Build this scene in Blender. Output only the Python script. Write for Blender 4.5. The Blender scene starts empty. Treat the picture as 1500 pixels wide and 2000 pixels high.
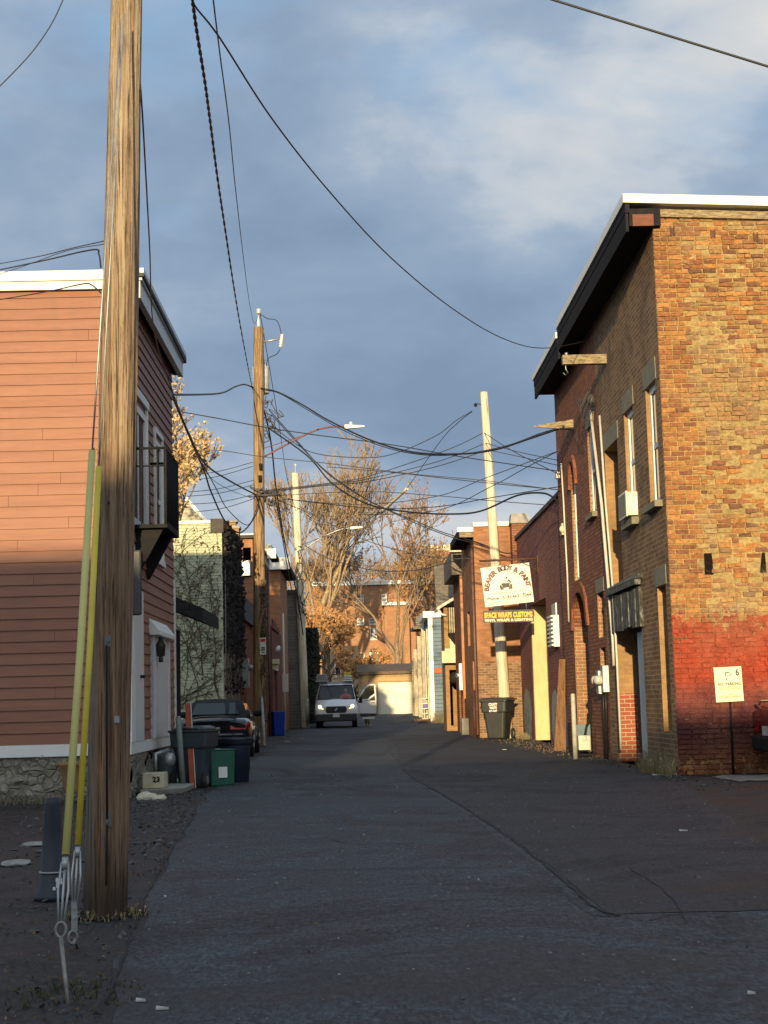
import bpy, bmesh, math, random
from mathutils import Vector, Matrix, noise
random.seed(7)
sc = bpy.context.scene
COL = sc.collection
# ------------------------------------------------------------ camera
F = 3000.; PX = 750.; PY = 1000.; H = 1.2; ROLL = math.radians(1.5); VPX, VPY = 700., 1370.
_d = Vector(((VPX-PX)/F, -(VPY-PY)/F, -1.)).normalized()
_s, _c = math.sin(ROLL), math.cos(ROLL)
_up = Vector((-_s, _c, -(_s*(VPX-PX)/F + _c*(VPY-PY)/F)))
_up = (_up - _up.dot(_d)*_d).normalized()
_x = _d.cross(_up)
M = Matrix((_x, _d, _up)).transposed()        # world -> camera axes
CAMR = M.transposed()
cam_d = bpy.data.cameras.new('camera'); cam = bpy.data.objects.new('camera', cam_d); COL.objects.link(cam)
cam_d.sensor_fit = 'VERTICAL'; cam_d.sensor_height = 36; cam_d.lens = F/2000*36
cam_d.clip_start = .1; cam_d.clip_end = 3000
cam.matrix_world = Matrix.Translation((0, 0, H)) @ CAMR.to_4x4()
sc.camera = cam
# ------------------------------------------------------------ light
SUN_A, SUN_E = math.radians(6.6), math.radians(7.2)
w = bpy.data.worlds.new('World'); sc.world = w; w.use_nodes = True
nt = w.node_tree; N = nt.nodes; L = nt.links
bg = N['Background']; bg.inputs[1].default_value = 0.088
sky = N.new('ShaderNodeTexSky'); sky.sky_type = 'NISHITA'; sky.sun_disc = False
sky.sun_elevation = SUN_E; sky.sun_rotation = math.pi + SUN_A
tc = N.new('ShaderNodeTexCoord'); mp = N.new('ShaderNodeMapping'); L.new(tc.outputs['Generated'], mp.inputs[0])
mp.inputs['Scale'].default_value = (1., 1., 1.9); mp.inputs['Location'].default_value = (.37, .1, .55)
def wn(scale, det, rough, dist=0):
    n = N.new('ShaderNodeTexNoise'); L.new(mp.outputs[0], n.inputs[0]); n.inputs['Scale'].default_value = scale
    n.inputs['Detail'].default_value = det; n.inputs['Roughness'].default_value = rough; n.inputs['Distortion'].default_value = dist
    return n.outputs[0]
def wramp(src, pts):
    r = N.new('ShaderNodeValToRGB'); L.new(src, r.inputs[0])
    while len(r.color_ramp.elements) < len(pts): r.color_ramp.elements.new(.5)
    for e, (p, c) in zip(r.color_ramp.elements, pts): e.position = p; e.color = (*c, 1) if len(c) == 3 else c
    return r.outputs[0]
def wmix(f, a, b):
    m = N.new('ShaderNodeMix'); m.data_type = 'RGBA'
    L.new(f, m.inputs[0]); L.new(a, m.inputs[6]); L.new(b, m.inputs[7]); return m.outputs[2]
cl = wramp(wn(4.2, 8, .52, .15), [(.33, (1.7, 2.4, 3.45)), (.45, (2.2, 2.95, 4.05)), (.53, (2.75, 3.5, 4.5)), (.59, (4.0, 4.5, 5.1)), (.72, (5.6, 5.6, 5.5))])
gap = wramp(wn(3.4, 7, .55, .2), [(.52, (0, 0, 0)), (.66, (.8, .8, .8))])
bl = N.new('ShaderNodeMix'); bl.data_type = 'RGBA'; bl.inputs[0].default_value = .65
L.new(sky.outputs[0], bl.inputs[6]); bl.inputs[7].default_value = (2.6, 4.3, 6.6, 1)
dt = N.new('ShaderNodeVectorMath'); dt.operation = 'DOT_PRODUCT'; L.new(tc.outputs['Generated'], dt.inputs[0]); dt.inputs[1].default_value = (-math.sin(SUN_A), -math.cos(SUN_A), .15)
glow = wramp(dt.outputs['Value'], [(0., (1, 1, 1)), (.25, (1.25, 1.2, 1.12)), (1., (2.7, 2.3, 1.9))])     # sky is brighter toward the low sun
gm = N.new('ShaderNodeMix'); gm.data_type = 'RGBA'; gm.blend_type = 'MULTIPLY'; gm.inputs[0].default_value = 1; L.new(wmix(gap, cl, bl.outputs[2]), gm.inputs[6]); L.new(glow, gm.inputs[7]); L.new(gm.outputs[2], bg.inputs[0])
sd = bpy.data.lights.new('sun', 'SUN'); sun = bpy.data.objects.new('sun', sd); COL.objects.link(sun)
sd.energy = 4.8; sd.angle = math.radians(.5); sd.color = (1, .76, .41)
sdir = Vector((math.sin(SUN_A)*math.cos(SUN_E), math.cos(SUN_A)*math.cos(SUN_E), -math.sin(SUN_E)))
sun.rotation_euler = sdir.to_track_quat('-Z', 'Y').to_euler()
sc.view_settings.view_transform = 'Standard'; sc.view_settings.look = 'None'; sc.view_settings.gamma = 1
sc.view_settings.exposure = 0.55
# ------------------------------------------------------------ pixel -> world helpers (photo pixels 1500x2000)
O = Vector((0, 0, H))
def ray(px, py): return CAMR @ Vector(((px-PX)/F, -(py-PY)/F, -1.))
def P(px, py, Y): d = ray(px, py); return O + d*(Y/d.y)
def FX(px, py, X): d = ray(px, py); return O + d*(X/d.x)
def G(px, py, z=0.): d = ray(px, py); return O + d*((z-H)/d.z)
def PK(px, py, Y0, k):     # point of the ray where Y = Y0 + k*z
    d = ray(px, py); t = (Y0 + k*H)/(d.y - k*d.z); return O + d*t
def zat(py, px, Y): return P(px, py, Y).z
def xat(px, py, Y): return P(px, py, Y).x
# ------------------------------------------------------------ materials
class NM:
    def __init__(s, name):
        s.m = bpy.data.materials.new(name); s.m.use_nodes = True; s.nt = s.m.node_tree; s.N = s.nt.nodes; s.L = s.nt.links
        s.b = s.N['Principled BSDF']; s.tc = s.N.new('ShaderNodeTexCoord')
    def lk(s, a, b): s.L.new(a, b)
    def co(s, kind='Object', scale=(1, 1, 1), loc=(0, 0, 0)):
        mp = s.N.new('ShaderNodeMapping'); s.lk(s.tc.outputs[kind], mp.inputs[0])
        mp.inputs['Scale'].default_value = scale; mp.inputs['Location'].default_value = loc; return mp.outputs[0]
    def noise(s, co, sc_=5., det=4, rough=.55, dist=0):
        n = s.N.new('ShaderNodeTexNoise'); s.lk(co, n.inputs[0]); n.inputs['Scale'].default_value = sc_
        n.inputs['Detail'].default_value = det; n.inputs['Roughness'].default_value = rough; n.inputs['Distortion'].default_value = dist
        return n.outputs[0]
    def ramp(s, src, pts, interp='LINEAR'):
        r = s.N.new('ShaderNodeValToRGB'); s.lk(src, r.inputs[0]); r.color_ramp.interpolation = interp
        while len(r.color_ramp.elements) < len(pts): r.color_ramp.elements.new(.5)
        for e, (p, c) in zip(r.color_ramp.elements, pts):
            e.position = p; e.color = (c, c, c, 1) if not hasattr(c, '__len__') else (*c[:3], 1)
        return r.outputs[0]
    def mix(s, f, a, b, mode='MIX'):
        m = s.N.new('ShaderNodeMix'); m.data_type = 'RGBA'; m.blend_type = mode
        for v, i in ((f, 0), (a, 6), (b, 7)):
            if isinstance(v, (int, float)): m.inputs[i].default_value = v if i == 0 else (v, v, v, 1)
            elif isinstance(v, tuple): m.inputs[i].default_value = (*v[:3], 1)
            else: s.lk(v, m.inputs[i])
        return m.outputs[2]
    def math(s, op, a, b=0.):
        m = s.N.new('ShaderNodeMath'); m.operation = op
        for v, i in ((a, 0), (b, 1)):
            if isinstance(v, (int, float)): m.inputs[i].default_value = v
            else: s.lk(v, m.inputs[i])
        return m.outputs[0]
    def z(s, kind='Object'):
        x = s.N.new('ShaderNodeSeparateXYZ'); s.lk(s.tc.outputs[kind], x.inputs[0]); return x.outputs
    def bump(s, h, strength=.5, dist=.01):
        b = s.N.new('ShaderNodeBump'); b.inputs['Strength'].default_value = strength; b.inputs['Distance'].default_value = dist
        s.lk(h, b.inputs['Height']); s.lk(b.outputs[0], s.b.inputs['Normal'])
    def col(s, c):
        if isinstance(c, tuple): s.b.inputs['Base Color'].default_value = (*c[:3], 1)
        else: s.lk(c, s.b.inputs['Base Color'])
    def rough(s, r):
        if isinstance(r, (int, float)): s.b.inputs['Roughness'].default_value = r
        else: s.lk(r, s.b.inputs['Roughness'])
_MC = {}
def pm(name, c, rough=.7, metal=0., var=.25, ns=6., bump=.15, scale=(1, 1, 1), bd=.004, c2=None, coat=0., spec=None):
    if name in _MC: return _MC[name]
    k = NM(name); n = k.noise(k.co('Object', scale), ns, 5, .6)
    d = c2 if c2 else tuple(v*(1-var) for v in c); e = tuple(min(1, v*(1+var)) for v in c) if not c2 else c
    k.col(k.ramp(n, [(.32, d), (.68, e)])); k.rough(rough); k.b.inputs['Metallic'].default_value = metal
    if coat: k.b.inputs['Coat Weight'].default_value = coat; k.b.inputs['Coat Roughness'].default_value = .05
    if spec is not None: k.b.inputs['Specular IOR Level'].default_value = spec
    if bump: k.bump(k.noise(k.co('Object', scale), ns*5, 3), bump, bd)
    _MC[name] = k.m; return k.m
def brick(name, c1, c2, mo, dirt=(.05, .04, .035), dirtamt=.5, bw=.215, rh=.075, ms=.007, paint=None, bs=.9, ns=1.2, soot=None):
    if name in _MC: return _MC[name]
    k = NM(name); uv = k.co('UV')
    wob = k.N.new('ShaderNodeTexNoise'); k.lk(uv, wob.inputs[0]); wob.inputs['Scale'].default_value = 7
    av = k.N.new('ShaderNodeVectorMath'); av.operation = 'MULTIPLY_ADD'; k.lk(wob.outputs[1], av.inputs[0]); av.inputs[1].default_value = (.018, .018, 0); k.lk(uv, av.inputs[2])
    b = k.N.new('ShaderNodeTexBrick'); k.lk(av.outputs[0], b.inputs[0])
    b.inputs['Scale'].default_value = 1; b.inputs['Brick Width'].default_value = bw; b.inputs['Row Height'].default_value = rh
    b.inputs['Mortar Size'].default_value = ms; b.inputs['Mortar Smooth'].default_value = .3; b.inputs['Bias'].default_value = -.1
    b.inputs['Color1'].default_value = (*c1, 1); b.inputs['Color2'].default_value = (*c2, 1); b.inputs['Mortar'].default_value = (*mo, 1)
    n = k.noise(uv, ns, 6, .65, .4)
    col = k.mix(k.ramp(n, [(.48, 0.), (.66, dirtamt)]), b.outputs[0], dirt)
    n2 = k.noise(uv, 9, 4, .7)
    col = k.mix(k.ramp(n2, [(.3, .0), (.75, .55)]), col, tuple(v*1.35 for v in c2))
    col = k.mix(.35, col, k.mix(1., col, k.ramp(k.noise(uv, 40, 3), [(.3, .5), (.7, 1.)]), 'MULTIPLY'))
    if paint:
        col = k.mix(k.ramp(k.noise(uv, paint[1], 6, .7), [(paint[2], 1.), (paint[2]+.04, 0.)]), col, paint[0])
    k.col(col); k.rough(.9); k.b.inputs['Specular IOR Level'].default_value = .2
    h = k.math('SUBTRACT', k.math('MULTIPLY', k.noise(uv, 45, 4, .7), .6), b.outputs[1])
    k.bump(h, bs, .012); _MC[name] = k.m; return k.m
def wood(name, c1, c2, sc_=(14, 14, .7), rough=.85, bd=.01, crack=.5):
    if name in _MC: return _MC[name]
    k = NM(name); co = k.co('Object', sc_); n = k.noise(co, 2.2, 8, .65, .5); n2 = k.noise(k.co('Object', (sc_[0]*3, sc_[1]*3, sc_[2]*1.4)), 3, 5, .6)
    col = k.ramp(n, [(.3, tuple(v*.35 for v in c1)), (.44, c1), (.58, c2), (.75, tuple(v*1.25 for v in c2))])
    col = k.mix(k.ramp(n2, [(.34, crack), (.44, 0.)]), col, (.03, .022, .018)); k.col(col); k.rough(rough)
    k.b.inputs['Specular IOR Level'].default_value = .2
    k.bump(k.math('ADD', n, n2), .8, bd); _MC[name] = k.m; return k.m
def glass(name, c=(.02, .025, .03), rough=.08):
    if name in _MC: return _MC[name]
    k = NM(name); k.col(c); k.rough(rough); k.b.inputs['Specular IOR Level'].default_value = .8
    k.bump(k.noise(k.co('Object'), 3, 2), .05, .01); _MC[name] = k.m; return k.m
def clear(name, tint=(.75, .85, .85), a=.25):
    if name in _MC: return _MC[name]
    m = bpy.data.materials.new(name); m.use_nodes = True; n = m.node_tree.nodes; l = m.node_tree.links
    t = n.new('ShaderNodeBsdfTransparent'); t.inputs[0].default_value = (*tint, 1); g = n.new('ShaderNodeBsdfGlossy'); g.inputs['Roughness'].default_value = .03
    x = n.new('ShaderNodeMixShader'); x.inputs[0].default_value = a; l.new(t.outputs[0], x.inputs[1]); l.new(g.outputs[0], x.inputs[2])
    l.new(x.outputs[0], n['Material Output'].inputs[0]); _MC[name] = m; return m
def emis(name, c, s):
    if name in _MC: return _MC[name]
    k = NM(name); k.col(c); k.b.inputs['Emission Color'].default_value = (*c, 1); k.b.inputs['Emission Strength'].default_value = s; _MC[name] = k.m; return k.m
# ------------------------------------------------------------ mesh builder
ORG = {}
class MB:
    def __init__(s): s.v = []; s.f = []; s.mi = []; s.i = 0; s.c = None; s.sm = []; s.smooth = False
    def q(s, pts):
        n = len(s.v); s.v += [Vector(p) for p in pts]; s.f.append(tuple(range(n, n+len(pts)))); s.mi.append(s.i); s.sm.append(s.smooth); return s
    def fa(s, vs, fs):
        n = len(s.v); s.v += [Vector(p) for p in vs]
        for f in fs: s.f.append(tuple(i+n for i in f)); s.mi.append(s.i); s.sm.append(s.smooth)
        return s
    def hexa(s, p): # 8 points: bottom 4 ccw, top 4
        return s.fa(p, [(3, 2, 1, 0), (4, 5, 6, 7), (0, 1, 5, 4), (1, 2, 6, 5), (2, 3, 7, 6), (3, 0, 4, 7)])
    def box(s, x0, x1, y0, y1, z0, z1):
        if x0 > x1: x0, x1 = x1, x0
        if y0 > y1: y0, y1 = y1, y0
        if z0 > z1: z0, z1 = z1, z0
        return s.hexa([(x0, y0, z0), (x1, y0, z0), (x1, y1, z0), (x0, y1, z0), (x0, y0, z1), (x1, y0, z1), (x1, y1, z1), (x0, y1, z1)])
    def fbox(s, face, pl, u0, u1, d0, d1, z0, z1):
        if face == '-x': return s.box(pl+d0, pl+d1, u0, u1, z0, z1)
        if face == '+x': return s.box(pl-d0, pl-d1, u0, u1, z0, z1)
        return s.box(u0, u1, pl+d0, pl+d1, z0, z1)
    def tube(s, pts, r, n=8, cap=True):
        pts = [Vector(p) for p in pts]; m = len(pts); rs = r if hasattr(r, '__len__') else [r]*m
        vs = []; up = None
        for i, p in enumerate(pts):
            t = (pts[min(i+1, m-1)] - pts[max(i-1, 0)]).normalized()
            if up is None: up = Vector((0, 0, 1)) if abs(t.z) < .9 else Vector((1, 0, 0))
            a = t.cross(up); a = a.normalized() if a.length > 1e-6 else t.orthogonal().normalized()
            up = a.cross(t).normalized()
            for k in range(n):
                an = 2*math.pi*k/n; vs.append(p + (a*math.cos(an) + up*math.sin(an))*rs[i])
        fs = [(i*n+k, i*n+(k+1) % n, (i+1)*n+(k+1) % n, (i+1)*n+k) for i in range(m-1) for k in range(n)]
        o = s.smooth; s.smooth = True; base = len(s.v); s.fa(vs, fs); s.smooth = False
        if cap:
            s.f.append(tuple(base+k for k in reversed(range(n)))); s.mi.append(s.i); s.sm.append(False)
            s.f.append(tuple(base+(m-1)*n+k for k in range(n))); s.mi.append(s.i); s.sm.append(False)
        s.smooth = o; return s
    def lathe(s, o, prof, n=20, ax=Vector((0, 0, 1)), sx=1., sy=1.):
        o = Vector(o); ax = Vector(ax).normalized(); a = ax.orthogonal().normalized() if abs(ax.z) < .99 else Vector((1, 0, 0)); b = ax.cross(a)
        vs = [o + ax*z + (a*math.cos(2*math.pi*k/n)*sx + b*math.sin(2*math.pi*k/n)*sy)*r for r, z in prof for k in range(n)]
        m = len(prof); fs = [(i*n+k, i*n+(k+1) % n, (i+1)*n+(k+1) % n, (i+1)*n+k) for i in range(m-1) for k in range(n)]
        q = s.smooth; s.smooth = True; base = len(s.v); s.fa(vs, fs); s.smooth = q
        s.f.append(tuple(base+k for k in reversed(range(n)))); s.mi.append(s.i); s.sm.append(False)
        s.f.append(tuple(base+(m-1)*n+k for k in range(n))); s.mi.append(s.i); s.sm.append(False); return s
    def prism(s, poly, off):   # planar polygon extruded by vector off
        n = len(poly); off = Vector(off); a = [Vector(p) for p in poly]; b = [p+off for p in a]
        return s.fa(a+b, [tuple(reversed(range(n))), tuple(range(n, 2*n))] + [(i, (i+1) % n, n+(i+1) % n, n+i) for i in range(n)])
    def build(s, name, mats, parent=None, bevel=0.):
        me = bpy.data.meshes.new(name)
        if parent is not None: org = ORG[parent.name]
        else:
            lo = Vector((min(v.x for v in s.v), min(v.y for v in s.v), min(v.z for v in s.v))); hi = Vector((max(v.x for v in s.v), max(v.y for v in s.v), 0))
            org = Vector(((lo.x+hi.x)/2, (lo.y+hi.y)/2, lo.z))
        me.from_pydata([v-org for v in s.v], [], s.f); mats = mats if isinstance(mats, (list, tuple)) else [mats]
        for m in mats: me.materials.append(m)
        me.polygons.foreach_set('material_index', s.mi); me.polygons.foreach_set('use_smooth', s.sm)
        uv = me.uv_layers.new(name='UVMap'); me.update()
        for p in me.polygons:
            n = p.normal
            for li in p.loop_indices:
                v = s.v[me.loops[li].vertex_index]
                if abs(n.z) > .8: u = (v.x, v.y)
                elif abs(n.x) > abs(n.y): u = (v.y, v.z)
                else: u = (v.x, v.z)
                uv.data[li].uv = u
        if s.c is not None:
            at = me.color_attributes.new('bc', 'FLOAT_COLOR', 'POINT'); at.data.foreach_set('color', [x for c in s.c for x in (*c, 1)])
        o = bpy.data.objects.new(name, me); COL.objects.link(o); ORG[o.name] = org
        if parent is not None: o.parent = parent
        else: o.location = org
        if bevel:
            b = o.modifiers.new('bevel', 'BEVEL'); b.width = bevel; b.segments = 2; b.limit_method = 'ANGLE'
        return o
def tag(o, label=None, cat=None, group=None, kind=None):
    for k, v in (('label', label), ('category', cat), ('group', group), ('kind', kind)):
        if v: o[k] = v
    return o
def thing(name, label, cat, loc=(0, 0, 0), rz=0., group=None, local=False):
    o = bpy.data.objects.new(name, None); COL.objects.link(o); o.location = loc; o.rotation_euler = (0, 0, rz); o.empty_display_size = .2
    ORG[o.name] = Vector((0, 0, 0)) if local else Vector(loc); return tag(o, label, cat, group)
def copy_tree(o, parent=None):
    c = o.copy(); COL.objects.link(c); c.parent = parent
    for ch in o.children: copy_tree(ch, c)
    return c
def shell(mb, x0, x1, y0, y1, z0, z1, holes=(), skip='', rm=0):
    fc = {'-x': (y0, y1, lambda u, d, z: (x0+d, u, z)), '+x': (y0, y1, lambda u, d, z: (x1-d, u, z)),
          '-y': (x0, x1, lambda u, d, z: (u, y0+d, z)), '+y': (x0, x1, lambda u, d, z: (u, y1-d, z))}
    for k, (a, b, f) in fc.items():
        if k in skip: continue
        hs = [h for h in holes if h[0] == k]
        us = sorted({a, b, *[v for h in hs for v in h[1:3]]}); zs = sorted({z0, z1, *[v for h in hs for v in h[3:5]]})
        for i in range(len(us)-1):
            for j in range(len(zs)-1):
                cu, cz = (us[i]+us[i+1])/2, (zs[j]+zs[j+1])/2
                if us[i] < a-1e-6 or us[i+1] > b+1e-6 or zs[j] < z0-1e-6 or zs[j+1] > z1+1e-6: continue
                if any(h[1] < cu < h[2] and h[3] < cz < h[4] for h in hs): continue
                mb.q([f(us[i], 0, zs[j]), f(us[i+1], 0, zs[j]), f(us[i+1], 0, zs[j+1]), f(us[i], 0, zs[j+1])])
        for h in hs:
            _, ua, ub, za, zb, dp = h[:6]; ar = h[6] if len(h) > 6 else 0; mb.i = rm
            mb.q([f(ua, 0, za), f(ua, dp, za), f(ua, dp, zb), f(ua, 0, zb)]); mb.q([f(ub, 0, za), f(ub, dp, za), f(ub, dp, zb), f(ub, 0, zb)])
            mb.q([f(ua, 0, zb), f(ub, 0, zb), f(ub, dp, zb), f(ua, dp, zb)]); mb.q([f(ua, 0, za), f(ub, 0, za), f(ub, dp, za), f(ua, dp, za)]); mb.i = 0
            if ar:
                m = (ua+ub)/2; hw = (ub-ua)/2; zc = zb-ar
                pts = [(ua + (ub-ua)*t/12, zc + ar*math.sqrt(max(0, 1-((t-6)/6)**2))**.9) for t in range(13)]
                for t in range(12):
                    (ua_, za_), (ub_, zb_) = pts[t], pts[t+1]
                    mb.q([f(ua_, -.001, za_), f(ub_, -.001, zb_), f(ub_, -.001, zb), f(ua_, -.001, zb)])
                    mb.q([f(ua_, 0, za_), f(ub_, 0, zb_), f(ub_, dp-.02, zb_), f(ua_, dp-.02, za_)])
    mb.q([(x0, y0, z1), (x1, y0, z1), (x1, y1, z1), (x0, y1, z1)])
def window(par, face, pl, ua, ub, za, zb, inset=.1, fw=.06, fm=None, gm=None, rails=1, mull=0, name='window', t=.07):
    m = MB()
    m.fbox(face, pl, ua, ua+fw, inset, inset+t, za, zb); m.fbox(face, pl, ub-fw, ub, inset, inset+t, za, zb)
    m.fbox(face, pl, ua+fw, ub-fw, inset, inset+t, zb-fw, zb); m.fbox(face, pl, ua+fw, ub-fw, inset, inset+t, za, za+fw)
    for r in range(rails):
        zr = za + (zb-za)*(r+1)/(rails+1); m.fbox(face, pl, ua+fw, ub-fw, inset+.012, inset+t, zr-fw*.4, zr+fw*.4)
    for r in range(mull):
        u = ua + (ub-ua)*(r+1)/(mull+1); m.fbox(face, pl, u-fw*.3, u+fw*.3, inset+.016, inset+t-.004, za+fw, zb-fw)
    o = m.build(name, fm or MW, par); g = MB(); g.fbox(face, pl, ua+fw*.5, ub-fw*.5, inset+.035, inset+.05, za+fw*.5, zb-fw*.5)
    g.build('pane', gm or MG, o); return o
def text(mb, s, org, ux, uz, h, width=None, off=0., align='c', font_off=.0, sy=1.):
    cu = bpy.data.curves.new('t', 'FONT'); cu.body = s; cu.size = 1; cu.offset = font_off; cu.resolution_u = 3; cu.space_character = 1.05
    ob = bpy.data.objects.new('t', cu); COL.objects.link(ob); bpy.context.view_layer.update()
    me = bpy.data.meshes.new_from_object(ob.evaluated_get(bpy.context.evaluated_depsgraph_get()))
    vs = [v.co.copy() for v in me.vertices]; fs = [tuple(p.vertices) for p in me.polygons]
    bpy.data.objects.remove(ob); bpy.data.curves.remove(cu); bpy.data.meshes.remove(me)
    if not vs: return
    x0 = min(v.x for v in vs); x1 = max(v.x for v in vs); ks = h/.7; kx = ks if width is None else width/max(.01, x1-x0)
    cx = (x0+x1)/2 if align == 'c' else x0; nrm = ux.cross(uz)
    mb.fa([org + ux*((v.x-cx)*kx) + uz*(v.y*ks) + nrm*off for v in vs], fs)
def smooth_pts(pts, n=6):
    out = []; m = len(pts)
    for i in range(m-1):
        p0, p1, p2, p3 = pts[max(0, i-1)], pts[i], pts[i+1], pts[min(m-1, i+2)]
        for k in range(n):
            t = k/n; out.append(.5*((2*p1)+(p2-p0)*t+(2*p0-5*p1+4*p2-p3)*t*t+(3*p1-p0-3*p2+p3)*t**3))
    out.append(pts[-1]); return out
# common materials
MW = pm('white_paint', (.72, .72, .68), .5, var=.06, ns=3, bump=.1)
MG = glass('dark_window_glass')
MBK = pm('black_metal', (.016, .016, .018), .8, 0, var=.3, spec=.15)
M_CON = pm('concrete', (.30, .29, .26), .9, var=.25, ns=4, bump=.5, bd=.01)
M_STONE = pm('lintel_stone', (.19, .18, .125), .9, var=.18, ns=5, bump=.4)
M_GALV = pm('galvanised_steel', (.36, .38, .38), .45, .6, var=.2, ns=8)
M_WIRE = pm('black_cable', (.010, .010, .011), .55, var=.2)
M_WIREG = pm('grey_cable', (.05, .05, .053), .6, 0, var=.2)
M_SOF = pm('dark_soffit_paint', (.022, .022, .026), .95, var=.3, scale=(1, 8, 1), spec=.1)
M_CREAM = pm('cream_paint', (.62, .56, .38), .75, var=.12, ns=7, bump=.3)
M_ROOFM = pm('tar_roofing', (.06, .06, .06), .9, var=.3, bump=.4)
M_PVC = pm('pale_conduit', (.52, .50, .44), .5, var=.12)
WOOD_OLD = wood('weathered_timber', (.20, .155, .10), (.34, .28, .18), (3, 18, 18))
# ------------------------------------------------------------ ground
def zg(y): return 0. if y < 76 else min(.34, (y-76)/24*.34)
def asphalt(name, base, warm, sc_=1., patch=.6):
    k = NM(name); co = k.co('Object'); co2 = k.co('Object', (.75, .5, 1)); co3 = k.co('Object', (.35, 1.5, 1))
    big = k.noise(co2, .55*sc_, 6, .6, .9); mid = k.noise(co2, 2.4*sc_, 7, .7, .5); stk = k.noise(co3, 1.3*sc_, 6, .65, .8); fine = k.noise(k.co('Object', (1, .28, 1)), 42, 6, .85); agg = k.noise(co, 240, 2, .6)
    c = k.ramp(big, [(.34, tuple(v*.42 for v in base)), (.44, tuple(v*.8 for v in base)), (.50, tuple(v*1.25 for v in base)), (.53, warm), (.60, tuple(v*.75 for v in warm)), (.7, tuple(v*1.4 for v in warm))])
    c = k.mix(k.ramp(mid, [(.52, 0.), (.66, patch)]), c, tuple(v*1.7 for v in base))
    c = k.mix(k.ramp(stk, [(.60, 0.), (.70, .40)]), c, tuple(v*1.8 for v in base))
    c = k.mix(k.ramp(stk, [(.34, .7), (.44, 0.)]), c, tuple(v*.5 for v in base))
    c = k.mix(.9, c, k.mix(1., c, k.ramp(k.noise(co, 11*sc_**.5, 7, .85), [(.40, .50), (.60, 1.5)]), 'MULTIPLY')); c = k.mix(.9, c, k.mix(1., c, k.ramp(fine, [(.41, .25), (.59, 1.8)]), 'MULTIPLY'))
    c = k.mix(k.ramp(agg, [(.60, 0.), (.66, .65)]), c, (.16, .16, .165)); c = k.mix(k.ramp(k.noise(k.co('Object', (1, 1, 1), (9, 4, 0)), 130, 2, .6), [(.62, 0.), (.66, .6)]), c, (.012, .012, .013)); c = k.mix(k.ramp(k.noise(k.co('Object', (1, .6, 1), (2, 7, 0)), 1.1*sc_, 5, .6, .8), [(.60, 0.), (.63, .45), (.72, .6)]), c, tuple(v*.45 for v in warm))
    k.col(c); k.rough(k.ramp(big, [(.35, .62), (.65, .85)])); k.b.inputs['Specular IOR Level'].default_value = .35
    k.bump(k.math('ADD', fine, k.math('MULTIPLY', mid, .6)), .8, .010); return k.m
M_ROAD = asphalt('road_asphalt', (.032, .041, .049), (.038, .040, .046))
M_DIRT = asphalt('broken_asphalt_and_grit', (.018, .0185, .020), (.024, .0235, .024), 3., .8)
def sheet(name, mat, xs_of_y, ys, dz, nx=10):
    m = MB(); rows = []
    for y in ys:
        a, b = xs_of_y(y); rows.append([Vector((a+(b-a)*i/nx, y, zg(y)+dz)) for i in range(nx+1)])
    n = len(m.v)
    for r in rows: m.v += r
    for j in range(len(rows)-1):
        for i in range(nx): m.f.append((j*(nx+1)+i, j*(nx+1)+i+1, (j+1)*(nx+1)+i+1, (j+1)*(nx+1)+i)); m.mi.append(0); m.sm.append(True)
    o = m.build(name, mat); return tag(o, kind='structure')
sheet('ground', M_DIRT, lambda y: (-900, 900), [-300, -60, 0, 20, 40, 60, 76, 80, 84, 88, 92, 96, 100, 140, 400, 1500], 0.)
le = [(-40, -.9), (4, -.95)] + [(G(x, y).y, G(x, y).x) for x, y in ((215, 1960), (250, 1865), (278, 1780), (318, 1700), (362, 1620), (415, 1540))] + [(25.5, -2.05), (32, -2.25), (45, -2.35), (60, -2.45), (76, -2.6), (110, -2.6)]
re_ = [(-40, 7.), (9, 6.6)] + [(G(x, y).y, G(x, y).x) for x, y in ((1500, 1660), (1400, 1575), (1330, 1532), (1240, 1503), (1130, 1487), (1010, 1456))] + [(52, 4.2), (76, 3.9), (84, 3.4), (110, 3.3)]
def lerp(t, y):
    for (a, va), (b, vb) in zip(t, t[1:]):
        if a <= y <= b: return va + (vb-va)*(y-a)/(b-a)
    return t[-1][1]
ys = [-40, -10] + [i*.5 for i in range(0, 90)] + list(range(45, 111, 2))
def redge(y): return (lerp(le, y) + .05*math.sin(y*2.3) + .06*noise.noise((y*.9, 0, 0)), lerp(re_, y) + .12*noise.noise((y*.8, 5, 0)))
sheet('road', M_ROAD, redge, ys, .006, 24)
def smooth_pts_(p): return p
# raised lip of old asphalt along the road edge, worn strip, seam crack
def ribbon(name, mat, pts, wid, dz, jit=0., seed=1):
    random.seed(seed); m = MB(); pts = smooth_pts([Vector(p) for p in pts], 8); prev = None
    for i, p in enumerate(pts):
        t = (pts[min(i+1, len(pts)-1)]-pts[max(0, i-1)]); t.z = 0; t.normalize(); n = Vector((t.y, -t.x, 0))
        ww = wid*(1+random.uniform(-jit, jit)); c = p + n*random.uniform(-jit, jit)*wid
        a = c-n*ww/2; b = c+n*ww/2; a.z = b.z = zg(p.y)+dz
        if prev: m.q([prev[0], prev[1], b, a])
        prev = (a, b)
    return tag(m.build(name, mat), kind='structure')
seam = [G(*p) for p in ((738, 1432), (760, 1446), (772, 1455), (757, 1466), (775, 1484), (800, 1515), (860, 1552), (930, 1595), (1000, 1643), (1060, 1688), (1110, 1730), (1160, 1775), (1210, 1792))]
M_ROADW = asphalt('road_patch_asphalt', (.022, .024, .030), (.029, .028, .033), 1.3, .6)
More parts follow.
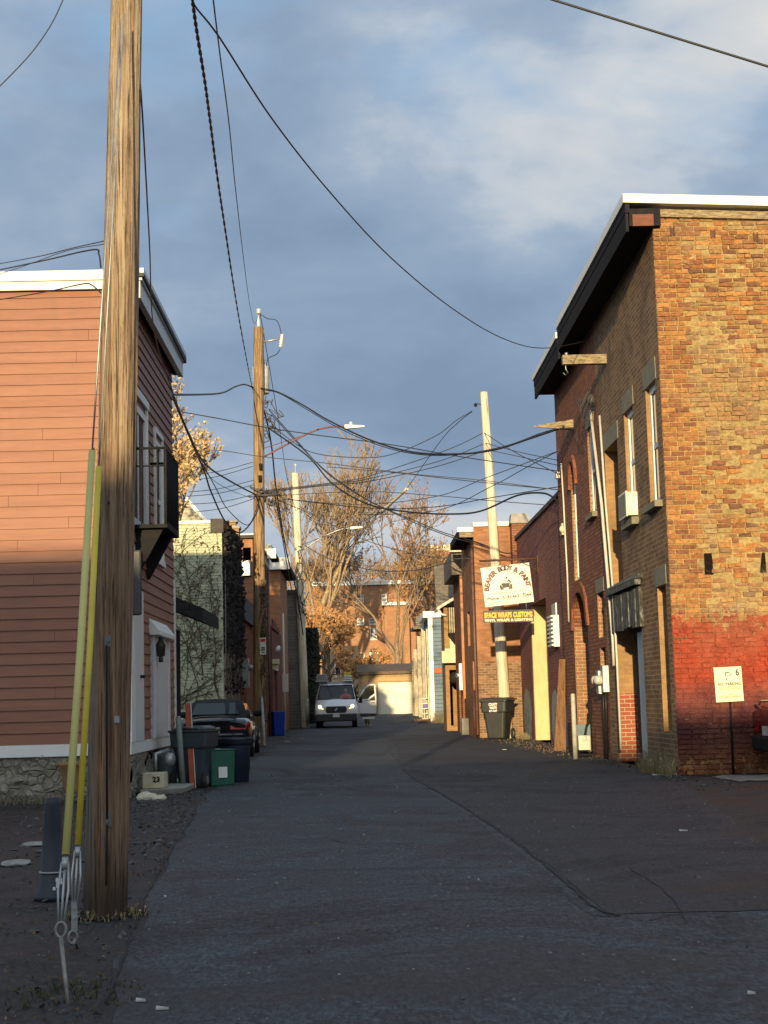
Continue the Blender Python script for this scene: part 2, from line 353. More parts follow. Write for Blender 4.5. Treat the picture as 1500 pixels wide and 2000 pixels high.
sx_ = sorted((p.y, p.x) for p in smooth_pts_([G(*p) for p in ((738, 1432), (760, 1446), (772, 1455), (775, 1484), (800, 1515), (860, 1552), (930, 1595), (1000, 1643), (1060, 1688), (1110, 1730), (1160, 1775), (1185, 1790))]))
ys2 = [sx_[0][0]+.02+i*.3 for i in range(150)]; ys2 = [y for y in ys2 if y < 58]
ro_ = sheet('road_patch', M_ROADW, lambda y: (lerp(sx_, y)+.03+.03*noise.noise((y*3, 1, 0)), redge(y)[1]-.02), ys2, .009, 30)
for v_ in list(ro_.data.vertices)[:31]: v_.co.y += .10*noise.noise((v_.co.x*1.3, 0, 2))+.03*noise.noise((v_.co.x*6, 0, 5))
k_seal = asphalt('road_seal_strip', (.036, .045, .052), (.036, .042, .048), 2.)
ribbon('road_worn_strip', k_seal, [p+Vector((-.04, 0, 0)) for p in seam], .09, .0078, .25, 3)
ribbon('road_seam_crack', pm('crack_tar', (.009, .009, .011), .85, var=.3), seam, .018, .013, .45, 4)
seam2 = [G(*p) for p in ((1150, 1770), (1230, 1795), (1330, 1790), (1430, 1788), (1560, 1790))]
0 and ribbon('road_cross_crack', _MC['crack_tar'], seam2, .010, .0186, .6, 5)
ribbon('road_edge_crack', _MC['crack_tar'], [G(*p) for p in ((190, 1985), (235, 1890), (262, 1812), (290, 1745), (330, 1672), (375, 1600))], .012, .0144, .8, 6)
ribbon('path', pm('worn_concrete', (.17, .165, .15), .85, var=.35, ns=3, bump=.5), [Vector((x, 21.2+.05*x, 0)) for x in (5.0, 6, 7, 9, 12)], 1.5, .012, .12, 8)
# ============================================================ LEFT HOUSE (clapboard)
LX, LY0, LY1 = -3.06, 20.7, 25.75
LTOP = zat(556, 262, LY0) - .05
t = thing('clapboard_house', 'two-storey house in red-brown clapboard with white trim and black balcony, at the left', 'house', (LX-3, LY0, 0))
ZF = .60
k = NM('clapboard_red'); co = k.co('Object', (.6, .6, 5)); n = k.noise(co, 4, 5, .6)
cb = k.ramp(n, [(.3, (.215, .086, .050)), (.7, (.27, .113, .066))]); cb = k.mix(k.ramp(k.noise(k.co('Object', (1.3, 1.3, .25)), 2.2, 6, .7, .3), [(.52, 0.), (.72, .4)]), cb, (.16, .085, .06)); cb = k.mix(k.ramp(k.noise(k.co('Object', (.25, .25, 6.57)), 1., 1, .2), [(.4, .0), (.6, .22)]), cb, (.33, .16, .10)); k.col(cb); k.rough(.6); k.bump(k.noise(k.co('Object', (2, 2, 30)), 5, 5), .15, .003); M_CLAP = k.m
m = MB(); shell(m, -11.5, LX, LY0, LY1, ZF, LTOP, [], ''); m.build('core', pm('house_sheathing', (.10, .045, .035), .9), t)
m = MB(); e = .152; z = ZF+.14; i = 0; random.seed(3)
def clap(m, face, pl, u0, u1, z, e):
    if face == '-y': f = lambda u, d, zz: (u, pl-d, zz)
    else: f = lambda u, d, zz: (pl+d, u, zz)
    a, b = .026, .006; zt = z+e
    pts = [f(u0, 0, z), f(u1, 0, z), f(u1, a, z), f(u0, a, z), f(u0, 0, zt), f(u1, 0, zt), f(u1, b, zt), f(u0, b, zt)]
    m.hexa(pts)
while z < LTOP-.02:
    ee = min(e, LTOP-z); x = -11.5 + random.uniform(0, 2)
    xs = [-11.5]
    while x < LX-.4: xs.append(x); x += random.uniform(1.6, 3.6)
    xs.append(LX-.001)
    for a, b in zip(xs, xs[1:]): clap(m, '-y', LY0, a, b-.004, z, ee)
    z += e
m.build('siding', M_CLAP, t)
# alley facade siding broken by openings (door, side door, upper window and balcony door)
bzz = P(332, 1030, 21.2).z+.05
def rect(x0, x1, y0, y1, X):     # px left/right taken at mid height on plane X
    ym = (y0+y1)/2; a, b = FX(x0, ym, X).y, FX(x1, ym, X).y
    ua, ub = min(a, b), max(a, b); xm = (x0+x1)/2
    return ua, ub, FX(xm, y1, X).z, FX(xm, y0, X).z
bal_door = (20.98, 22.35, bzz, 5.45)
up_win = (23.35, 24.15, 3.45, 5.3)
door1 = (20.98, 21.85, ZF+.02, 2.82)
door2 = (22.75, 24.65, ZF+.02, 2.25)
hs = [bal_door, up_win, door1, door2]
m = MB(); z = ZF+.14
while z < LTOP-.02:
    cuts = sorted([(a, b) for a, b, za, zb in hs if za-.04 < z+e/2 < zb+.04]); y = LY0+.001
    for a, b in cuts: clap(m, '+x', LX, y, a, z, min(e, LTOP-z)); y = b
    clap(m, '+x', LX, y, LY1, z, min(e, LTOP-z)); z += e
m.build('siding', M_CLAP, t)
m = MB()    # corner boards, water table
m.box(-11.5, LX+.034, LY0-.034, LY0+.02, ZF-.02, ZF+.138); m.box(LX-.02, LX+.036, LY0+.0225, LY1+.02, ZF-.02, ZF+.138)
m.box(LX+.003, LX+.040, LY0-.002, LY0+.36, ZF+.14, 3.4); m.box(LX-.02, LX+.04, LY1-.08, LY1+.03, ZF+.14, 3.3)
m.build('trim_board', MW, t)
m = MB()
for ua, ub, za, zb in (door1,):
    m.fbox('+x', LX, ua, ub, -.045, .02, za+.12, zb)
d = m.build('door', pm('pale_grey_door', (.58, .60, .60), .5, var=.05), t); g = MB(); g.lathe((LX+.045, 21.5, 1.62), [(.0, 0), (.028, 0), (.02, .03), (.03, .05), (.0, .06)], 10, (1, 0, 0)); g.build('handle', MBK, d)
m = MB(); ua, ub, za, zb = door2
m.fbox('+x', LX, ua, ub, -.05, .02, za+.12, zb); m.fbox('+x', LX, ua-.02, ua+.16, -.075, -.051, za+.12, zb); m.fbox('+x', LX, ub-.16, ub+.02, -.075, -.051, za+.12, zb)
m.fbox('+x', LX, ua+.5, ua+.53, -.058, -.052, za+.2, zb-.1)
d = m.build('door', pm('pale_grey_door'[:15], (.60, .62, .60), .5, var=.05), t)
m = MB(); m.hexa([(LX, ua-.12, zb), (LX+.16, ua-.12, zb), (LX+.16, ub+.05, zb), (LX, ub+.05, zb), (LX, ua-.12, zb+.26), (LX+.16, ua-.12, zb+.06), (LX+.16, ub+.05, zb+.06), (LX, ub+.05, zb+.26)])
m.build('door_hood', MW, t)
# balcony door + window
ua, ub, za, zb = bal_door; w_ = window(t, '+x', LX, ua, ub, za, zb, -.03, .10, MW, MG, 0, 1, 'balcony_door')
m = MB(); m.fbox('+x', LX, ua-.1, ua, -.05, .02, za-.05, zb+.1); m.fbox('+x', LX, ub, ub+.1, -.05, .02, za-.05, zb+.1); m.fbox('+x', LX, ua-.14, ub+.14, -.062, .02, zb+.1, zb+.22); m.build('door_casing', MW, t)
ua, ub, za, zb = up_win; window(t, '+x', LX, ua, ub, za, zb, -.03, .08, MW, MG, 1)
m = MB(); m.fbox('+x', LX, ua-.09, ua, -.05, .02, za, zb+.09); m.fbox('+x', LX, ub, ub+.09, -.05, .02, za, zb+.09); m.fbox('+x', LX, ua-.09, ub+.09, -.052, .02, zb+.09, zb+.17); m.fbox('+x', LX, ua-.1, ub+.1, -.07, .02, za-.08, za); m.build('window_casing', MW, t)
# iron balcony
b0, b1, bo = 21.2, 22.62, .45; bz, bt = P(332, 1030, b0).z, P(332, 874, b0).z
m = MB(); X1 = LX+bo
m.box(LX, X1+.02, b0, b0+.05, bz, bz+.05); m.box(LX, X1+.02, b1-.05, b1, bz, bz+.05); m.box(X1-.03, X1+.02, b0+.05, b1-.05, bz, bz+.09)
for i in range(16):
    y = b0+.08+i*(b1-b0-.2)/15; m.box(LX, X1-.03, y, y+.12, bz+.01, bz+.03)
for y in (b0+.12, b1-.25):
    m.hexa([(LX, y, bz-.62), (LX+.06, y, bz-.62), (LX+.06, y+.06, bz-.62), (LX, y+.06, bz-.62), (LX, y, bz), (X1-.05, y, bz), (X1-.05, y+.06, bz), (LX, y+.06, bz)])
o_ = m.build('balcony', MBK, t)
m = MB()
m.tube([(LX, b0+.02, bt), (X1, b0+.02, bt), (X1, b1-.02, bt), (LX, b1-.02, bt)], .02, 6); m.tube([(LX, b0+.02, bt-.25), (X1, b0+.02, bt-.25)], .012, 6)
for i in range(15):
    y = b0+.02+i*(b1-b0-.04)/14; m.tube([(X1, y, bz), (X1, y, bt)], .014 if i % 7 else .022, 5)
for i in range(1, 4): m.tube([(LX+bo*i/4, b0+.02, bz), (LX+bo*i/4, b0+.02, bt)], .011, 5)
m.build('railing', MBK, o_)
# lantern and dark curved sign blade
m = MB(); p = FX(298, 1240, LX); yl = p.y; xl = LX+.12; zl = 1.98
m.lathe((xl, yl, zl-.12), [(.035, 0), (.035, .07), (.02, .075), (.06, .09), (.07, .23), (.075, .245), (.03, .34), (.04, .35), (.05, .36), (.01, .38)], 6)
m.box(LX, xl, yl-.015, yl+.015, zl+.12, zl+.14); m.box(LX, LX+.02, yl-.07, yl+.07, zl-.1, zl+.25); m.build('wall_lantern', pm('aged_bronze', (.055, .05, .042), .5, .5), t)
m = MB(); m.box(LX+.005, LX+.19, LY0-.10, LY0-.05, 2.42, 3.30); o_ = m.build('shutter', pm('charcoal_panel', (.03, .03, .035), .5), t, bevel=.05)
# eaves
OV = .17; ZB = LTOP
fz0, fz1 = zat(622, 270, LY0), zat(522, 270, LY0)
m = MB(); m.box(-11.6, LX+.02, LY0-.09, LY0-.045, LTOP-.02, LTOP+.20); m.box(-11.6, LX+.02, LY0-.13, LY0-.0905, LTOP+.10, LTOP+.235); m.box(LX+.02, LX+.10, LY0-.13, LY0-.035, LTOP-.12, LTOP+.24)
m.build('fascia', pm('white_fascia', (.70, .70, .64), .5, var=.05), t)
m = MB(); m.hexa([(LX, LY0-.02, LTOP-.10), (LX+OV, LY0-.02, LTOP-.12), (LX+OV, LY1+.15, LTOP-.12), (LX, LY1+.15, LTOP-.10), (LX, LY0-.02, LTOP-.04), (LX+OV, LY0-.02, LTOP-.06), (LX+OV, LY1+.15, LTOP-.06), (LX, LY1+.15, LTOP-.04)])
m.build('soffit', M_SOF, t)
m = MB(); m.box(LX+OV-.06, LX+OV+.02, LY0-.02, LY1+.15, LTOP-.14, LTOP+.10); m.box(LX+OV+.0, LX+OV+.05, LY0-.05, LY1+.17, LTOP+.101, LTOP+.20); m.box(LX+OV+.02, LX+OV+.075, LY0-.06, LY1+.18, LTOP+.201, LTOP+.27)
m.build('gutter', pm('grey_white_gutter', (.55, .56, .56), .45, var=.08), t)
m = MB(); m.hexa([(-11.6, LY0-.1, LTOP+.236), (LX+OV+.08, LY0-.1, LTOP+.14), (LX+OV+.08, LY1+.15, LTOP+.10), (-11.6, LY1+.15, LTOP+.236), (-11.6, LY0-.1, LTOP+.30), (LX+OV+.08, LY0-.1, LTOP+.19), (LX+OV+.08, LY1+.15, LTOP+.19), (-11.6, LY1+.15, LTOP+.30)])
m.build('roof', M_ROOFM, t)

# rubble stone foundation
k = NM('rubble_foundation'); co = k.co('Object'); v = k.N.new('ShaderNodeTexVoronoi'); v.inputs['Scale'].default_value = 9; k.lk(co, v.inputs[0]); v.feature = 'DISTANCE_TO_EDGE'
n = k.noise(co, 5, 6, .7, .4); c = k.ramp(n, [(.3, (.11, .10, .085)), (.5, (.26, .235, .18)), (.7, (.34, .31, .25))]); c = k.mix(k.ramp(v.outputs[0], [(.0, .6), (.10, 0.)]), c, (.20, .19, .16)); k.col(c); k.rough(.95)
k.bump(k.math('ADD', n, k.math('MULTIPLY', k.ramp(v.outputs[0], [(0., 0.), (.15, 1.)]), .5)), 1., .05); M_RUB = k.m
m = MB(); random.seed(5)
def rough_wall(m, f, u0, u1, z0, z1, nu, nz, amp):
    g = [[Vector(f(u0+(u1-u0)*i/nu, -amp*max(0, noise.noise((i*.45, j*.6, u0))*1.6+.2) if 0 < i < nu else 0, z0+(z1-z0)*j/nz)) for i in range(nu+1)] for j in range(nz+1)]
    for j in range(nz):
        for i in range(nu): m.smooth = True; m.q([g[j][i], g[j][i+1], g[j+1][i+1], g[j+1][i]])
    m.smooth = False
rough_wall(m, lambda u, d, z: (u, LY0+.03+d, z), -11.5, LX-.02, -.05, ZF, 90, 10, .06)
rough_wall(m, lambda u, d, z: (LX-.02-d, u, z), LY0+.03, LY1, -.05, ZF, 50, 8, .05)
m.box(-11.5, LX-.02, LY0+.2, LY1, -.05, ZF-.001); m.build('foundation', M_RUB, t)
# things by the foundation
a = P(297, 1535, 21.3); m = MB(); bx = FX(282, 1540, LX+.15); X = -2.86
t = thing('gas_meter', 'grey gas meter with elbow pipe low on the clapboard house, behind the cinder block', 'gas meter', (-2.88, 22.9, 0))
m = MB(); m.lathe((-2.86, 22.9, .08), [(.04, 0), (.05, .1), (.12, .16), (.13, .38), (.09, .44), (.05, .46)], 14, sy=.8); m.build('meter_body', pm('grey_cast_metal', (.15, .17, .18), .5, .5), t)
m = MB(); m.tube([(-2.95, 22.5, .3), (-2.95, 22.5, .52), (-2.80, 22.8, .56), (-2.74, 23.1, .50), (-2.74, 23.1, .02)], .03, 8); m.lathe((-2.80, 22.62, .44), [(.09, 0), (.1, .03), (.09, .10), (.03, .12)], 14, (1, -.3, 0)); m.build('pipe', M_GALV, t)
m = MB(); p0 = G(276, 1551); m.fa([], []); bz0 = .09
m.box(-2.98, -2.68, 21.35, 21.75, bz0, bz0+.21); t = tag(m.build('concrete_block', pm('worn_yellowish_block', (.48, .44, .32), .9, var=.2, bump=.5), bevel=.012), 'cream cinder block with two dark marks, beside the house foundation', 'block')
m = MB(); text(m, '23', Vector((-2.79, 21.345, bz0+.09)), Vector((1, 0, 0)), Vector((0, 0, 1)), .07, None, .004, font_off=.04); m.build('number', MBK, t)
m = MB(); random.seed(12)
m.hexa([(-3.0, 21.25, 0), (-2.45, 21.5, 0), (-2.42, 22.6, 0), (-2.98, 22.8, 0), (-3.0, 21.2, .085), (-2.42, 21.45, .09), (-2.40, 22.6, .085), (-2.98, 22.8, .088)])
tag(m.build('stone_slab', M_CON, bevel=.015), 'thick broken concrete slab at the foot of the clapboard house, under the gas meter', 'slab')
def rock(name, loc, r, mat, label, cat='stone', group=None, sq=.6):
    bm = bmesh.new(); bmesh.ops.create_icosphere(bm, subdivisions=2, radius=1)
    m = MB(); o = Vector(loc); sd_ = random.random()*50
    for v in bm.verts: v.co = v.co*(1+.35*noise.noise(v.co*1.6+Vector((sd_, 0, 0)))) ; v.co.x *= r[0]; v.co.y *= r[1]; v.co.z *= r[2]
    m.fa([o+v.co+Vector((0, 0, r[2]*.5)) for v in bm.verts], [tuple(x.index for x in f.verts) for f in bm.faces]); bm.free()
    return tag(m.build(name, mat), label, cat, group)
M_RK = pm('pale_rubble', (.50, .47, .36), .95, var=.25, ns=9, bump=.6); M_RK2 = pm('grey_rubble', (.24, .235, .215), .95, var=.3, ns=9, bump=.6)
for i, (px, py, r, mt, lb) in enumerate([(287, 1562, (.13, .1, .07), M_RK, 'pale yellow lump of rubble in front of the concrete slab, left of two'), (312, 1563, (.09, .08, .05), M_RK, 'smaller pale yellow lump of rubble in front of the concrete slab, right of two'),
        (268, 1552, (.07, .1, .09), M_RK2, 'rounded grey stone against the house foundation near the cinder block'), (347, 1531, (.08, .06, .045), pm('white_rag', (.66, .66, .64), .9), 'white crumpled lump behind the foot of the grey-green pipe post'),
        (30, 1690, (.12, .16, .03), M_RK2, 'flat grey stone in the dark gravel at the left edge'), (70, 1652, (.15, .10, .025), M_RK2, 'pale flat stone in the gravel left of the utility pole')]):
    rock('stone', G(px, py), r, mt, lb)
def bollard(px, pyb, pyt, r, mat, label, name='bollard', cap=True, lean=0., cat='bollard'):
    b = G(px, pyb); zt = zat(pyt, px, b.y); m = MB(); m.lathe(b, [(r, -.02), (r, zt-.03), (r*.8, zt-.008), (r*.2, zt)], 16); o = m.build(name, mat)
    o.rotation_euler.y = lean; return tag(o, label, cat)
bollard(358, 1541, 1398, .042, pm('greygreen_paint', (.20, .24, .22), .6, bump=.3), 'grey-green pipe post at the far corner of the clapboard house', lean=-.06)
t = thing('marker_post', 'rusty orange marker post with a pale edge beside the dark trash can', 'post', G(378, 1539)); b = G(378, 1539)
m = MB(); m.box(b.x-.05, b.x+.03, b.y-.02, b.y+.02, 0, 1.24); m.build('post', pm('faded_orange', (.36, .085, .035), .65, var=.2), t); m = MB(); m.box(b.x+.0305, b.x+.038, b.y-.024, b.y+.024, 0, 1.24); m.build('edge_strip', MW, t); t.rotation_euler.y = -.05
# dark wheeled can, round navy bin, green recycling box
def wheelie(loc, rz, label, body, scale=1., wheel_side=1, logo=None, group=None, lidtilt=0.):
    t = thing('wheelie_bin', label, 'trash bin', loc, rz, group, local=True); s = scale; m = MB()
    def ring(z, hx, hy, n=5):
        out = []
        for cx, cy, a0 in ((1, 1, 0), (-1, 1, 90), (-1, -1, 180), (1, -1, 270)):
            r = .07
            for k in range(n):
                a = math.radians(a0+90*k/(n-1)); out.append(((cx*(hx-r)+r*math.cos(a))*s, (cy*(hy-r)+r*math.sin(a))*s, z*s))
        return out
    rs = [ring(z, hx, hy) for z, hx, hy in ((.03, .23, .26), (.06, .24, .27), (.70, .30, .35), (.71, .335, .385), (.74, .345, .395), (.98, .36, .41), (1.0, .385, .435), (1.03, .385, .435))]
    n = len(rs[0])
    m.smooth = False; m.fa([p for r in rs for p in r], [(i*n+k, i*n+(k+1) % n, (i+1)*n+(k+1) % n, (i+1)*n+k) for i in range(len(rs)-1) for k in range(n)] + [tuple(range(n))[::-1]])
    m.build('bin_body', body, t)
    m = MB(); a = ring(1.035, .40, .45); b_ = ring(1.06, .39, .44); c_ = ring(1.10, .28, .33)
    m.fa(a+b_+c_, [(k, (k+1) % n, n+(k+1) % n, n+k) for k in range(n)]+[(n+k, n+(k+1) % n, 2*n+(k+1) % n, 2*n+k) for k in range(n)]+[tuple(range(n))[::-1], tuple(range(2*n, 3*n))])
    m.tube([(-.2*s, .47*s, 1.06*s), (.2*s, .47*s, 1.06*s)], .018*s, 6); lid = m.build('lid', body, t); 
    for v in lid.data.vertices: v.co *= 1.0; v.co.x *= s; v.co.y *= s
    for v in lid.data.vertices: pass
    for sx in (-1, 1):
        m = MB(); m.lathe((sx*.30*s-.03*s, .34*s, .14*s), [(.09*s, 0), (.14*s, .005), (.14*s, .06*s), (.09*s, .065*s)], 18, (1, 0, 0)); wb = m.build('wheel', pm('rubber', (.02, .02, .02), .8), t)
        m = MB(); m.lathe((sx*.30*s+(.036*s if sx > 0 else -.036*s), .34*s, .14*s), [(.085*s, -.006), (.08*s, .006), (.03*s, .008), (.02*s, .014)], 6, (1, 0, 0)); m.build('hub', pm('grey_hub', (.16, .16, .16), .5), wb)
    if logo:
        m = MB(); m.i = 0; y = -.408*s
        text(m, logo[0], Vector((0, y, .885*s)), Vector((1, 0, 0)), Vector((0, 0, 1)), .07*s, .24*s, .004, font_off=.05); text(m, logo[1], Vector((0, y+.004, .80*s)), Vector((1, 0, 0)), Vector((0, 0, 1)), .065*s, .20*s, .004, font_off=.05); text(m, logo[2], Vector((0, y+.006, .725*s)), Vector((1, 0, 0)), Vector((0, 0, 1)), .05*s, .22*s, .004, font_off=.04)
        m.build('lettering', MW, t)
    return t
M_BIN = pm('charcoal_plastic', (.028, .031, .032), .45, var=.15, bump=.2); M_NAVY = pm('navy_plastic', (.018, .027, .045), .42, var=.2, bump=.2)
wheelie(G(381, 1537), 2.95, 'dark grey-blue wheeled trash can with lid behind the orange marker post', pm('slate_plastic', (.035, .05, .062), .45, var=.15), .82)
p = G(460, 1528); t = thing('round_bin', 'navy round trash can without lid at the road edge, right of the green box', 'trash bin', p)
m = MB(); m.lathe(p, [(.19, 0), (.21, .02), (.22, .18), (.228, .185), (.235, .60), (.245, .64), (.262, .66), (.262, .69), (.24, .69), (.22, .25)], 28); m.build('bin_body', M_NAVY, t)
p = G(428, 1534); t = thing('recycling_box', 'dark green plastic recycling box turned on end, with white labels', 'recycling box', p, .0, None, True); t.rotation_euler.z = .5
m = MB(); a, b_, hh = .20, .17, .52
m.hexa([(-a*.95, -b_*.9, 0), (a*.95, -b_*.9, 0), (a*.95, b_, 0), (-a*.95, b_, 0), (-a, -b_, hh), (a, -b_, hh), (a, b_, hh), (-a, b_, hh)]); m.build('box_body', pm('green_plastic', (.008, .085, .05), .4, var=.15), t, bevel=.02)
m = MB(); m.box(-a-.012, a+.012, -b_-.012, b_+.012, hh+.001, hh+.02); m.build('rim', _MC['green_plastic'], t, bevel=.006)
m = MB(); m.box(-.08, .06, -b_-.004, -b_*.955, .12, .28); m.build('label', MW, t)
m = MB(); m.box(a*.97, a+.004, -.06, .02, .17, .22); m.box(a*.97, a+.004, -.06, .02, .24, .33); m.build('label', MW, t)
# ---------------------------------------------------------- near utility pole
PB = G(205, 1790); PT = P(254, -260, 9.1)
def pole_mesh(m, b, tp, r0, r1, n=14, rings=10, groove=0., seed=0.):
    b = Vector(b); tp = Vector(tp); base = len(m.v); ax = (tp-b)
    for j in range(rings+1):
        t = j/rings; c = b+ax*t; r = r0+(r1-r0)*t
        for k_ in range(n):
            a = 2*math.pi*k_/n; g = groove*(noise.noise((math.cos(a)*4+seed, math.sin(a)*4, t*3))*1.3+abs(noise.noise((math.cos(a)*9, math.sin(a)*9+seed, t*2)))*-1.3)
            m.v.append(c + Vector((math.cos(a), math.sin(a), 0))*(r*(1+.02*noise.noise((0, 0, t*9+seed)))+g))
    for j in range(rings):
        for k_ in range(n): m.f.append((base+j*n+k_, base+j*n+(k_+1) % n, base+(j+1)*n+(k_+1) % n, base+(j+1)*n+k_)); m.mi.append(m.i); m.sm.append(True)
    m.f.append(tuple(base+rings*n+k_ for k_ in range(n))); m.mi.append(m.i); m.sm.append(False)
t = thing('utility_pole', 'tall thick weathered wooden utility pole in the left foreground with two yellow guy guards', 'utility pole', PB)
k = NM('pole_wood'); co = k.co('Object', (16, 16, .55)); n = k.noise(co, 1.6, 9, .68, .6); n2 = k.noise(k.co('Object', (46, 46, .9)), 2, 6, .65, .3)
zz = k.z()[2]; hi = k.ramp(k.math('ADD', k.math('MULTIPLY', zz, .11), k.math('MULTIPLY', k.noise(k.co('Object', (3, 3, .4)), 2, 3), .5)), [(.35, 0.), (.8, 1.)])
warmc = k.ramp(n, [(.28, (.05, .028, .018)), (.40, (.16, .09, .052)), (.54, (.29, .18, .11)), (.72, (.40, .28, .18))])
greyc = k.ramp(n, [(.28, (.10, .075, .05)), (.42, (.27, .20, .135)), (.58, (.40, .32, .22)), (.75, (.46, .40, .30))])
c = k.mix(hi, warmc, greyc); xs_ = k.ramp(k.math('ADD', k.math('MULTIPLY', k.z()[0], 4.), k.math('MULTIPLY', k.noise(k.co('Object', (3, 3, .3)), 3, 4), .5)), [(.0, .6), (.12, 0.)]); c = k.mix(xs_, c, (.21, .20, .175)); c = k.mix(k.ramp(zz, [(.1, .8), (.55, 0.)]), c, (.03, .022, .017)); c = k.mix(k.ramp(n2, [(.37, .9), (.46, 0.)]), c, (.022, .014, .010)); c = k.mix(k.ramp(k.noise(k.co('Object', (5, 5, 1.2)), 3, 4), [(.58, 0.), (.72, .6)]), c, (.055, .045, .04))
k.col(c); k.rough(.85); k.b.inputs['Specular IOR Level'].default_value = .25; k.bump(k.math('ADD', n, k.math('MULTIPLY', n2, 1.2)), 1., .014); M_POLE = k.m
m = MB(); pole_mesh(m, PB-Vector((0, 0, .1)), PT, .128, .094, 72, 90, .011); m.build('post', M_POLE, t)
for py in (1252, 1603):
    m = MB(); q = P(211, py, PB.y-.128); m.box(q.x-.02, q.x+.02, q.y-.006, q.y+.03, q.z-.034, q.z+.034); m.lathe((q.x, q.y-.006, q.z), [(.011, -.008), (.011, .0), (.004, .001)], 6, (0, 1, 0))
    m.build('bolt_plate', pm('dull_plate', (.13, .14, .13), .6, .3, var=.2), t)
for px, py in ((240, 460), (245, 220), (213, 985), (222, 745), (184, 880), (255, 92)):
    tt = (1790-py)/1790.; q = P(px, py, PB.y-.125*(1-tt*.3)); m = MB(); m.tube([q+Vector((0, .03, 0)), q+Vector((.0, -.025, 0)), q+Vector((.006, -.03, .012))], .004, 6); m.build('nail', MBK, t)
m = MB(); q = P(228, 1405, PB.y-.135); m.box(q.x-.014, q.x+.014, q.y, q.y+.01, q.z-.02, q.z+.02); m.build('tag', M_GALV, t)
m = MB(); m.tube([P(208, 1260, 9.02), P(209, 1600, 9.02)], .006, 6); m.tube([P(209, 1610, 9.02), P(207, 1730, 9.02)], .005, 6); m.build('ground_wire', MBK, t)
KY = (9.1-6.6)/6.6
YG = pm('yellow_guard', (.62, .50, .05), .5, var=.12, ns=3, bump=.1); YG2 = pm('faded_yellow_guard', (.55, .52, .17), .55, var=.1, ns=3, bump=.1)
for (lb, top, bot, anch, mt, Y0) in (('pale faded yellow guard tube over the left guy wire of the near pole', (180, 882), (128, 1670), (134, 1962), YG2, 6.55), ('bright yellow guard tube over the right guy wire of the near pole', (193, 912), (152, 1650), (154, 1850), YG, 7.8)):
    kk = (9.02-Y0)/6.3; T = PK(*top, Y0, kk); B = PK(*bot, Y0, kk); A = G(*anch)
    t = thing('guy_wire', lb, 'guy wire', A); m = MB(); m.tube([B, B.lerp(T, .5)+Vector((.006, 0, 0)), T], .0175 if mt is YG2 else .0165, 12); m.build('guard_tube', mt, t)
    m = MB(); d_ = (T-B).normalized(); m.tube([T, T+d_*2.9], .005, 6); m.build('strand', M_GALV, t)
    m = MB(); S = B-d_*.30; off = Vector((.022, 0, 0)); m.tube([B-d_*.01, B-d_*.06], .014, 10)
    m.tube([B-d_*.03-off*.6, B-d_*.15-off, S-off*.5], .0055, 6); m.tube([B-d_*.03+off*.6, B-d_*.15+off, S+off*.5], .0055, 6); m.tube([B-d_*.03, S], .006, 6)
    if mt is YG: m.box(S.x-.014, S.x+.014, S.y-.01, S.y+.01, S.z-.12, S.z+.02); [m.lathe((S.x, S.y-.012, S.z-.10+.045*i), [(.008, -.006), (.009, 0)], 8, (0, 1, 0)) for i in range(3)]
    m.build('clamp', M_GALV, t)
    S2 = S-d_*.13 if mt is YG else S; m = MB()
    ringp = [S2+Vector((.022*math.cos(a*.5236), 0, .032*math.sin(a*.5236)-.02)) for a in range(13)]; m.tube(ringp, .007, 6, False); m.tube([S2+Vector((0, 0, -.05)), S2.lerp(A, .5)+Vector((-.004, 0, 0)), A+Vector((0, 0, -.02))], .009, 8)
    m.build('anchor_rod', pm('rusty_galvanised', (.26, .25, .22), .6, .5, var=.35, ns=20), t)
# dark tapered delineator behind the guards
p = G(103, 1758); t = thing('traffic_cone', 'dark navy tapered traffic cone with worn white marks, left of the near pole', 'traffic cone', p)
m = MB(); m.lathe(p, [(.115, 0), (.115, .03), (.095, .06), (.083, .16), (.078, .165), (.062, .42), (.05, .60), (.048, .64), (.03, .645)], 24); m.build('cone_body', pm('navy_rubber', (.012, .016, .028), .5, var=.2), t)
m = MB(); m.lathe(p+Vector((0, 0, .17)), [(.085, 0), (.087, .006), (.085, .012)], 24); m.build('collar', M_GALV, t)
m = MB(); random.seed(2)
for i in range(7):
    a = -1.05+random.uniform(-.25, .35); z = .08+random.random()*.06; r = .094-.09*(z-.05)+.003; q = p+Vector((math.cos(a)*r, math.sin(a)*r, z)); tx = Vector((-math.sin(a), math.cos(a), 0))*random.uniform(.006, .014); tz = Vector((0, 0, random.uniform(.006, .018))); m.q([q-tx-tz, q+tx-tz, q+tx*.6+tz, q-tx*.8+tz])
m.build('marking', MW, t)
# clay urn
p = G(143, 1568); t = tag(MB().lathe(p, [(.10, 0), (.12, .02), (.13, .10), (.15, .24), (.17, .34), (.19, .36), (.19, .40), (.165, .40), (.15, .30)], 28).build('plant_pot', pm('terracotta', (.24, .13, .06), .8, var=.25, ns=5, bump=.3)), 'terracotta plant pot against the rubble foundation, half hidden behind the guy guards', 'plant pot')
t.location.z += .12
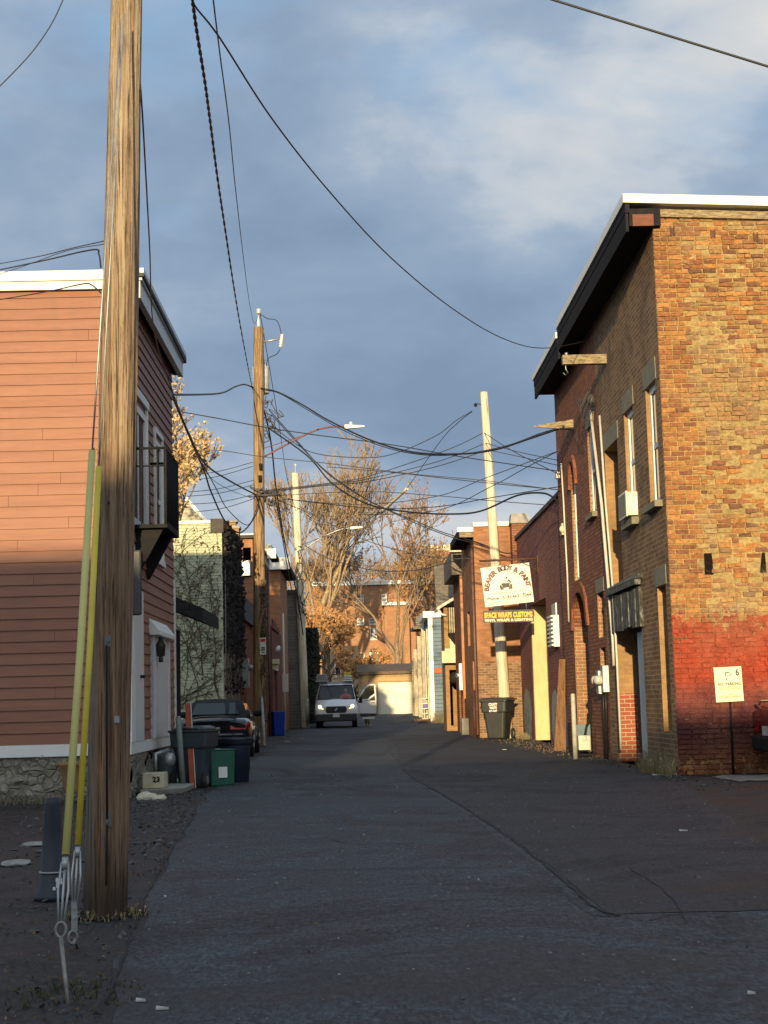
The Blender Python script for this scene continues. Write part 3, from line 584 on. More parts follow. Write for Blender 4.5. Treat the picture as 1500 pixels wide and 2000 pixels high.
# ============================================================ dark convertible
def loft(m, secs, closed=True, skip=()):
    n = len(secs[0]); base = len(m.v)
    for s in secs: m.v += [Vector(p) for p in s]
    for j in range(len(secs)-1):
        for i in range(n if closed else n-1):
            if (j, i) in skip: continue
            m.f.append((base+j*n+i, base+j*n+(i+1) % n, base+(j+1)*n+(i+1) % n, base+(j+1)*n+i)); m.mi.append(m.i); m.sm.append(True)
def cap(m, sec): m.q(sec)
def carpaint(name, c, metallic=.3): 
    k = NM(name); k.col(c); k.rough(.25); k.b.inputs['Metallic'].default_value = metallic; k.b.inputs['Coat Weight'].default_value = 1.; k.b.inputs['Coat Roughness'].default_value = .03
    k.bump(k.noise(k.co('Object'), 2, 2), .04, .01); _MC[name] = k.m; return k.m
def wheel(par, x, y, r, wd, side, rimc=None):
    m = MB(); m.lathe((x-wd/2, y, r), [(r*.62, 0), (r*.95, .0), (r, .03), (r, wd-.03), (r*.95, wd), (r*.62, wd)], 26, (1, 0, 0)); w_ = m.build('wheel', pm('tyre', (.018, .018, .018), .85), par)
    m = MB(); xs = x+side*(wd/2-.02); m.lathe((xs, y, r), [(r*.62, -.01), (r*.6, .012), (r*.15, .0), (r*.12, .02)], 20, (side, 0, 0))
    for i in range(5):
        a = i*1.2566; q = Vector((xs+side*.016, y, r)); e_ = q+Vector((0, math.cos(a), math.sin(a)))*r*.57; m.tube([q, e_], .025, 5)
    m.build('rim', rimc or M_GALV, w_)
def sedan(t, paint, Lg, hw, top_mat, z0=.22, zbelt=.86, ztop=1.34, rear_dark=None, soft=True):
    # local frame: rear at y=0, front at y=Lg, faces +y
    def sec(y, w_, zb, zt, crown=.03):
        return [(-w_*.86, y, zb), (-w_*.98, y, zb+.10), (-w_, y, (zb+zt)*.5), (-w_*.97, y, zt-.10), (-w_*.86, y, zt-.015), (-w_*.4, y, zt+crown), (w_*.4, y, zt+crown), (w_*.86, y, zt-.015), (w_*.97, y, zt-.10), (w_, y, (zb+zt)*.5), (w_*.98, y, zb+.10), (w_*.86, y, zb)]
    ss = [sec(0, hw*.86, .36, zbelt-.06), sec(.05, hw*.92, .28, zbelt-.01), sec(.25, hw*.97, z0, zbelt+.03), sec(.8, hw, z0, zbelt+.04), sec(1.8, hw, z0, zbelt), sec(3.0, hw, z0, zbelt-.03), sec(3.4, hw*.98, z0, zbelt-.06), sec(Lg-.35, hw*.94, z0, zbelt-.16), sec(Lg-.06, hw*.84, .26, zbelt-.26), sec(Lg, hw*.74, .34, zbelt-.34)]
    m = MB(); loft(m, ss); cap(m, ss[0][::-1]); cap(m, ss[-1]); body = m.build('car_body', paint, t)
    def cs(y, wb, wt, zt, zb=zbelt-.02): return [(-wb, y, zb), (-wb*.97, y, zb+(zt-zb)*.35), (-wt, y, zt-.06), (-wt*.85, y, zt-.01), (0, y, zt+.015), (wt*.85, y, zt-.01), (wt, y, zt-.06), (wb*.97, y, zb+(zt-zb)*.35), (wb, y, zb)]
    m = MB(); c = [cs(.72, hw*.80, hw*.75, zbelt+.05), cs(.95, hw*.83, hw*.70, zbelt+.26), cs(1.25, hw*.85, hw*.66, ztop-.04), cs(1.7, hw*.86, hw*.66, ztop), cs(2.3, hw*.86, hw*.66, ztop-.02), cs(2.55, hw*.86, hw*.70, ztop-.1), cs(3.1, hw*.87, hw*.8, zbelt+.04)]
    loft(m, c, False); cap(m, c[0]); m.build('roof' if not soft else 'soft_top', top_mat, t)
    m = MB()   # rear window set into the top
    yb, zb_, yt, zt_ = .80, zbelt+.10, 1.16, ztop-.09
    m.hexa([(-hw*.62, yb-.03, zb_+.03), (hw*.62, yb-.03, zb_+.03), (hw*.62, yb+.06, zb_+.03), (-hw*.62, yb+.06, zb_+.03), (-hw*.52, yt-.12, zt_), (hw*.52, yt-.12, zt_), (hw*.52, yt+.0, zt_), (-hw*.52, yt+.0, zt_)]); m.build('rear_window', glass('car_glass', (.012, .022, .024), .05), t)
    for s_ in (-1, 1):
        m = MB(); m.q([(s_*hw*.855, 1.1, zbelt+.04), (s_*hw*.872, 2.95, zbelt+.04), (s_*hw*.74, 2.5, ztop-.12), (s_*hw*.705, 1.35, ztop-.10)]); m.build('side_window', _MC['car_glass'], t)
        m = MB(); m.lathe((s_*(hw+.02), 2.75, zbelt+.12), [(.0, -.11), (.06, -.09), (.085, 0), (.06, .09), (0, .10)], 10, (1, 0, 0), 1., 1.); m.build('mirror', MBK, t)
        for y in (.78, Lg-.85): wheel(t, s_*(hw-.10), y, .32, .21, s_)
        m = MB(); m.q([(s_*hw*.45, -.012, .64), (s_*hw*.84, -.006, .64), (s_*hw*.90, .03, .78), (s_*hw*.45, .004, .775)]); m.q([(s_*hw*.84, -.006, .64), (s_*hw*.955, .14, .67), (s_*hw*.96, .16, .77), (s_*hw*.90, .03, .78)]); m.build('tail_light', pm('tail_lens', (.35, .01, .015), .15, var=.3, ns=20), t)
    m = MB(); m.box(-hw*.8, hw*.8, -.055, .06, .34, .56); m.build('bumper', rear_dark or paint, t, bevel=.04)
    m = MB(); m.box(-.155, .155, -.03, -.002, .57, .70); pl = m.build('license_plate', pm('plate_grey', (.45, .45, .42), .5), t)
    m = MB(); m.tube([(-hw*.6, .04, zbelt+.03), (-hw*.3, .0, zbelt+.08), (hw*.3, .0, zbelt+.08), (hw*.6, .04, zbelt+.03)], .022, 6); m.build('spoiler', paint, t)
    return body
cp = G(404, 1482)
t = thing('parked_convertible', 'black convertible with closed soft top parked behind the bins, seen from the rear', 'car', (-3.32, 35.3, 0), .02, None, True)
sedan(t, carpaint('black_car_paint', (.006, .006, .010)), 4.5, .88, pm('black_canvas', (.008, .008, .010), .9, var=.1, ns=60))
# dark red car, rear quarter seen at the right edge
rc = P(1452, 1500, 21.6)
t = thing('parked_red_car', 'dark red car at the right edge, only its rear corner in view', 'car', (5.52, 21.35, 0), -math.pi/2, None, True)
sedan(t, carpaint('dark_red_paint', (.13, .006, .014)), 4.5, .86, _MC['dark_red_paint'], zbelt=.98, ztop=1.42, rear_dark=MBK, soft=False)
t.location = (5.78, 21.9, 0)
# ============================================================ generic brick buildings
B_ORANGE = brick('orange_brick', (.46, .22, .11), (.32, .135, .07), (.42, .33, .22), dirtamt=.3)
B_RED = brick('dark_red_brick', (.26, .09, .06), (.15, .05, .038), (.20, .14, .11), dirtamt=.45)
B_BROWN = brick('brown_brick', (.34, .20, .10), (.14, .08, .05), (.46, .36, .22), dirt=(.06, .05, .04), dirtamt=.6, ms=.010, bs=1.)
B_RED2 = brick('red_brick', (.40, .165, .09), (.21, .085, .052), (.12, .07, .05), dirtamt=.35, bs=1., ms=.011)
B_BUFF = brick('buff_brick', (.42, .25, .11), (.30, .17, .08), (.40, .33, .2), dirtamt=.35)
B_NEW = brick('new_brick', (.36, .095, .05), (.29, .075, .045), (.48, .40, .28), dirtamt=.15, ms=.012)
B_GREEN = brick('green_painted_brick', (.55, .57, .40), (.50, .53, .37), (.26, .29, .20), dirt=(.33, .36, .25), dirtamt=.6, ms=.006)
B_MAROON = brick('maroon_painted_brick', (.29, .125, .10), (.21, .088, .074), (.09, .038, .034), dirt=(.11, .05, .04), dirtamt=.4, ms=.006)
def bldg(name, label, Y0, Y1, x0, x1, z1, mat, holes=(), z0=0., coping=None, cm=None, cov=.04, ch=.12, cat='building'):
    t = thing(name, label, cat, ((x0+x1)/2, Y0, zg(Y0))); m = MB(); shell(m, x0, x1, Y0, Y1, z0, z1, holes); m.build('wall', mat, t)
    if coping: m = MB(); m.box(x0-cov, x1+cov, Y0-cov, Y1+cov, z1+.002, z1+ch); m.build('coping', cm or MW, t)
    return t
# L2: green ivy-covered building
G2X = xat(436, 1250, 41); G2Z = zat(1022, 430, 41)
t = bldg('painted_brick_garage', 'pale green painted brick building with bare ivy over its wall, behind the black convertible', 41, 46.6, -9., G2X, G2Z, B_GREEN, [('+x', 43.2, 44.6, 0, 2.9, .3)])
m = MB(); m.box(-9, G2X-.30, 40.93, 41.3, G2Z+.002, G2Z+.08); m.build('coping', MW, t); m = MB(); m.box(G2X-.299, G2X+.05, 40.93, 46.6, G2Z-.25, G2Z+.12); m.build('cornice', pm('dark_cornice', (.06, .055, .05), .9), t)
m = MB(); m.fbox('+x', G2X, 43.2, 43.4, -.03, .1, 0, 2.9); m.fbox('+x', G2X, 44.4, 44.6, -.03, .1, 0, 2.9); m.fbox('+x', G2X, 43.4, 44.4, .15, .2, 0, 2.9); m.build('door', MW, t)
m = MB()
for zz_ in range(5): m.box(-3.75-.0, -3.15-.0, 46.0+.0, 46.5, G2Z+zz_*.001, G2Z+.0)
ch = MB(); cx = xat(452, 1060, 46.3); ch.box(cx-.33, cx+.25, 46.0, 46.6, G2Z, zat(1032, 452, 46)); ch.i = 1; ztop_ = zat(1032, 452, 46)
ch.box(cx-.36, cx+.28, 45.97, 46.63, ztop_+.001, ztop_+.08); ch.i = 0; ch.box(cx-.25, cx+.15, 46.1, 46.5, ztop_+.081, ztop_+.2); ch.i = 1; ch.box(cx-.30, cx+.2, 46.05, 46.55, ztop_+.201, ztop_+.25)
ch.build('chimney', [B_BUFF, M_CON], t)
# ivy
M_IVY = pm('ivy_stem', (.085, .065, .045), .9, var=.4); M_IVYL = pm('dead_ivy_leaf', (.06, .05, .03), .9, var=.5, c2=(.13, .05, .03), ns=30)
t = thing('ivy_vine', 'bare climbing ivy spreading over the green painted brick wall', 'vine', (-4.6, 40.97, 0)); m = MB(); lf = MB(); random.seed(21)
def leafq(mb, c, s, nrm=None):
    a = Vector((random.uniform(-1, 1), random.uniform(-1, 1), random.uniform(-1, 1))).normalized(); b = a.orthogonal().normalized()
    if nrm is not None: a = Vector((random.uniform(-1, 1), -.2, random.uniform(-1, 1))).normalized(); b = Vector((-a.z, random.uniform(-.4, .4), a.x)).normalized()
    mb.q([c-a*s-b*s*.6, c+a*s*.3-b*s*.7, c+a*s, c-a*s*.2+b*s*.7])
def vine(x, z, ang, ln, r, dep):
    pts = [Vector((x, 40.97, z))]; st = .16; n_ = int(ln/st)
    for i in range(n_):
        ang += random.uniform(-.28, .28); x += math.cos(ang)*st; z += math.sin(ang)*st
        if x > G2X-.02 or z > G2Z-.05 or z < .1: break
        pts.append(Vector((x, 40.975+random.uniform(-.012, .004), z)))
        if dep < 3 and random.random() < (.30, .30, .20)[dep]: vine(x, z, ang+random.choice((-1, 1))*random.uniform(.5, 1.2), ln*random.uniform(.3, .6), r*.6, dep+1)
        if dep > 0 and random.random() < .22:
            for _ in range(1): leafq(lf, Vector((x+random.uniform(-.05, .05), 40.95, z-random.uniform(0, .10))), random.uniform(.02, .045), 1)
    if len(pts) > 1: m.tube(pts, [max(.0035, r*(1-.6*i/len(pts))) for i in range(len(pts))], 4, False)
for x0, a0 in ((-5.0, 1.1), (-5.2, 1.4), (-4.9, .8), (-5.1, .45), (-4.5, 1.3), (-3.7, 1.9), (-3.65, 1.6), (-4.1, 1.8), (-5.3, .9), (-5.0, .3)): vine(x0, random.uniform(.3, 2.2), a0, random.uniform(3.5, 5.5), .016, 0)
for i in range(16): vine(random.uniform(-5.2, G2X-.1), random.uniform(.6, 5.6), random.uniform(-.3, 3.3), 2.6, .008, 1)
m.build('stem', M_IVY, t); lf.build('leaves', M_IVYL, t)
# dark ivy mass over the alley side
t = thing('ivy_curtain', 'dark thick ivy hanging down the alley side of the green building', 'vine', (G2X+.1, 43.5, 0)); m = MB(); m2 = MB(); random.seed(8)
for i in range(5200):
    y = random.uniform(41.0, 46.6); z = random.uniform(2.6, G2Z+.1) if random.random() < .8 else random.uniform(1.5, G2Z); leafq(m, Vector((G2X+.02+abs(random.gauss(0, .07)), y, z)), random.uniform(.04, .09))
for i in range(50):
    y = random.uniform(41, 46.6); m2.tube([(G2X+.05, y, random.uniform(0, 2.5)), (G2X+.08, y+random.uniform(-.3, .3), G2Z*.6), (G2X+.06, y+random.uniform(-.5, .5), G2Z)], .015, 4, False)
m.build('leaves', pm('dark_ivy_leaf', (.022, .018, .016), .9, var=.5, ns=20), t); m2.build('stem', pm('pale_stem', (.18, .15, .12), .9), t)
# lean-to roof between clapboard house and green building
t = thing('lean_to_roof', 'dark shingled lean-to roof sticking out behind the clapboard house', 'shed roof', (-3.6, 28, 0))
q0 = P(338, 1150, 28.2); q1 = P(400, 1192, 28.2); q2 = P(396, 1216, 28.2)
m = MB(); xl_ = q0.x-1.6; zl_ = q0.z+.55
m.hexa([(xl_, 27.8, zl_-.25), (q1.x, 27.8, q2.z), (q1.x, 31, q2.z), (xl_, 31, zl_-.25), (xl_, 27.8, zl_), (q1.x, 27.8, q1.z+.02), (q1.x, 31, q1.z+.02), (xl_, 31, zl_)]); m.build('roof', brick('dark_shingle', (.05, .047, .045), (.035, .034, .034), (.02, .02, .02), bw=.25, rh=.14, dirtamt=.3), t)
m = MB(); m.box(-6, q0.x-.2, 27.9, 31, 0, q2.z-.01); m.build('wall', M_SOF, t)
# gable house far behind
t = thing('gable_house', 'pale sided gable end rising behind the green building', 'house', (-7, 64, 0)); m = MB()
pk = P(362, 977, 64); el = P(405, 1028, 64); w2 = el.x-pk.x
m.prism([(pk.x-w2, 64, 0), (pk.x+w2, 64, 0), (el.x, 64, el.z), (pk.x, 64, pk.z), (pk.x-w2, 64, el.z)], (0, 8, 0)); m.build('wall', brick('pale_siding', (.50, .47, .34), (.46, .43, .32), (.2, .19, .14), bw=4., rh=.13, ms=.008, dirtamt=.2), t)
m = MB(); m.hexa([(pk.x, 63.7, pk.z), (el.x+.15, 63.7, el.z-.15), (el.x+.15, 72, el.z-.15), (pk.x, 72, pk.z), (pk.x, 63.7, pk.z+.22), (el.x+.15, 63.7, el.z+.06), (el.x+.15, 72, el.z+.06), (pk.x, 72, pk.z+.22)]); m.build('roof', MW, t)
# low dark garage L3b
LXF = -3.5
zz_ = zat(1165, 470, 46.7)
t = bldg('low_brick_garage', 'low dark brick garage with grey roof edge between the dark ivy and the middle pole', 46.7, 51.2, -7., LXF, zz_-.7, B_RED2, [('+x', 47.3, 48.6, 0, 2.6, .2)])
m = MB(); m.box(-7.1, LXF+.12, 46.61, 51.2, zz_-.699, zz_); m.build('cornice', pm('grey_parapet_boards', (.075, .072, .07), .9, var=.4, ns=3), t)
m = MB(); m.fbox('+x', LXF, 47.3, 48.6, .12, .2, 0, 2.6); m.build('door', MW, t)
m = MB(); m.box(LXF+.001, LXF+.2, 46.75, 47.15, 1.7, 2.6); m.lathe((LXF+.2, 46.95, 2.3), [(.09, 0), (.1, .05), (.07, .12), (0, .13)], 12, (1, 0, 0)); o_ = m.build('electric_meter', M_GALV, t)
m = MB(); m.lathe((LXF+.28, 49.4, .35), [(.1, 0), (.2, .1), (.2, .4), (.08, .5)], 14); m.tube([(LXF+.28, 49.4, 0), (LXF+.28, 49.4, .4), (LXF+.02, 49.7, .9)], .03, 6); m.build('gas_meter', M_GALV, t)
# L3 orange brick
zz_ = zat(1052, 480, 51.3)
t = bldg('tall_brick_house', 'sunlit orange brick building with dark roof edge left of the middle utility pole', 51.3, 57.6, -8.5, -3.42, zz_, B_ORANGE, [('-y', -3.75, -3.48, zz_-1.3, zz_-.3, .2)])
m = MB(); m.box(-8.6, -3.3, 51.1, 57.6, zz_+.001, zz_+.10); m.build('roof', M_ROOFM, t); m = MB(); m.box(-8.6, -3.3, 51.08, 51.12, zz_+.101, zz_+.14); m.build('coping', MW, t)
m = MB(); m.box(-3.77, -3.5, 51.15, 51.29, zz_-1.25, zz_-.75); m.build('window_air_conditioner', MW, t)
# L4 brick with cornice
zz_ = zat(1102, 520, 58)
t = bldg('corniced_brick_house', 'narrow brick building with white cornice just right of the middle utility pole', 58, 60.6, -7., -3.4, zz_, brick('speckled_brick', (.30, .13, .07), (.15, .06, .045), (.30, .2, .14), dirtamt=.6, dirt=(.03, .025, .025)), [])
m = MB(); m.box(-7.1, -3.4+.02, 57.8, 60.6, zz_+.001, zz_+.45); m.box(-7.1, -3.30, 57.7, 60.6, zz_+.451, zz_+.56); m.build('cornice', pm('cream_cornice', (.62, .56, .42), .7), t)
m = MB(); m.box(-3.29, -3.0, 57.9, 60.6, zz_+.30, zz_+.44); m.build('eave', M_SOF, t); m = MB(); m.box(-3.32, -2.98, 57.75, 57.89, zz_+.2, zz_+.56); m.build('cornice_end', MW, t); m = MB(); m.tube([(-3.32, 58.2, zz_-.2), (-3.32, 58.2, 0)], .05, 8); m.build('downpipe', pm('brown_pipe', (.13, .07, .055), .6), t)
# blue-shade maroon low building with door
zz_ = zat(1222, 532, 60.8)
t = bldg('maroon_garage', 'low maroon brick garage with a pale lintel over its dark door, behind the blue box', 60.8, 68.2, -7., -3.36, zz_, B_RED, [('+x', 62.4, 64.3, 0, 2.55, .35)])
m = MB(); m.box(-3.36, -3.30, 60.8, 63.5, zz_-.1, zz_+.25); m.box(-3.36, -3.30, 63.501, 66, zz_-.1, zz_+.1); m.build('coping', B_RED, t)
m = MB(); m.fbox('+x', -3.36, 62.2, 64.5, -.05, .02, 2.55, 2.95); m.build('lintel', MW, t); m = MB(); m.fbox('+x', -3.36, 62.4, 64.3, .3, .35, 0, 2.55); m.build('garage_door', MBK, t)
m = MB(); m.lathe((-3.3, 61.9, 3.4), [(.03, 0), (.05, .1), (.16, .16), (.02, .2)], 10, (1, -.6, -.3)); m.build('flood_lamp', MW, t)
m = MB(); m.box(-3.359, -3.1, 60.9, 61.4, 2.75, 2.95); m.box(-3.359, -3.14, 61.0, 61.35, 2.55, 2.749); m.build('corbel', M_CREAM, t)
# L5 orange
zz_ = zat(1108, 545, 68.4)
t = bldg('orange_brick_house', 'tall sunlit orange brick house with white cornices behind the maroon garage', 68.4, 75, -7., -3.36, zz_, B_ORANGE, [])
m = MB(); m.box(-7.1, -3.3, 68.2, 75, zz_+.001, zz_+.35); m.box(-4.6, -3.7, 68.1, 70, zz_+.351, zz_+1.0); m.build('cornice', pm('cream_cornice'[:12], (.66, .62, .48), .7), t)
m = MB(); m.box(-3.359, -2.9, 68.6, 75, zz_-.1, zz_+.1); m.build('eave', M_SOF, t); m = MB(); m.box(-3.8, -2.85, 68.0, 68.19, zz_-.12, zz_+.40); m.build('cornice_end', MW, t)
m = MB(); m.tube([(-3.28, 68.7, 5.2), (-3.28, 68.7, 0)], .05, 8); m.box(-3.35, -3.1, 68.6, 68.9, 1.7, 2.5); m.build('downpipe', M_PVC, t)
# L6 grey siding
zz_ = zat(1160, 572, 76)
t = bldg('grey_sided_shed', 'weathered grey sided building just left of the far pale utility pole', 76, 84, -7., xat(585, 1300, 76), zz_, brick('grey_siding', (.22, .20, .17), (.17, .16, .14), (.06, .06, .06), bw=3., rh=.16, ms=.01, dirtamt=.6), [])
m = MB(); m.box(-7.1, xat(588, 1300, 76), 75.9, 84, zz_+.001, zz_+.2); m.build('coping', M_ROOFM, t)
# blue box by the pole
p = G(541, 1437); t = thing('blue_bin', 'bright blue square bin standing against the maroon garage wall', 'trash bin', (p.x, p.y, 0), .55, None, True)
m = MB(); m.hexa([(-.21, -.21, 0), (.21, -.21, 0), (.21, .21, 0), (-.21, .21, 0), (-.24, -.24, .86), (.24, -.24, .86), (.24, .24, .86), (-.24, .24, .86)]); m.build('bin_body', pm('blue_plastic', (.008, .045, .33), .35, var=.12), t, bevel=.03)
m = MB(); m.box(-.255, .255, -.255, .255, .861, .90); m.build('rim', _MC['blue_plastic'], t, bevel=.01)
# ============================================================ RIGHT: big old brick building (dark part + red part)
RX = 4.68; RY0, RYB, RY1 = 22.75, 28.75, 34.75; RTOP = 8.46
t = thing('brick_warehouse', 'tall old brick building with crumbling sunlit orange side wall and painted red base', 'building', (RX+4, RY0, 0))
WT1 = FX(1268, 760, RX); H1 = ('-x', 23.15, 23.95, 4.12, 6.0, .26); H2 = ('-x', 25.1, 25.95, 4.25, 5.98, .22)
HN = ('-x', 26.72, 28.12, 3.05, 5.68, .36); HD = ('-x', 25.15, 28.05, .0, 2.95, .42); HS = ('-x', 23.1, 23.75, .62, 2.84, .30)
m = MB(); shell(m, RX, RX+9, RY0+.02, RYB, 0, RTOP, [H1, H2, HN, HD, HS], rm=1); m.build('wall', [B_BROWN, B_BUFF], t)
window(t, '-x', RX, 23.15, 23.95, 4.12, 6.0, .06, .10, MW, MG, 1, t=.07); window(t, '-x', RX, 25.1, 25.95, 4.25, 5.98, .06, .09, MW, MG, 1, t=.06)
m = MB(); m.fbox('-x', RX, 26.72, 28.12, .34, .37, 3.05, 5.68); m.build('loading_door', pm('bluegrey_door', (.06, .07, .08), .7, var=.3), t)
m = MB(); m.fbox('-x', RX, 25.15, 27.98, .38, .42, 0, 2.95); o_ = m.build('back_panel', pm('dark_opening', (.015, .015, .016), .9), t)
m = MB(); m.fbox('-x', RX, 25.2, 25.5, .05, .12, 0, 2.3); m.fbox('-x', RX, 25.5, 26.4, .14, .18, 0, 2.25); m.build('door', pm('pale_blue_door', (.50, .56, .56), .5, var=.1), t)
m = MB(); m.fbox('-x', RX, 23.1, 23.75, .24, .30, .62, 2.84); m.build('back_panel', pm('brown_boards', (.10, .07, .05), .9), t)
m = MB(); m.box(RX+.01, RX+.4, 28.03, 28.049, 0, 1.22); m.build('brick_infill', B_NEW, t)
for ya, yb, za, zb, o_ in ((23.05, 24.1, 6.0, 6.34, .0), (25.0, 26.05, 5.98, 6.30, 0), (26.6, 28.25, 5.68, 6.0, 0), (23.0, 23.85, 2.84, 3.13, 0)): m = MB(); m.fbox('-x', RX, ya, yb, -.012, .2, za+.002, zb); m.build('lintel', M_STONE, t)
m = MB(); m.fbox('-x', RX, 23.02, 24.08, -.12, .12, 4.02, 4.118); m.build('sill', M_STONE, t); m = MB(); m.fbox('-x', RX, 25.0, 26.05, -.12, .12, 3.98, 4.10); m.build('sill', M_STONE, t)
# rotten canopy over the loading door
t2m = MB(); random.seed(31)
for i in range(9): a = 25.0+i*.31; t2m.fbox('-x', RX, a, a+.30, -.06-random.uniform(0, .03), .1, 2.32+random.uniform(-.03, .03), 2.96+random.uniform(-.04, .03))
t2m.fbox('-x', RX, 24.95, 27.95, -.13, -.02, 2.98, 3.07); t2m.hexa([(RX-.13, 24.9, 3.08), (RX, 24.9, 3.08), (RX, 28, 3.08), (RX-.13, 28, 3.08), (RX-.08, 24.9, 3.15), (RX, 24.9, 3.20), (RX, 28, 3.18), (RX-.08, 28, 3.13)])
k = NM('rotten_painted_boards'); n = k.noise(k.co('Object', (4, 4, 1.5)), 4, 7, .75, .5); k.col(k.ramp(n, [(.38, (.02, .018, .017)), (.5, (.055, .055, .052)), (.62, (.19, .20, .19)), (.75, (.30, .31, .29))])); k.rough(.9); k.bump(n, .7, .01)
t2m.build('canopy', k.m, t)
# crumbling brick face: individual bricks
random.seed(11)
m = MB(); m.c = []; y = RY0; pal = [(.43, .20, .075), (.46, .225, .085), (.38, .16, .065), (.33, .14, .065), (.28, .12, .065), (.44, .26, .11), (.48, .225, .07), (.37, .215, .095), (.43, .30, .14), (.22, .105, .065), (.36, .20, .10)]
X0, X1 = RX-.0, RX+7.; rh = .074; nrow = int((RTOP-.02)/rh)
def addc(c, n): m.c += [c]*n
nrm = (0, -1, 0)
# mortar bed, rippled
nx_, nz_ = 150, 240
for j in range(nz_+1):
    for i in range(nx_+1):
        x = X0+(X1-X0)*i/nx_; zz_ = RTOP*j/nz_; d = 0 if i == 0 else noise.noise((x*9, zz_*16, 1))*.013+noise.noise((x*2.2, zz_*3.2, 4))*.012
        m.v.append(Vector((x, y+.012+d, zz_))); q_ = noise.noise((x*1.3, zz_*2.1, 9)); m.c.append((.46+.12*q_, .335+.09*q_, .15+.05*q_))
for j in range(nz_):
    for i in range(nx_): a = j*(nx_+1)+i; m.f.append((a, a+1, a+nx_+2, a+nx_+1)); m.mi.append(0); m.sm.append(True)
hole = lambda x, z: (RX+.52 < x < RX+.66 and 2.92 < z < 3.28) or (RX+1.30 < x < RX+1.44+.05*z-.1 and 2.95 < z < 3.26)
for r in range(nrow):
    z = r*rh+.006; x = X0 - (0 if r % 2 else .105); k_ = 0
    while x < X1:
        bw = random.choice((.2, .19, .205, .1, .1 if random.random() < .35 else .2)); edge = x < X0+.35 or z < 1.0
        xa, xb = max(x, X0+.001), min(x+bw, X1); x += bw+.012
        if xb-xa < .03: continue
        cx_, cz_ = (xa+xb)/2, z+rh/2
        if hole(cx_, cz_): continue
        decay = .7*noise.noise((cx_*.9, cz_*.8, 3))+.6*noise.noise((cx_*3, cz_*3, 7))+ (.16 if not edge else -.4)
        if random.random() < .05+max(0, decay)*.45 and not edge: continue
        j_ = .003 if edge else .007+max(0, decay)*.024
        pr = .016+random.uniform(-.004, .007)+(0 if edge else random.choice((0, 0, .004, .010, -.008)))
        c = random.choice(pal); 
        if noise.noise((cx_*.8, cz_*.5, 20)) > .12: c = tuple(a*.55+b*.45 for a, b in zip(c, (.36, .26, .15)))
        if edge: c = random.choice(pal[:5])
        f_ = random.uniform(.92, 1.22); c = tuple(v*f_ for v in c); rj = lambda: random.uniform(-j_, j_)
        xe = (lambda: 0) if xa <= X0+.002 else rj
        zt, zb_ = z+rh-.012, z
        o = [(xa+xe(), y+.014, zb_+rj()), (xb+rj(), y+.014, zb_+rj()), (xb+rj(), y+.014, zt+rj()), (xa+xe(), y+.014, zt+rj())]
        cc = Vector((cx_, 0, cz_)); inn = []
        for p_ in o: v = Vector(p_); s_ = 1-.008/max(.03, (Vector((v.x, 0, v.z))-cc).length); inn.append((cx_+(v.x-cx_)*s_, y+.012-pr+random.uniform(-.003, .003), cz_+(v.z-cz_)*s_))
        m.fa(o+inn, [(4, 5, 6, 7), (0, 1, 5, 4), (1, 2, 6, 5), (2, 3, 7, 6), (3, 0, 4, 7)]); addc(c, 8)
for hx, hz, ww, hh in ((RX+.59, 3.10, .065, .16), (RX+1.40, 3.10, .05, .15)):
    n0 = len(m.v); m.q([(hx-ww, y-.010, hz-hh), (hx+ww, y-.010, hz-hh), (hx+ww*.8, y-.010, hz+hh), (hx-ww*(1 if hx < RX+1 else .1), y-.010, hz+hh)]); addc((.012, .009, .007), 4)
k = NM('crumbling_brick'); at = k.N.new('ShaderNodeAttribute'); at.attribute_name = 'bc'; co = k.co('Object')
g1 = k.noise(co, 16, 6, .7, .3); base = k.mix(.75, at.outputs[0], k.mix(1., at.outputs[0], k.ramp(g1, [(.28, .42), (.5, 1.0), (.7, 1.5)]), 'MULTIPLY'))
base = k.mix(k.ramp(k.noise(co, 1.3, 6, .7, .6), [(.52, 0.), (.70, .50)]), base, (.44, .35, .20)); base = k.mix(k.ramp(k.noise(co, 2.1, 6, .75), [(.60, 0.), (.72, .55)]), base, (.22, .165, .115)); base = k.mix(k.ramp(k.noise(k.co('Object', (1, 1, 2.2)), 6, 7, .8, 1.), [(.31, .7), (.37, 0.)]), base, (.06, .04, .03))
CRX = -1.9; xyz = k.z(); zn = k.math('ADD', xyz[2], k.math('MULTIPLY', k.math('SUBTRACT', k.noise(co, 2.2, 5, .7), .5), .55)); xr = xyz[0]
pc = k.ramp(k.math('DIVIDE', zn, 3.), [(.08, (.24, .085, .04)), (.17, (.15, .05, .045)), (.30, (.13, .042, .055)), (.40, (.25, .065, .055)), (.48, (.44, .075, .04)), (.77, (.46, .085, .045)), (.79, (.36, .14, .12)), (.9, (.34, .14, .13))])
pc = k.mix(k.ramp(k.noise(co, 1.1, 3, .5), [(.42, 0.), (.6, .5)]), pc, (.36, .15, .09)); pc = k.mix(1., pc, k.ramp(k.noise(co, 5, 6, .75), [(.3, .6), (.7, 1.3)]), 'MULTIPLY')
chip = k.noise(co, 6, 8, .8, .7); xo = k.math('MULTIPLY', k.ramp(k.math('ADD', xr, 1.), [(.0, 0.), (1., 1.)]), .0)
thr = k.ramp(k.math('DIVIDE', zn, 3.), [(.0, .50), (.07, .56), (.14, .66), (.62, .66), (.70, .60), (.77, .52), (.81, .44), (.85, .2)])
pm_ = k.ramp(k.math('SUBTRACT', thr, chip), [(.0, 0.), (.035, 1.)])
wc = k.ramp(k.noise(k.co('Object', (1, 1, 1.6), (3, 3, 3)), 9, 6, .8, .5), [(.66, 0.), (.675, 1.)]); pc = k.mix(k.math('MULTIPLY', wc, .8), pc, (.58, .47, .32))
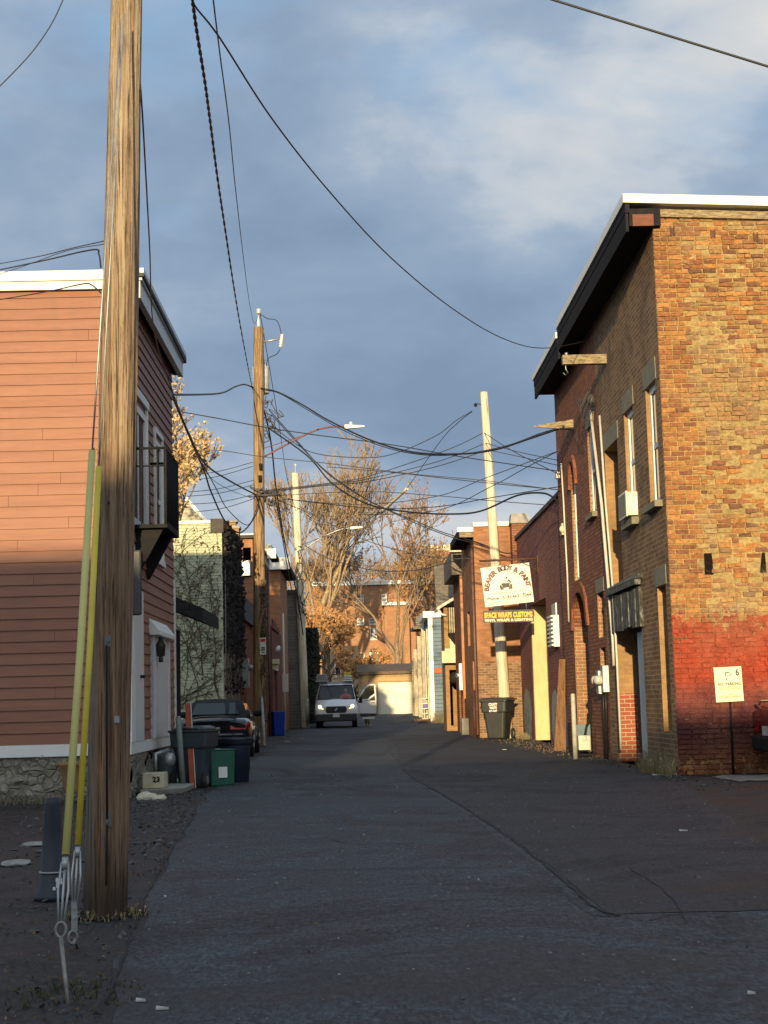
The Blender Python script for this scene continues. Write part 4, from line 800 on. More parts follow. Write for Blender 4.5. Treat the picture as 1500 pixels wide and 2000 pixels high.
c = k.mix(pm_, base, pc); cr_ = k.math('MULTIPLY', k.ramp(k.math('ADD', xr, k.math('MULTIPLY', k.noise(co, 3, 4), .5)), [(.0, 0.), (.01, 1.)]), 1.); c = k.mix(k.math('MULTIPLY', k.ramp(k.math('MULTIPLY', k.math('SUBTRACT', k.math('ADD', xr, k.math('MULTIPLY', k.noise(co, 2, 3), .4)), CRX), 6.), [(.3, 0.), (.6, 1.)]), k.ramp(k.math('DIVIDE', zn, 3.), [(.30, 0.), (.36, .9), (.60, .9), (.66, 0.)])), c, (.50, .03, .035)); k.col(c); k.rough(.92); k.b.inputs['Specular IOR Level'].default_value = .2; hh_ = k.math('ADD', k.math('MULTIPLY', k.noise(k.co('Object', (1, 1, 1.8)), 17, 6, .75, .8), 2.2), k.noise(co, 60, 5, .75)); k.bump(hh_, 1., .022)
ob = m.build('crumbling_face', k.m, t)
m = MB()   # beam pocket ends under the roof board
for px in (1313, 1392, 1476): q = P(px, 452+ (px-1313)*.07, RY0); m.box(q.x-.035, q.x-.02, RY0-.03, RY0+.01, q.z-.07, q.z+.07); m.box(q.x+.02, q.x+.035, RY0-.03, RY0+.01, q.z-.07, q.z+.07); m.box(q.x-.019, q.x+.019, RY0-.012, RY0+.01, q.z-.06, q.z+.05)
m.build('joist_end', pm('rusty_iron', (.10, .045, .025), .8, var=.4), t)
m = MB(); m.hexa([(RX-.0, RY0-.07, RTOP-.02), (X1+2, RY0-.07, RTOP-.42), (X1+2, RY0+.03, RTOP-.42), (RX, RY0+.03, RTOP-.02), (RX, RY0-.07, RTOP+.10), (X1+2, RY0-.07, RTOP-.30), (X1+2, RY0+.03, RTOP-.30), (RX, RY0+.03, RTOP+.10)]); m.build('roof_board', WOOD_OLD, t)
# eaves: deep dark box eave over the alley, white flashing
EO = .40; EX = RX-EO
def eave(Ya, Yb, zt, soff, name):
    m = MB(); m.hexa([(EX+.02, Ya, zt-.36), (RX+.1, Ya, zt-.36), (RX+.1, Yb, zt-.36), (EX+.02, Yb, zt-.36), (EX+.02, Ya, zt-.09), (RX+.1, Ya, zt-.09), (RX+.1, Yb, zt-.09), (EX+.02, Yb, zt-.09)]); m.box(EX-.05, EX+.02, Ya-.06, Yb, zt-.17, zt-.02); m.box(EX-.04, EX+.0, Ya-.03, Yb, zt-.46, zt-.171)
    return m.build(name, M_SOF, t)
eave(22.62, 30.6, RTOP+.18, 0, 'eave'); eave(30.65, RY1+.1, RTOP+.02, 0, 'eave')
m = MB(); m.box(EX+.06, RX-.02, 22.56, 22.615, RTOP-.20, RTOP-.02); m.build('eave_end_board', pm('redbrown_board', (.15, .055, .03), .8, var=.25, scale=(1, 1, 8)), t)
m = MB(); q = P(1500, 422, 22.55); 
m.hexa([(EX-.08, 22.52, RTOP+.16), (X1+2, 22.52, RTOP-.26), (X1+2, 30.6, RTOP-.26), (EX-.08, 30.6, RTOP+.16), (EX-.08, 22.52, RTOP+.30), (X1+2, 22.52, RTOP-.10), (X1+2, 30.6, RTOP-.10), (EX-.08, 30.6, RTOP+.30)])
m.box(EX-.08, RX+8, 30.65, RY1+.15, RTOP-.0, RTOP+.12); m.build('roof_flashing', pm('white_flashing', (.74, .73, .66), .5, var=.05), t)
# red part
AW = ('-x', 31.85, 32.65, 3.62, 6.15, .22, .55); AD = ('-x', 31.1, 33.1, 0, 3.35, .40, .75); W3 = ('-x', 29.35, 30.1, 4.72, 6.45, .2); W4 = ('-x', 28.95, 29.7, 2.3, 3.15, .2); W5 = ('-x', 29.0, 29.65, .1, 2.1, .2)
m = MB(); shell(m, RX-.001, RX+9, RYB+.002, RY1, 0, RTOP-.15, [AW, AD, W3, W4, W5], rm=1); m.build('wall', [B_RED2, brick('sooty_buff_brick', (.36, .17, .08), (.25, .11, .06), (.44, .36, .22), dirtamt=.7, dirt=(.16, .12, .08), ms=.014)], t)
window(t, '-x', RX, 31.85, 32.65, 3.62, 6.15, .06, .08, MW, MG, 1, t=.06); window(t, '-x', RX, 29.35, 30.1, 4.72, 6.45, .05, .08, MW, MG, 1, t=.06); window(t, '-x', RX, 28.95, 29.7, 2.3, 3.15, .1, .05, pm('grey_frame', (.12, .13, .14), .6), MG, 0)
m = MB(); m.fbox('-x', RX, 29.0, 29.65, .12, .18, .1, 2.1); m.build('door', pm('grey_boarded_door', (.13, .14, .15), .7, var=.3, scale=(4, 4, .5)), t)
m = MB(); m.fbox('-x', RX, 31.1, 33.0, .33, .38, 0, 2.0); m.fbox('-x', RX, 31.1, 33.0, .33, .37, 2.03, 3.3); m.build('door', pm('slate_door', (.10, .115, .13), .6, var=.2), t)
m = MB(); m.box(RX+.02, RX+.39, 33.075, 33.095, 0, 2.9); m.build('brick_infill', brick('sooty_buff_brick', (.36, .17, .08), (.25, .11, .06), (.44, .36, .22), dirtamt=.7, dirt=(.16, .12, .08), ms=.014), t)
def arch_hood(m, ya, yb, zs, rise, wd, d0):
    mm, hw = (ya+yb)/2, (yb-ya)/2; pts = []
    for i in range(13): u = -1+i/6; pts.append((mm+u*hw, zs+rise*math.sqrt(max(0, 1-u*u))**.9, mm+u*(hw+wd), zs+(rise+wd)*math.sqrt(max(0, 1-u*u))**.9))
    for a, b in zip(pts, pts[1:]): m.hexa([(RX-d0, a[0], a[1]), (RX, a[0], a[1]), (RX, b[0], b[1]), (RX-d0, b[0], b[1]), (RX-d0, a[2], a[3]), (RX, a[2], a[3]), (RX, b[2], b[3]), (RX-d0, b[2], b[3])])
B_AR = brick('arch_brick', (.32, .12, .06), (.25, .09, .05), (.12, .07, .05), bw=.07, rh=.22); m = MB(); arch_hood(m, 31.82, 32.68, 5.6, .55, .14, .06); m.build('arch_hood', B_AR, t); m = MB(); arch_hood(m, 31.05, 33.15, 2.6, .75, .22, .05); m.build('arch_hood', B_AR, t); m = MB(); # brick('arch_brick', (.32, .12, .06), (.25, .09, .05), (.12, .07, .05), bw=.07, rh=.22), t)
[MB().fbox('-x', RX, *q_).build('lintel' if q_[5] > 4.8 or q_[5] < 4 else 'sill', M_STONE, t) for q_ in ((29.2, 30.25, -.012, .1, 6.452, 6.75), (28.85, 29.8, -.012, .1, 3.152, 3.42), (29.25, 30.2, -.1, .1, 4.62, 4.718))]
# separate things on this facade
p0 = P(1098, 704, 27.5)
m = MB(); m.box(p0.x, RX+.02, 27.42, 27.56, p0.z-.085, p0.z+.085); bm_ = m.build('timber_beam', WOOD_OLD); tag(bm_, 'thick squared timber beam sticking out under the eave of the brick warehouse', 'beam')
m = MB(); hp = [Vector((p0.x+.06, 27.5, p0.z-.08-.04*i)) for i in range(3)]+[Vector((p0.x+.10, 27.5, p0.z-.24)), Vector((p0.x+.05, 27.5, p0.z-.28)), Vector((p0.x+.01, 27.5, p0.z-.23))]
m.tube(hp, .010, 6); m.lathe((p0.x+.08, 27.49, p0.z+.085), [(.03, 0), (.03, .05), (.01, .06)], 8); o_ = m.build('hook', M_GALV, bm_)
o_.parent = bm_; ORG[bm_.name]
p0 = P(1042, 833, 32.); p1 = FX(1106, 826, RX); m = MB(); z_ = p0.z
m.hexa([(p0.x, 31.98, z_-.01), (RX+.02, 31.9, z_-.10), (RX+.02, 32.05, z_-.10), (p0.x, 32.0, z_-.01), (p0.x, 31.98, z_+.01), (RX+.02, 31.9, z_+.12), (RX+.02, 32.05, z_+.12), (p0.x, 32.0, z_+.01)])
tag(m.build('broken_plank', WOOD_OLD), 'splintered pointed plank jutting from the red brick facade where wires attach', 'plank')
# air conditioner
A = FX(1238, 985, RX); t = thing('air_conditioner', 'cream window air conditioner hanging from the second upper window of the brick warehouse', 'air conditioner', (RX-.2, 25.3, 4.25))
M_AC = pm('cream_ac_casing', (.66, .62, .48), .5, var=.06); m = MB(); m.box(RX-.17, RX+.1, 25.05, 25.75, 4.13, 4.52); m.box(RX-.195, RX-.1701, 25.03, 25.77, 4.11, 4.54); m.build('casing', M_AC, t, bevel=.008)
m = MB(); [m.box(RX-.202, RX-.1955, 25.07, 25.73, 4.15+.03*i, 4.163+.03*i) for i in range(12)]; m.build('louvre', pm('shadow_grey', (.2, .19, .16), .7), t)
m = MB(); [m.box(RX-.15+.04*i, RX-.13+.04*i, 25.044, 25.0499, 4.2, 4.44) for i in range(5)]; m.build('vent_slot', M_GALV, t)
# service conduits and meters
t = thing('service_conduit', 'pair of tall pale electric conduits running down the brick warehouse from a wire bracket', 'conduit', (RX-.05, 29.3, 0))
m = MB()
def fpath(pxs, d=.04): return [FX(x, y, RX-d) for x, y in pxs]
m.tube(fpath([(1153, 800), (1175, 985), (1189, 1150), (1197, 1250), (1199, 1300)], .05), .030, 8); m.build('conduit_pipe', M_PVC, t)
m = MB(); m.tube(fpath([(1171, 812), (1183, 985), (1197, 1150), (1205, 1290), (1213, 1465)], .05), .022, 8); m.build('conduit_pipe', M_PVC, t)
m = MB(); q = FX(1156, 785, RX-.06); m.lathe(q, [(.03, -.1), (.09, 0), (.09, .1), (.03, .16)], 8, (-.3, -.2, 1)); random.seed(4)
for i in range(9):
    a = q+Vector((-.05*random.random(), random.uniform(-.3, .3), random.uniform(-.2, .3))); b = q+Vector((-.25*random.random(), random.uniform(-.7, .7), random.uniform(-.6, .3))); m.tube([a, (a+b)/2+Vector((-.1, 0, -.12)), b], .010, 5, False)
m.build('weatherhead', M_WIREG, t)
t = thing('electric_meter', 'two round glass electric meters with grey boxes on the brick warehouse', 'electric meter', FX(1185, 1330, RX))
a, b = FX(1188, 1312, RX-.08), FX(1195, 1312, RX-.08)
m = MB(); m.box(RX-.12, RX, 28.7, 29.0, 1.25, 1.75); m.box(RX-.16, RX, 29.02, 29.3, 1.22, 1.66); m.build('meter_box', M_GALV, t, bevel=.01)
for yy, xx in ((28.85, RX-.20), (29.15, RX-.26)):
    m = MB(); m.lathe((RX-.12, yy, 1.48), [(.085, -.02), (.088, .05), (.08, .12), (.05, .145), (0, .15)], 16, (-1, -.25, 0)); m.build('meter_glass', pm('meter_glass', (.45, .44, .38), .25), t)
m = MB(); [m.tube([(RX-.06, yy, 1.25), (RX-.06, yy+.05, .9), (RX-.03, yy+.3, 0)], .02, 6) for yy in (28.8, 29.1)]; m.build('cable', M_WIRE, t)
t = thing('gas_regulator', 'pale gas meter on a blue-grey cabinet beside the arched brick doorway', 'gas meter', FX(1145, 1478, RX-.1))
y_ = 31.0; m = MB(); m.box(RX-.02-.33, RX-.02, 31.2, 31.5, .08, .62); m.build('cabinet', pm('bluegrey_paint', (.09, .14, .17), .6, var=.15), t)
m = MB(); m.box(RX-.36, RX-.12, 30.55, 30.85, .13, .42); m.lathe((RX-.24, 30.55, .36), [(.05, -.03), (.05, 0)], 14, (0, 1, 0)); m.build('meter_body', pm('cream_grey_metal', (.45, .46, .38), .5), t, bevel=.05)
m = MB(); m.tube([(RX-.2, 30.7, .42), (RX-.15, 30.8, .6), (RX-.05, 30.9, .75), (RX-.03, 30.9, 1.1)], .025, 6); m.tube([(RX-.38, 30.5, .04), (RX-.1, 30.5, .04), (RX-.05, 30.5, .1)], .03, 6); m.build('pipe', MBK, t)
bollard(1124, 1483, 1354, .045, pm('pale_bollard_paint', (.40, .40, .36), .6, bump=.3), 'slim pale grey steel bollard in front of the arched doorway')
p = FX(1102, 1300, RX-.03); b0_ = G(1100, 1468); m = MB()
for dx, yy in ((0, 0), (.10, .12)): m.hexa([(4.30+dx, 34.3+yy, 0), (4.48+dx, 34.3+yy, 0), (4.48+dx, 34.34+yy, 0), (4.30+dx, 34.34+yy, 0), (4.52+dx*.3, 34.50+yy, 2.02), (4.66+dx*.1, 34.50+yy, 2.02), (4.66+dx*.1, 34.54+yy, 2.02), (4.52+dx*.3, 34.54+yy, 2.02)])
tag(m.build('leaning_board', wood('brown_board', (.16, .085, .045), (.22, .125, .065), (12, 12, .8))), 'two brown boards leaning together against the maroon wall near the bollard', 'board')
# bell box
p = FX(1097, 1036, RX-.02); m = MB(); m.box(RX-.06, RX, p.y-.3, p.y-.02, p.z-.13, p.z+.13); t = tag(m.build('alarm_bell', pm('brass_plate', (.36, .30, .16), .5, .3)), 'square alarm box with round bell at the corner of the maroon building', 'alarm bell')
m = MB(); m.lathe((RX-.03, p.y-.31, p.z), [(.08, -.03), (.08, 0), (.02, .02)], 16, (0, -1, 0)); m.build('bell', M_CREAM, t)
# ============================================================ R3 maroon building
R3X = 4.90; z3 = 5.93
DR = ('-x', 39.6, 43.2, 0, 3.75, .55); DN = ('-x', 36.2, 37.4, .3, 1.85, .2)
t = thing('maroon_body_shop', 'low maroon painted brick building with a tall cream door opening and hanging signs', 'building', (R3X+4, RY1, 0))
m = MB(); shell(m, R3X, R3X+9, RY1+.002, 46.2, 0, z3, [DR, DN]); m.build('wall', B_MAROON, t)
m = MB(); m.box(R3X-.06, R3X+9, RY1+.05, 46.2, z3+.001, z3+.10); m.build('coping', M_ROOFM, t)
m = MB(); m.box(R3X+.02, R3X+.54, 43.15, 43.19, 0, 3.73); m.build('door_jamb', pm('cream_door_paint', (.52, .42, .20), .6, var=.12, scale=(1, 1, .4), ns=4), t)
m = MB(); m.fbox('-x', R3X, 39.6, 43.14, .5, .55, 0, 3.75); m.build('overhead_door', _MC['cream_door_paint'], t)
m = MB(); m.fbox('-x', R3X, 36.2, 37.4, .15, .2, .3, 1.85); m.build('blocked_window', pm('grey_block', (.22, .24, .21), .8, var=.25, ns=9), t)
k = NM('peeling_patch'); n = k.noise(k.co('Object'), 3, 6, .7, .5); k.col(k.ramp(n, [(.40, (.20, .21, .19)), (.55, (.30, .30, .27)), (.62, (.16, .05, .04))])); k.rough(.9); k.bump(n, .4)
m = MB(); random.seed(9)
def patch(y0, y1, z0, z1, d):
    n = 14; pts = [(R3X-d, y0+(y1-y0)*(.5+.5*math.cos(a)*(1+.25*noise.noise((a, y0, 0)))), z0+(z1-z0)*(.5+.5*math.sin(a)*(1+.3*noise.noise((a*1.3, y1, 3))))) for a in [2*math.pi*i/n for i in range(n)]]; m.q(pts[::-1])
patch(43.8, 45.9, -.1, 1.5, .003); patch(37.5, 39.3, -.1, 1.35, .003); patch(36.1, 36.9, -.2, 1.0, .004); m.build('bare_render', k.m, t)
q = FX(1083, 1192, R3X); m = MB(); m.box(R3X-.03, R3X, q.y-.45, q.y+.35, q.z-.16, q.z+.16); tag(m.build('metal_plate', M_GALV), 'small grey metal plate above the white louvred vent on the maroon wall', 'plate')
q = FX(1087, 1232, R3X); t = thing('louvred_vent', 'white louvred vent box on the maroon wall above the narrow window', 'vent', q)
m = MB(); m.box(R3X-.14, R3X, q.y-.5, q.y+.35, q.z-.40, q.z+.36); m.build('vent_box', MW, t); m = MB(); [m.box(R3X-.19, R3X-.1401, q.y-.48, q.y+.33, q.z-.38+.1*i, q.z-.34+.1*i) for i in range(8)]; m.build('louvre', MW, t)
# R3 pipe conduit at the corner
m = MB(); m.tube(fpath([(1096, 905), (1101, 985), (1103, 1030), (1108, 1120), (1111, 1215)], .04), .02, 6); m.box(RX-.1, RX-.02, FX(1094, 928, RX).y-.1, FX(1094, 928, RX).y+.1, FX(1094, 928, RX).z-.08, FX(1094, 928, RX).z+.08)
tag(m.build('corner_conduit', M_PVC), 'thin pale conduit at the corner between the red brick and maroon walls', 'conduit')
# signs
SY = 41.; t = thing('body_shop_sign', 'white hanging sign lettered BEAVER BODY & PAINT with a black car emblem', 'sign', P(990, 1145, SY))
c00, c10, c01 = P(948, 1186, SY), P(1043, 1175, SY), P(935, 1110, SY); c11 = P(1033, 1099, SY)
ux = (c10-c00); Wd = ux.length; ux.normalize(); uz = (c01-c00); Hd = uz.length; uz = (uz - ux*uz.dot(ux)).normalized(); ny = ux.cross(uz)*-1
m = MB(); m.prism([c00, c00+ux*Wd, c00+ux*Wd+uz*Hd, c00+uz*Hd], Vector((0, .03, 0))); m.build('panel', pm('white_sign_enamel', (.66, .66, .58), .45, var=.05, ns=3), t)
m = MB(); cen = c00+ux*Wd*.5+uz*Hd*.36; s_ = 'BEAVER BODY & PAINT'; Rr = Wd*.385
wl = [1.0 if ch not in ' I' else (.75 if ch == ' ' else .45) for ch in s_]; tot = sum(wl); acc = 0
for ch, wv in zip(s_, wl):
    th = math.radians(176-172*(acc+wv/2)/tot); acc += wv
    if ch == ' ': continue
    rd = ux*math.cos(th)+uz*math.sin(th)*1.08; tg = (ux*math.sin(th)-uz*math.cos(th)).normalized(); rr_ = (rd-tg*rd.dot(tg)).normalized()
    text(m, ch, cen+rd*Rr*1.0, tg, rr_, Hd*.12, None, .006, font_off=.055)
m.build('lettering', pm('maroon_letters', (.10, .008, .012), .5, bump=0), t)
m = MB(); text(m, 'Phone: (518) 463- 7044', c00+ux*Wd*.51+uz*Hd*.155, ux, uz, Hd*.082, Wd*.90, .006, font_off=.03); text(m, 'COLLISION EXPERT & CUSTOM PAINT', c00+ux*Wd*.51+uz*Hd*.045, ux, uz, Hd*.05, Wd*.90, .006, font_off=.0); text(m, 'Satisfying Since 1937', c00+ux*Wd*.52+uz*Hd*.295, ux, uz, Hd*.052, Wd*.64, .006, font_off=0)
m.build('lettering', pm('dark_letters', (.03, .015, .015), .5, bump=0), t)
m = MB(); ec = c00+ux*Wd*.47+uz*Hd*.50
def pl(pts, sc_=1.): m.q([ec+ux*x*Wd*sc_+uz*y*Wd*sc_-Vector((0, .006, 0)) for x, y in pts])
pl([(-.12, -.09), (-.05, -.09), (-.05, -.06), (-.12, -.055)]); pl([(.05, -.09), (.13, -.09), (.13, -.055), (.05, -.06)]); pl([(-.13, -.055), (.13, -.055), (.125, -.035), (-.125, -.035)]); pl([(-.13, -.034), (-.075, -.034), (-.10, .02), (-.13, .0)]); pl([(.13, -.034), (.075, -.034), (.10, .02), (.13, .0)])
pl([(-.10, .021), (.10, .021), (.07, .045), (.02, .035), (-.03, .045), (-.08, .04)]); pl([(-.09, .05), (-.08, .05), (-.055, .085), (-.06, .09)]); pl([(-.06, .085), (.03, .09), (.03, .096), (-.06, .093)]); pl([(-.07, -.034), (.07, -.034), (.085, .02), (-.085, .02)])
pl([(.02, .13), (.05, .12), (.055, .155), (.035, .17), (.018, .155)]); pl([(.03, .06), (.06, .11), (.085, .10), (.13, .045), (.10, .03), (.07, .07), (.05, .055)]); m.build('car_emblem', pm('black_ink', (.012, .012, .012), .5, bump=0), t)
t2 = thing('custom_shop_sign', 'narrow black hanging sign with yellow lettering SPACE WRAPS CUSTOMS under the white sign', 'sign', P(993, 1204, SY))
e00, e10, e01 = P(944, 1217, SY), P(1043, 1214, SY), P(943, 1193, SY); vx = (e10-e00); We = vx.length; vx.normalize(); vz = e01-e00; He = vz.length; vz = (vz-vx*vz.dot(vx)).normalized()
m = MB(); m.prism([e00, e00+vx*We, e00+vx*We+vz*He, e00+vz*He], Vector((0, .03, 0))); m.build('panel', pm('black_red_board', (.022, .006, .005), .5, bump=0), t2)
m = MB(); text(m, 'SPACE WRAPS CUSTOMS', e00+vx*We*.5+vz*He*.42, vx, vz, He*.40, We*.95, .006, font_off=.05); m.build('lettering', pm('yellow_letters', (.75, .42, .02), .5, bump=0), t2)
m = MB(); text(m, 'VINYL WRAPS & LIGHTING', e00+vx*We*.5+vz*He*.10, vx, vz, He*.20, We*.95, .006, font_off=.05); m.build('lettering', pm('pale_yellow_letters', (.75, .65, .35), .5, bump=0), t2)
m = MB()
for f_ in (.16, .86): a = e00+vx*We*f_+vz*He; b = c00+ux*Wd*(f_-.02)+uz*.03; m.tube([a, b], .006, 5)
m.build('chain', M_GALV, t2)
ar0, ar1 = P(936, 1096, SY), FX(1042, 1091, R3X); ar1 = Vector((R3X, SY, P(1041, 1091, SY).z))
t3 = thing('sign_bracket', 'dark horizontal pipe arm on the maroon wall that carries the hanging signs', 'bracket', ar1)
m = MB(); m.tube([ar0, ar1], .028, 8); m.tube([ar0.lerp(ar1, .62)+Vector((0, 0, 0)), ar1+Vector((0, 0, -.32))], .012, 6); m.box(R3X-.02, R3X, SY-.06, SY+.06, ar1.z-.4, ar1.z+.1); m.build('arm', pm('rusty_iron'[:10], (.09, .05, .035), .7, .3), t3)
m = MB()
for f_ in (.14, .80): a = c00+ux*Wd*f_+uz*(Hd-.06); b = Vector((a.x-.02, SY, ar0.z+(ar1.z-ar0.z)*(a.x-ar0.x)/(ar1.x-ar0.x))); m.tube([a+Vector((0, -.01, 0)), b], .007, 5)
m.build('hanger', M_GALV, t3)
# waste bin
wheelie(G(975, 1444)+Vector((0, .2, 0)), -.38, 'charcoal wheeled waste bin with white lettering in front of the maroon building', M_BIN, 1.1, logo=('COUNTY', 'WASTE', '877-7007'))
wheelie(G(903, 1419)+Vector((0, .2, 0)), -.3, 'grey-brown wheeled trash can farther down the alley beside a concrete block', pm('grey_plastic', (.09, .085, .07), .5, var=.15), 1.0)
# no parking sign
t = thing('parking_sign', 'cream NO PARKING sign with a black 6 on a thin post by the red wall', 'sign', (G(1432, 1512)))
b = G(1432, 1512); tp = P(1420, 1340, b.y)
m = MB(); m.tube([b, P(1424, 1306, b.y)+Vector((0, .03, 0))], .018, 6); m.build('post', MBK, t)
s0, s1, s2 = P(1399, 1372, b.y-.03), P(1453, 1369, b.y-.03), P(1395, 1304, b.y-.03); vx = s1-s0; We = vx.length; vx.normalize(); vz = s2-s0; He = vz.length; vz = (vz-vx*vz.dot(vx)).normalized()
m = MB(); m.prism([s0, s0+vx*We, s0+vx*We+vz*He, s0+vz*He], Vector((0, .008, 0))); m.build('panel', pm('cream_enamel', (.70, .66, .42), .5, var=.05, bump=0), t, bevel=.002)
m = MB(); T_ = lambda s_, u, v, h, wd, fo=.02: text(m, s_, s0+vx*We*u+vz*He*v, vx, vz, He*h, We*wd if wd else None, .005, font_off=fo)
T_('6', .84, .74, .20, .13, .03); T_('NO  PARKING', .52, .47, .085, .82, .03); T_('UNAUTHORIZED', .52, .40, .04, .62, 0); T_('VEHICLES WILL BE', .52, .34, .05, .80, .0); T_('AT  VEHICLE', .52, .18, .045, .52, 0); T_("OWNER'S EXPENSE", .52, .115, .05, .82, .01)
def pq(pts): m.q([s0+vx*We*x+vz*He*y-Vector((0, .005, 0)) for x, y in pts])
pq([(.40, .74), (.43, .74), (.43, .82), (.57, .83), (.57, .855), (.40, .85)]); pq([(.52, .72), (.56, .735), (.63, .79), (.64, .82), (.60, .80), (.53, .745)]); pq([(.40, .63), (.46, .63), (.46, .67), (.44, .69)])
m.box(s0.x+.002, s0.x+.003, b.y-.05, b.y-.045, s0.z+.01, s0.z+.011); m.build('lettering', _MC['black_ink'], t)
# ============================================================ R4.. farther right-hand buildings
R4X = xat(933, 1300, 46.9); z4 = zat(1028, 960, 46.9)
t = bldg('parapet_brick_house', 'brick building with white parapet edge and big chimney behind the hanging signs', 46.9, 52.5, R4X, R4X+8, z4, brick('warm_brick', (.44, .21, .10), (.28, .12, .065), (.40, .30, .2), dirtamt=.45), [('-x', 47.6, 48.9, 0, 2.4, .35), ('-x', 49.6, 50.6, 2.9, 4.0, .3)])
m = MB(); m.box(R4X-.01, R4X+8, 46.82, 47.2, z4+.002, z4+.13); m.build('coping', MW, t)
m = MB(); m.box(R4X-.46, R4X-.002, 46.95, 51.2, z4-.30, z4-.07); m.build('eave', M_SOF, t); m = MB(); m.box(R4X-.50, R4X-.005, 46.8, 46.94, z4-.16, z4-.02); m.build('eave_cap', MW, t); m = MB(); m.box(R4X-.43, R4X-.006, 46.85, 46.945, z4-.32, z4-.17); m.build('eave_end_board', WOOD_OLD, t)
m = MB(); m.tube([(R4X-.05, 47.1, z4-.6), (R4X-.05, 47.1, .1)], .04, 8); m.build('downpipe', pm('brown_pipe', (.13, .07, .055), .6), t)
m = MB(); m.box(R4X+.001, R4X+8, 46.88, 46.899, 0, 2.3); m.build('shadow_band', brick('worn_shaded_brick', (.36, .20, .11), (.13, .07, .045), (.42, .33, .22), ms=.012, dirtamt=.5), t)  # worn brick band, its colour darkened to stand for shade low on the wall
cx = xat(1016, 1040, 46.3); ch = MB(); ch.box(cx-.26, cx+.26, 46.25, 46.85, 5.2, zat(1022, 1016, 46.3)); cz = zat(1022, 1016, 46.3); ch.i = 1; ch.hexa([(cx-.30, 46.2, cz+.001), (cx+.30, 46.2, cz+.001), (cx+.30, 46.89, cz+.001), (cx-.30, 46.89, cz+.001), (cx-.25, 46.25, cz+.30), (cx+.25, 46.25, cz+.30), (cx+.25, 46.85, cz+.30), (cx-.25, 46.85, cz+.30)]); ch.build('chimney', [B_RED2, M_CON], t, bevel=.0)
# R5
R5X = xat(909, 1300, 52.6); z5 = zat(1118, 905, 52.6)
t = bldg('pier_brick_house', 'weathered brick building with rotten cornice and orange pier, left of the white-edged brick building', 52.6, 57.8, R5X, R5X+6, z5, B_RED2, [('-x', 53.4, 54.6, 0, 2.3, .3), ('-x', 55.4, 56.4, 0, 2.3, .3)])
m = MB(); m.box(R5X-.35, R5X+.001, 52.9, 57.6, z5-.05, z5+.75); m.build('cornice', wood('grey_cornice_wood', (.13, .105, .09), (.22, .19, .15), (6, 2, 8)), t)
m = MB(); m.box(R5X-.42, R5X+.3, 52.62, 52.85, z5+.72, z5+.98); m.build('cornice_end', M_CREAM, t)
m = MB(); m.box(R5X-.10, R5X+.1, 52.58, 53.0, 1.2, z5-.1); m.build('pier', pm('red_painted_brick', (.42, .19, .09), .85, var=.2, ns=9, bump=.4), t)
m = MB(); m.box(R5X-.2, R5X-.101, 52.9, 53.2, 1.5, 2.4); m.lathe((R5X-.2, 53.0, 2.0), [(.09, 0), (.08, .1)], 12, (-1, -.5, 0)); m.build('electric_meter', M_GALV, t)
m = MB(); m.box(R5X-.25, R5X+.6, 51.6, 52.4, 0, .55); tag(m.build('concrete_step', M_CON, bevel=.02), 'low concrete block at the wall beside the grey-brown trash can', 'step')
m = MB(); m.tube([(R4X-.12, 47.3, 0), (R4X-.12, 47.3, 1.45)], .05, 8); tag(m.build('iron_post', pm('dark_red_post', (.06, .022, .018), .7)), 'thin dark iron post just left of the charcoal waste bin', 'post')
# R6 cream gable house + balcony
R6X = xat(868, 1250, 58.5)
ey = zat(1187, 868, 58.5); rz = zat(1112, 880, 62.)
t = thing('shingled_house', 'cream house with grey shingled roof and black iron balcony, between brick walls on the right', 'house', (R6X+2, 58.5, 0))
m = MB(); shell(m, R6X, R6X+5, 58.5, 60.4, 0, ey, [('-y', R6X+.15, R6X+.6, .2, 2.3, .3)]); m.build('wall', B_BUFF, t); m = MB(); m.box(R6X+.2, R6X+5, 58.44, 58.49, 2.9, ey); m.build('cream_siding', M_CREAM, t)
m = MB(); xr_ = xat(855, 1110, 60); m.hexa([(R6X-.25, 58.2, ey-.1), (R6X+5, 58.2, ey+2.9), (R6X+5, 60.6, ey+2.9), (R6X-.25, 60.6, ey-.1), (R6X-.25, 58.2, ey+.02), (R6X+5, 58.2, ey+3.0), (R6X+5, 60.6, ey+3.0), (R6X-.25, 60.6, ey+.02)])
m.build('bargeboard', pm('pale_eave_paint', (.50, .52, .46), .6), t)
m = MB(); m.hexa([(R6X-.22, 59.6, ey-.02), (R6X+5, 59.6, ey-.02), (R6X+5, 61.2, rz), (R6X-.18, 61.2, rz), (R6X-.22, 59.6, ey+.1), (R6X+5, 59.6, ey+.1), (R6X+5, 61.2, rz+.12), (R6X-.18, 61.2, rz+.12)]); m.build('roof', brick('tan_shingle', (.21, .18, .13), (.15, .13, .10), (.09, .08, .065), bw=.3, rh=.13, dirtamt=.3), t)
m = MB(); m.tube([(R6X-.25, 58.3, ey-.02), (R6X-.1, 58.3, ey-.25), (R6X+.1, 58.35, ey-.3)], .05, 6); m.build('gutter', MW, t)
m = MB(); m.box(R6X+.0, R6X+1.4, 58.4, 58.5, 3.0-.2, 3.1); m.box(R6X-.15, R6X+.7, 57.9, 58.5, 2.55, 3.0); m.build('porch_beam', M_CREAM, t)
m = MB(); bx0, bx1, bz0, bz1 = xat(874, 1180, 58), xat(908, 1180, 58), zat(1240, 890, 58), zat(1180, 890, 58)
m.box(bx0, bx1, 57.85, 58.4, bz0, bz0+.08); m.tube([(bx0, 58.4, bz1), (bx0, 57.87, bz1), (bx1, 57.87, bz1)], .025, 5)
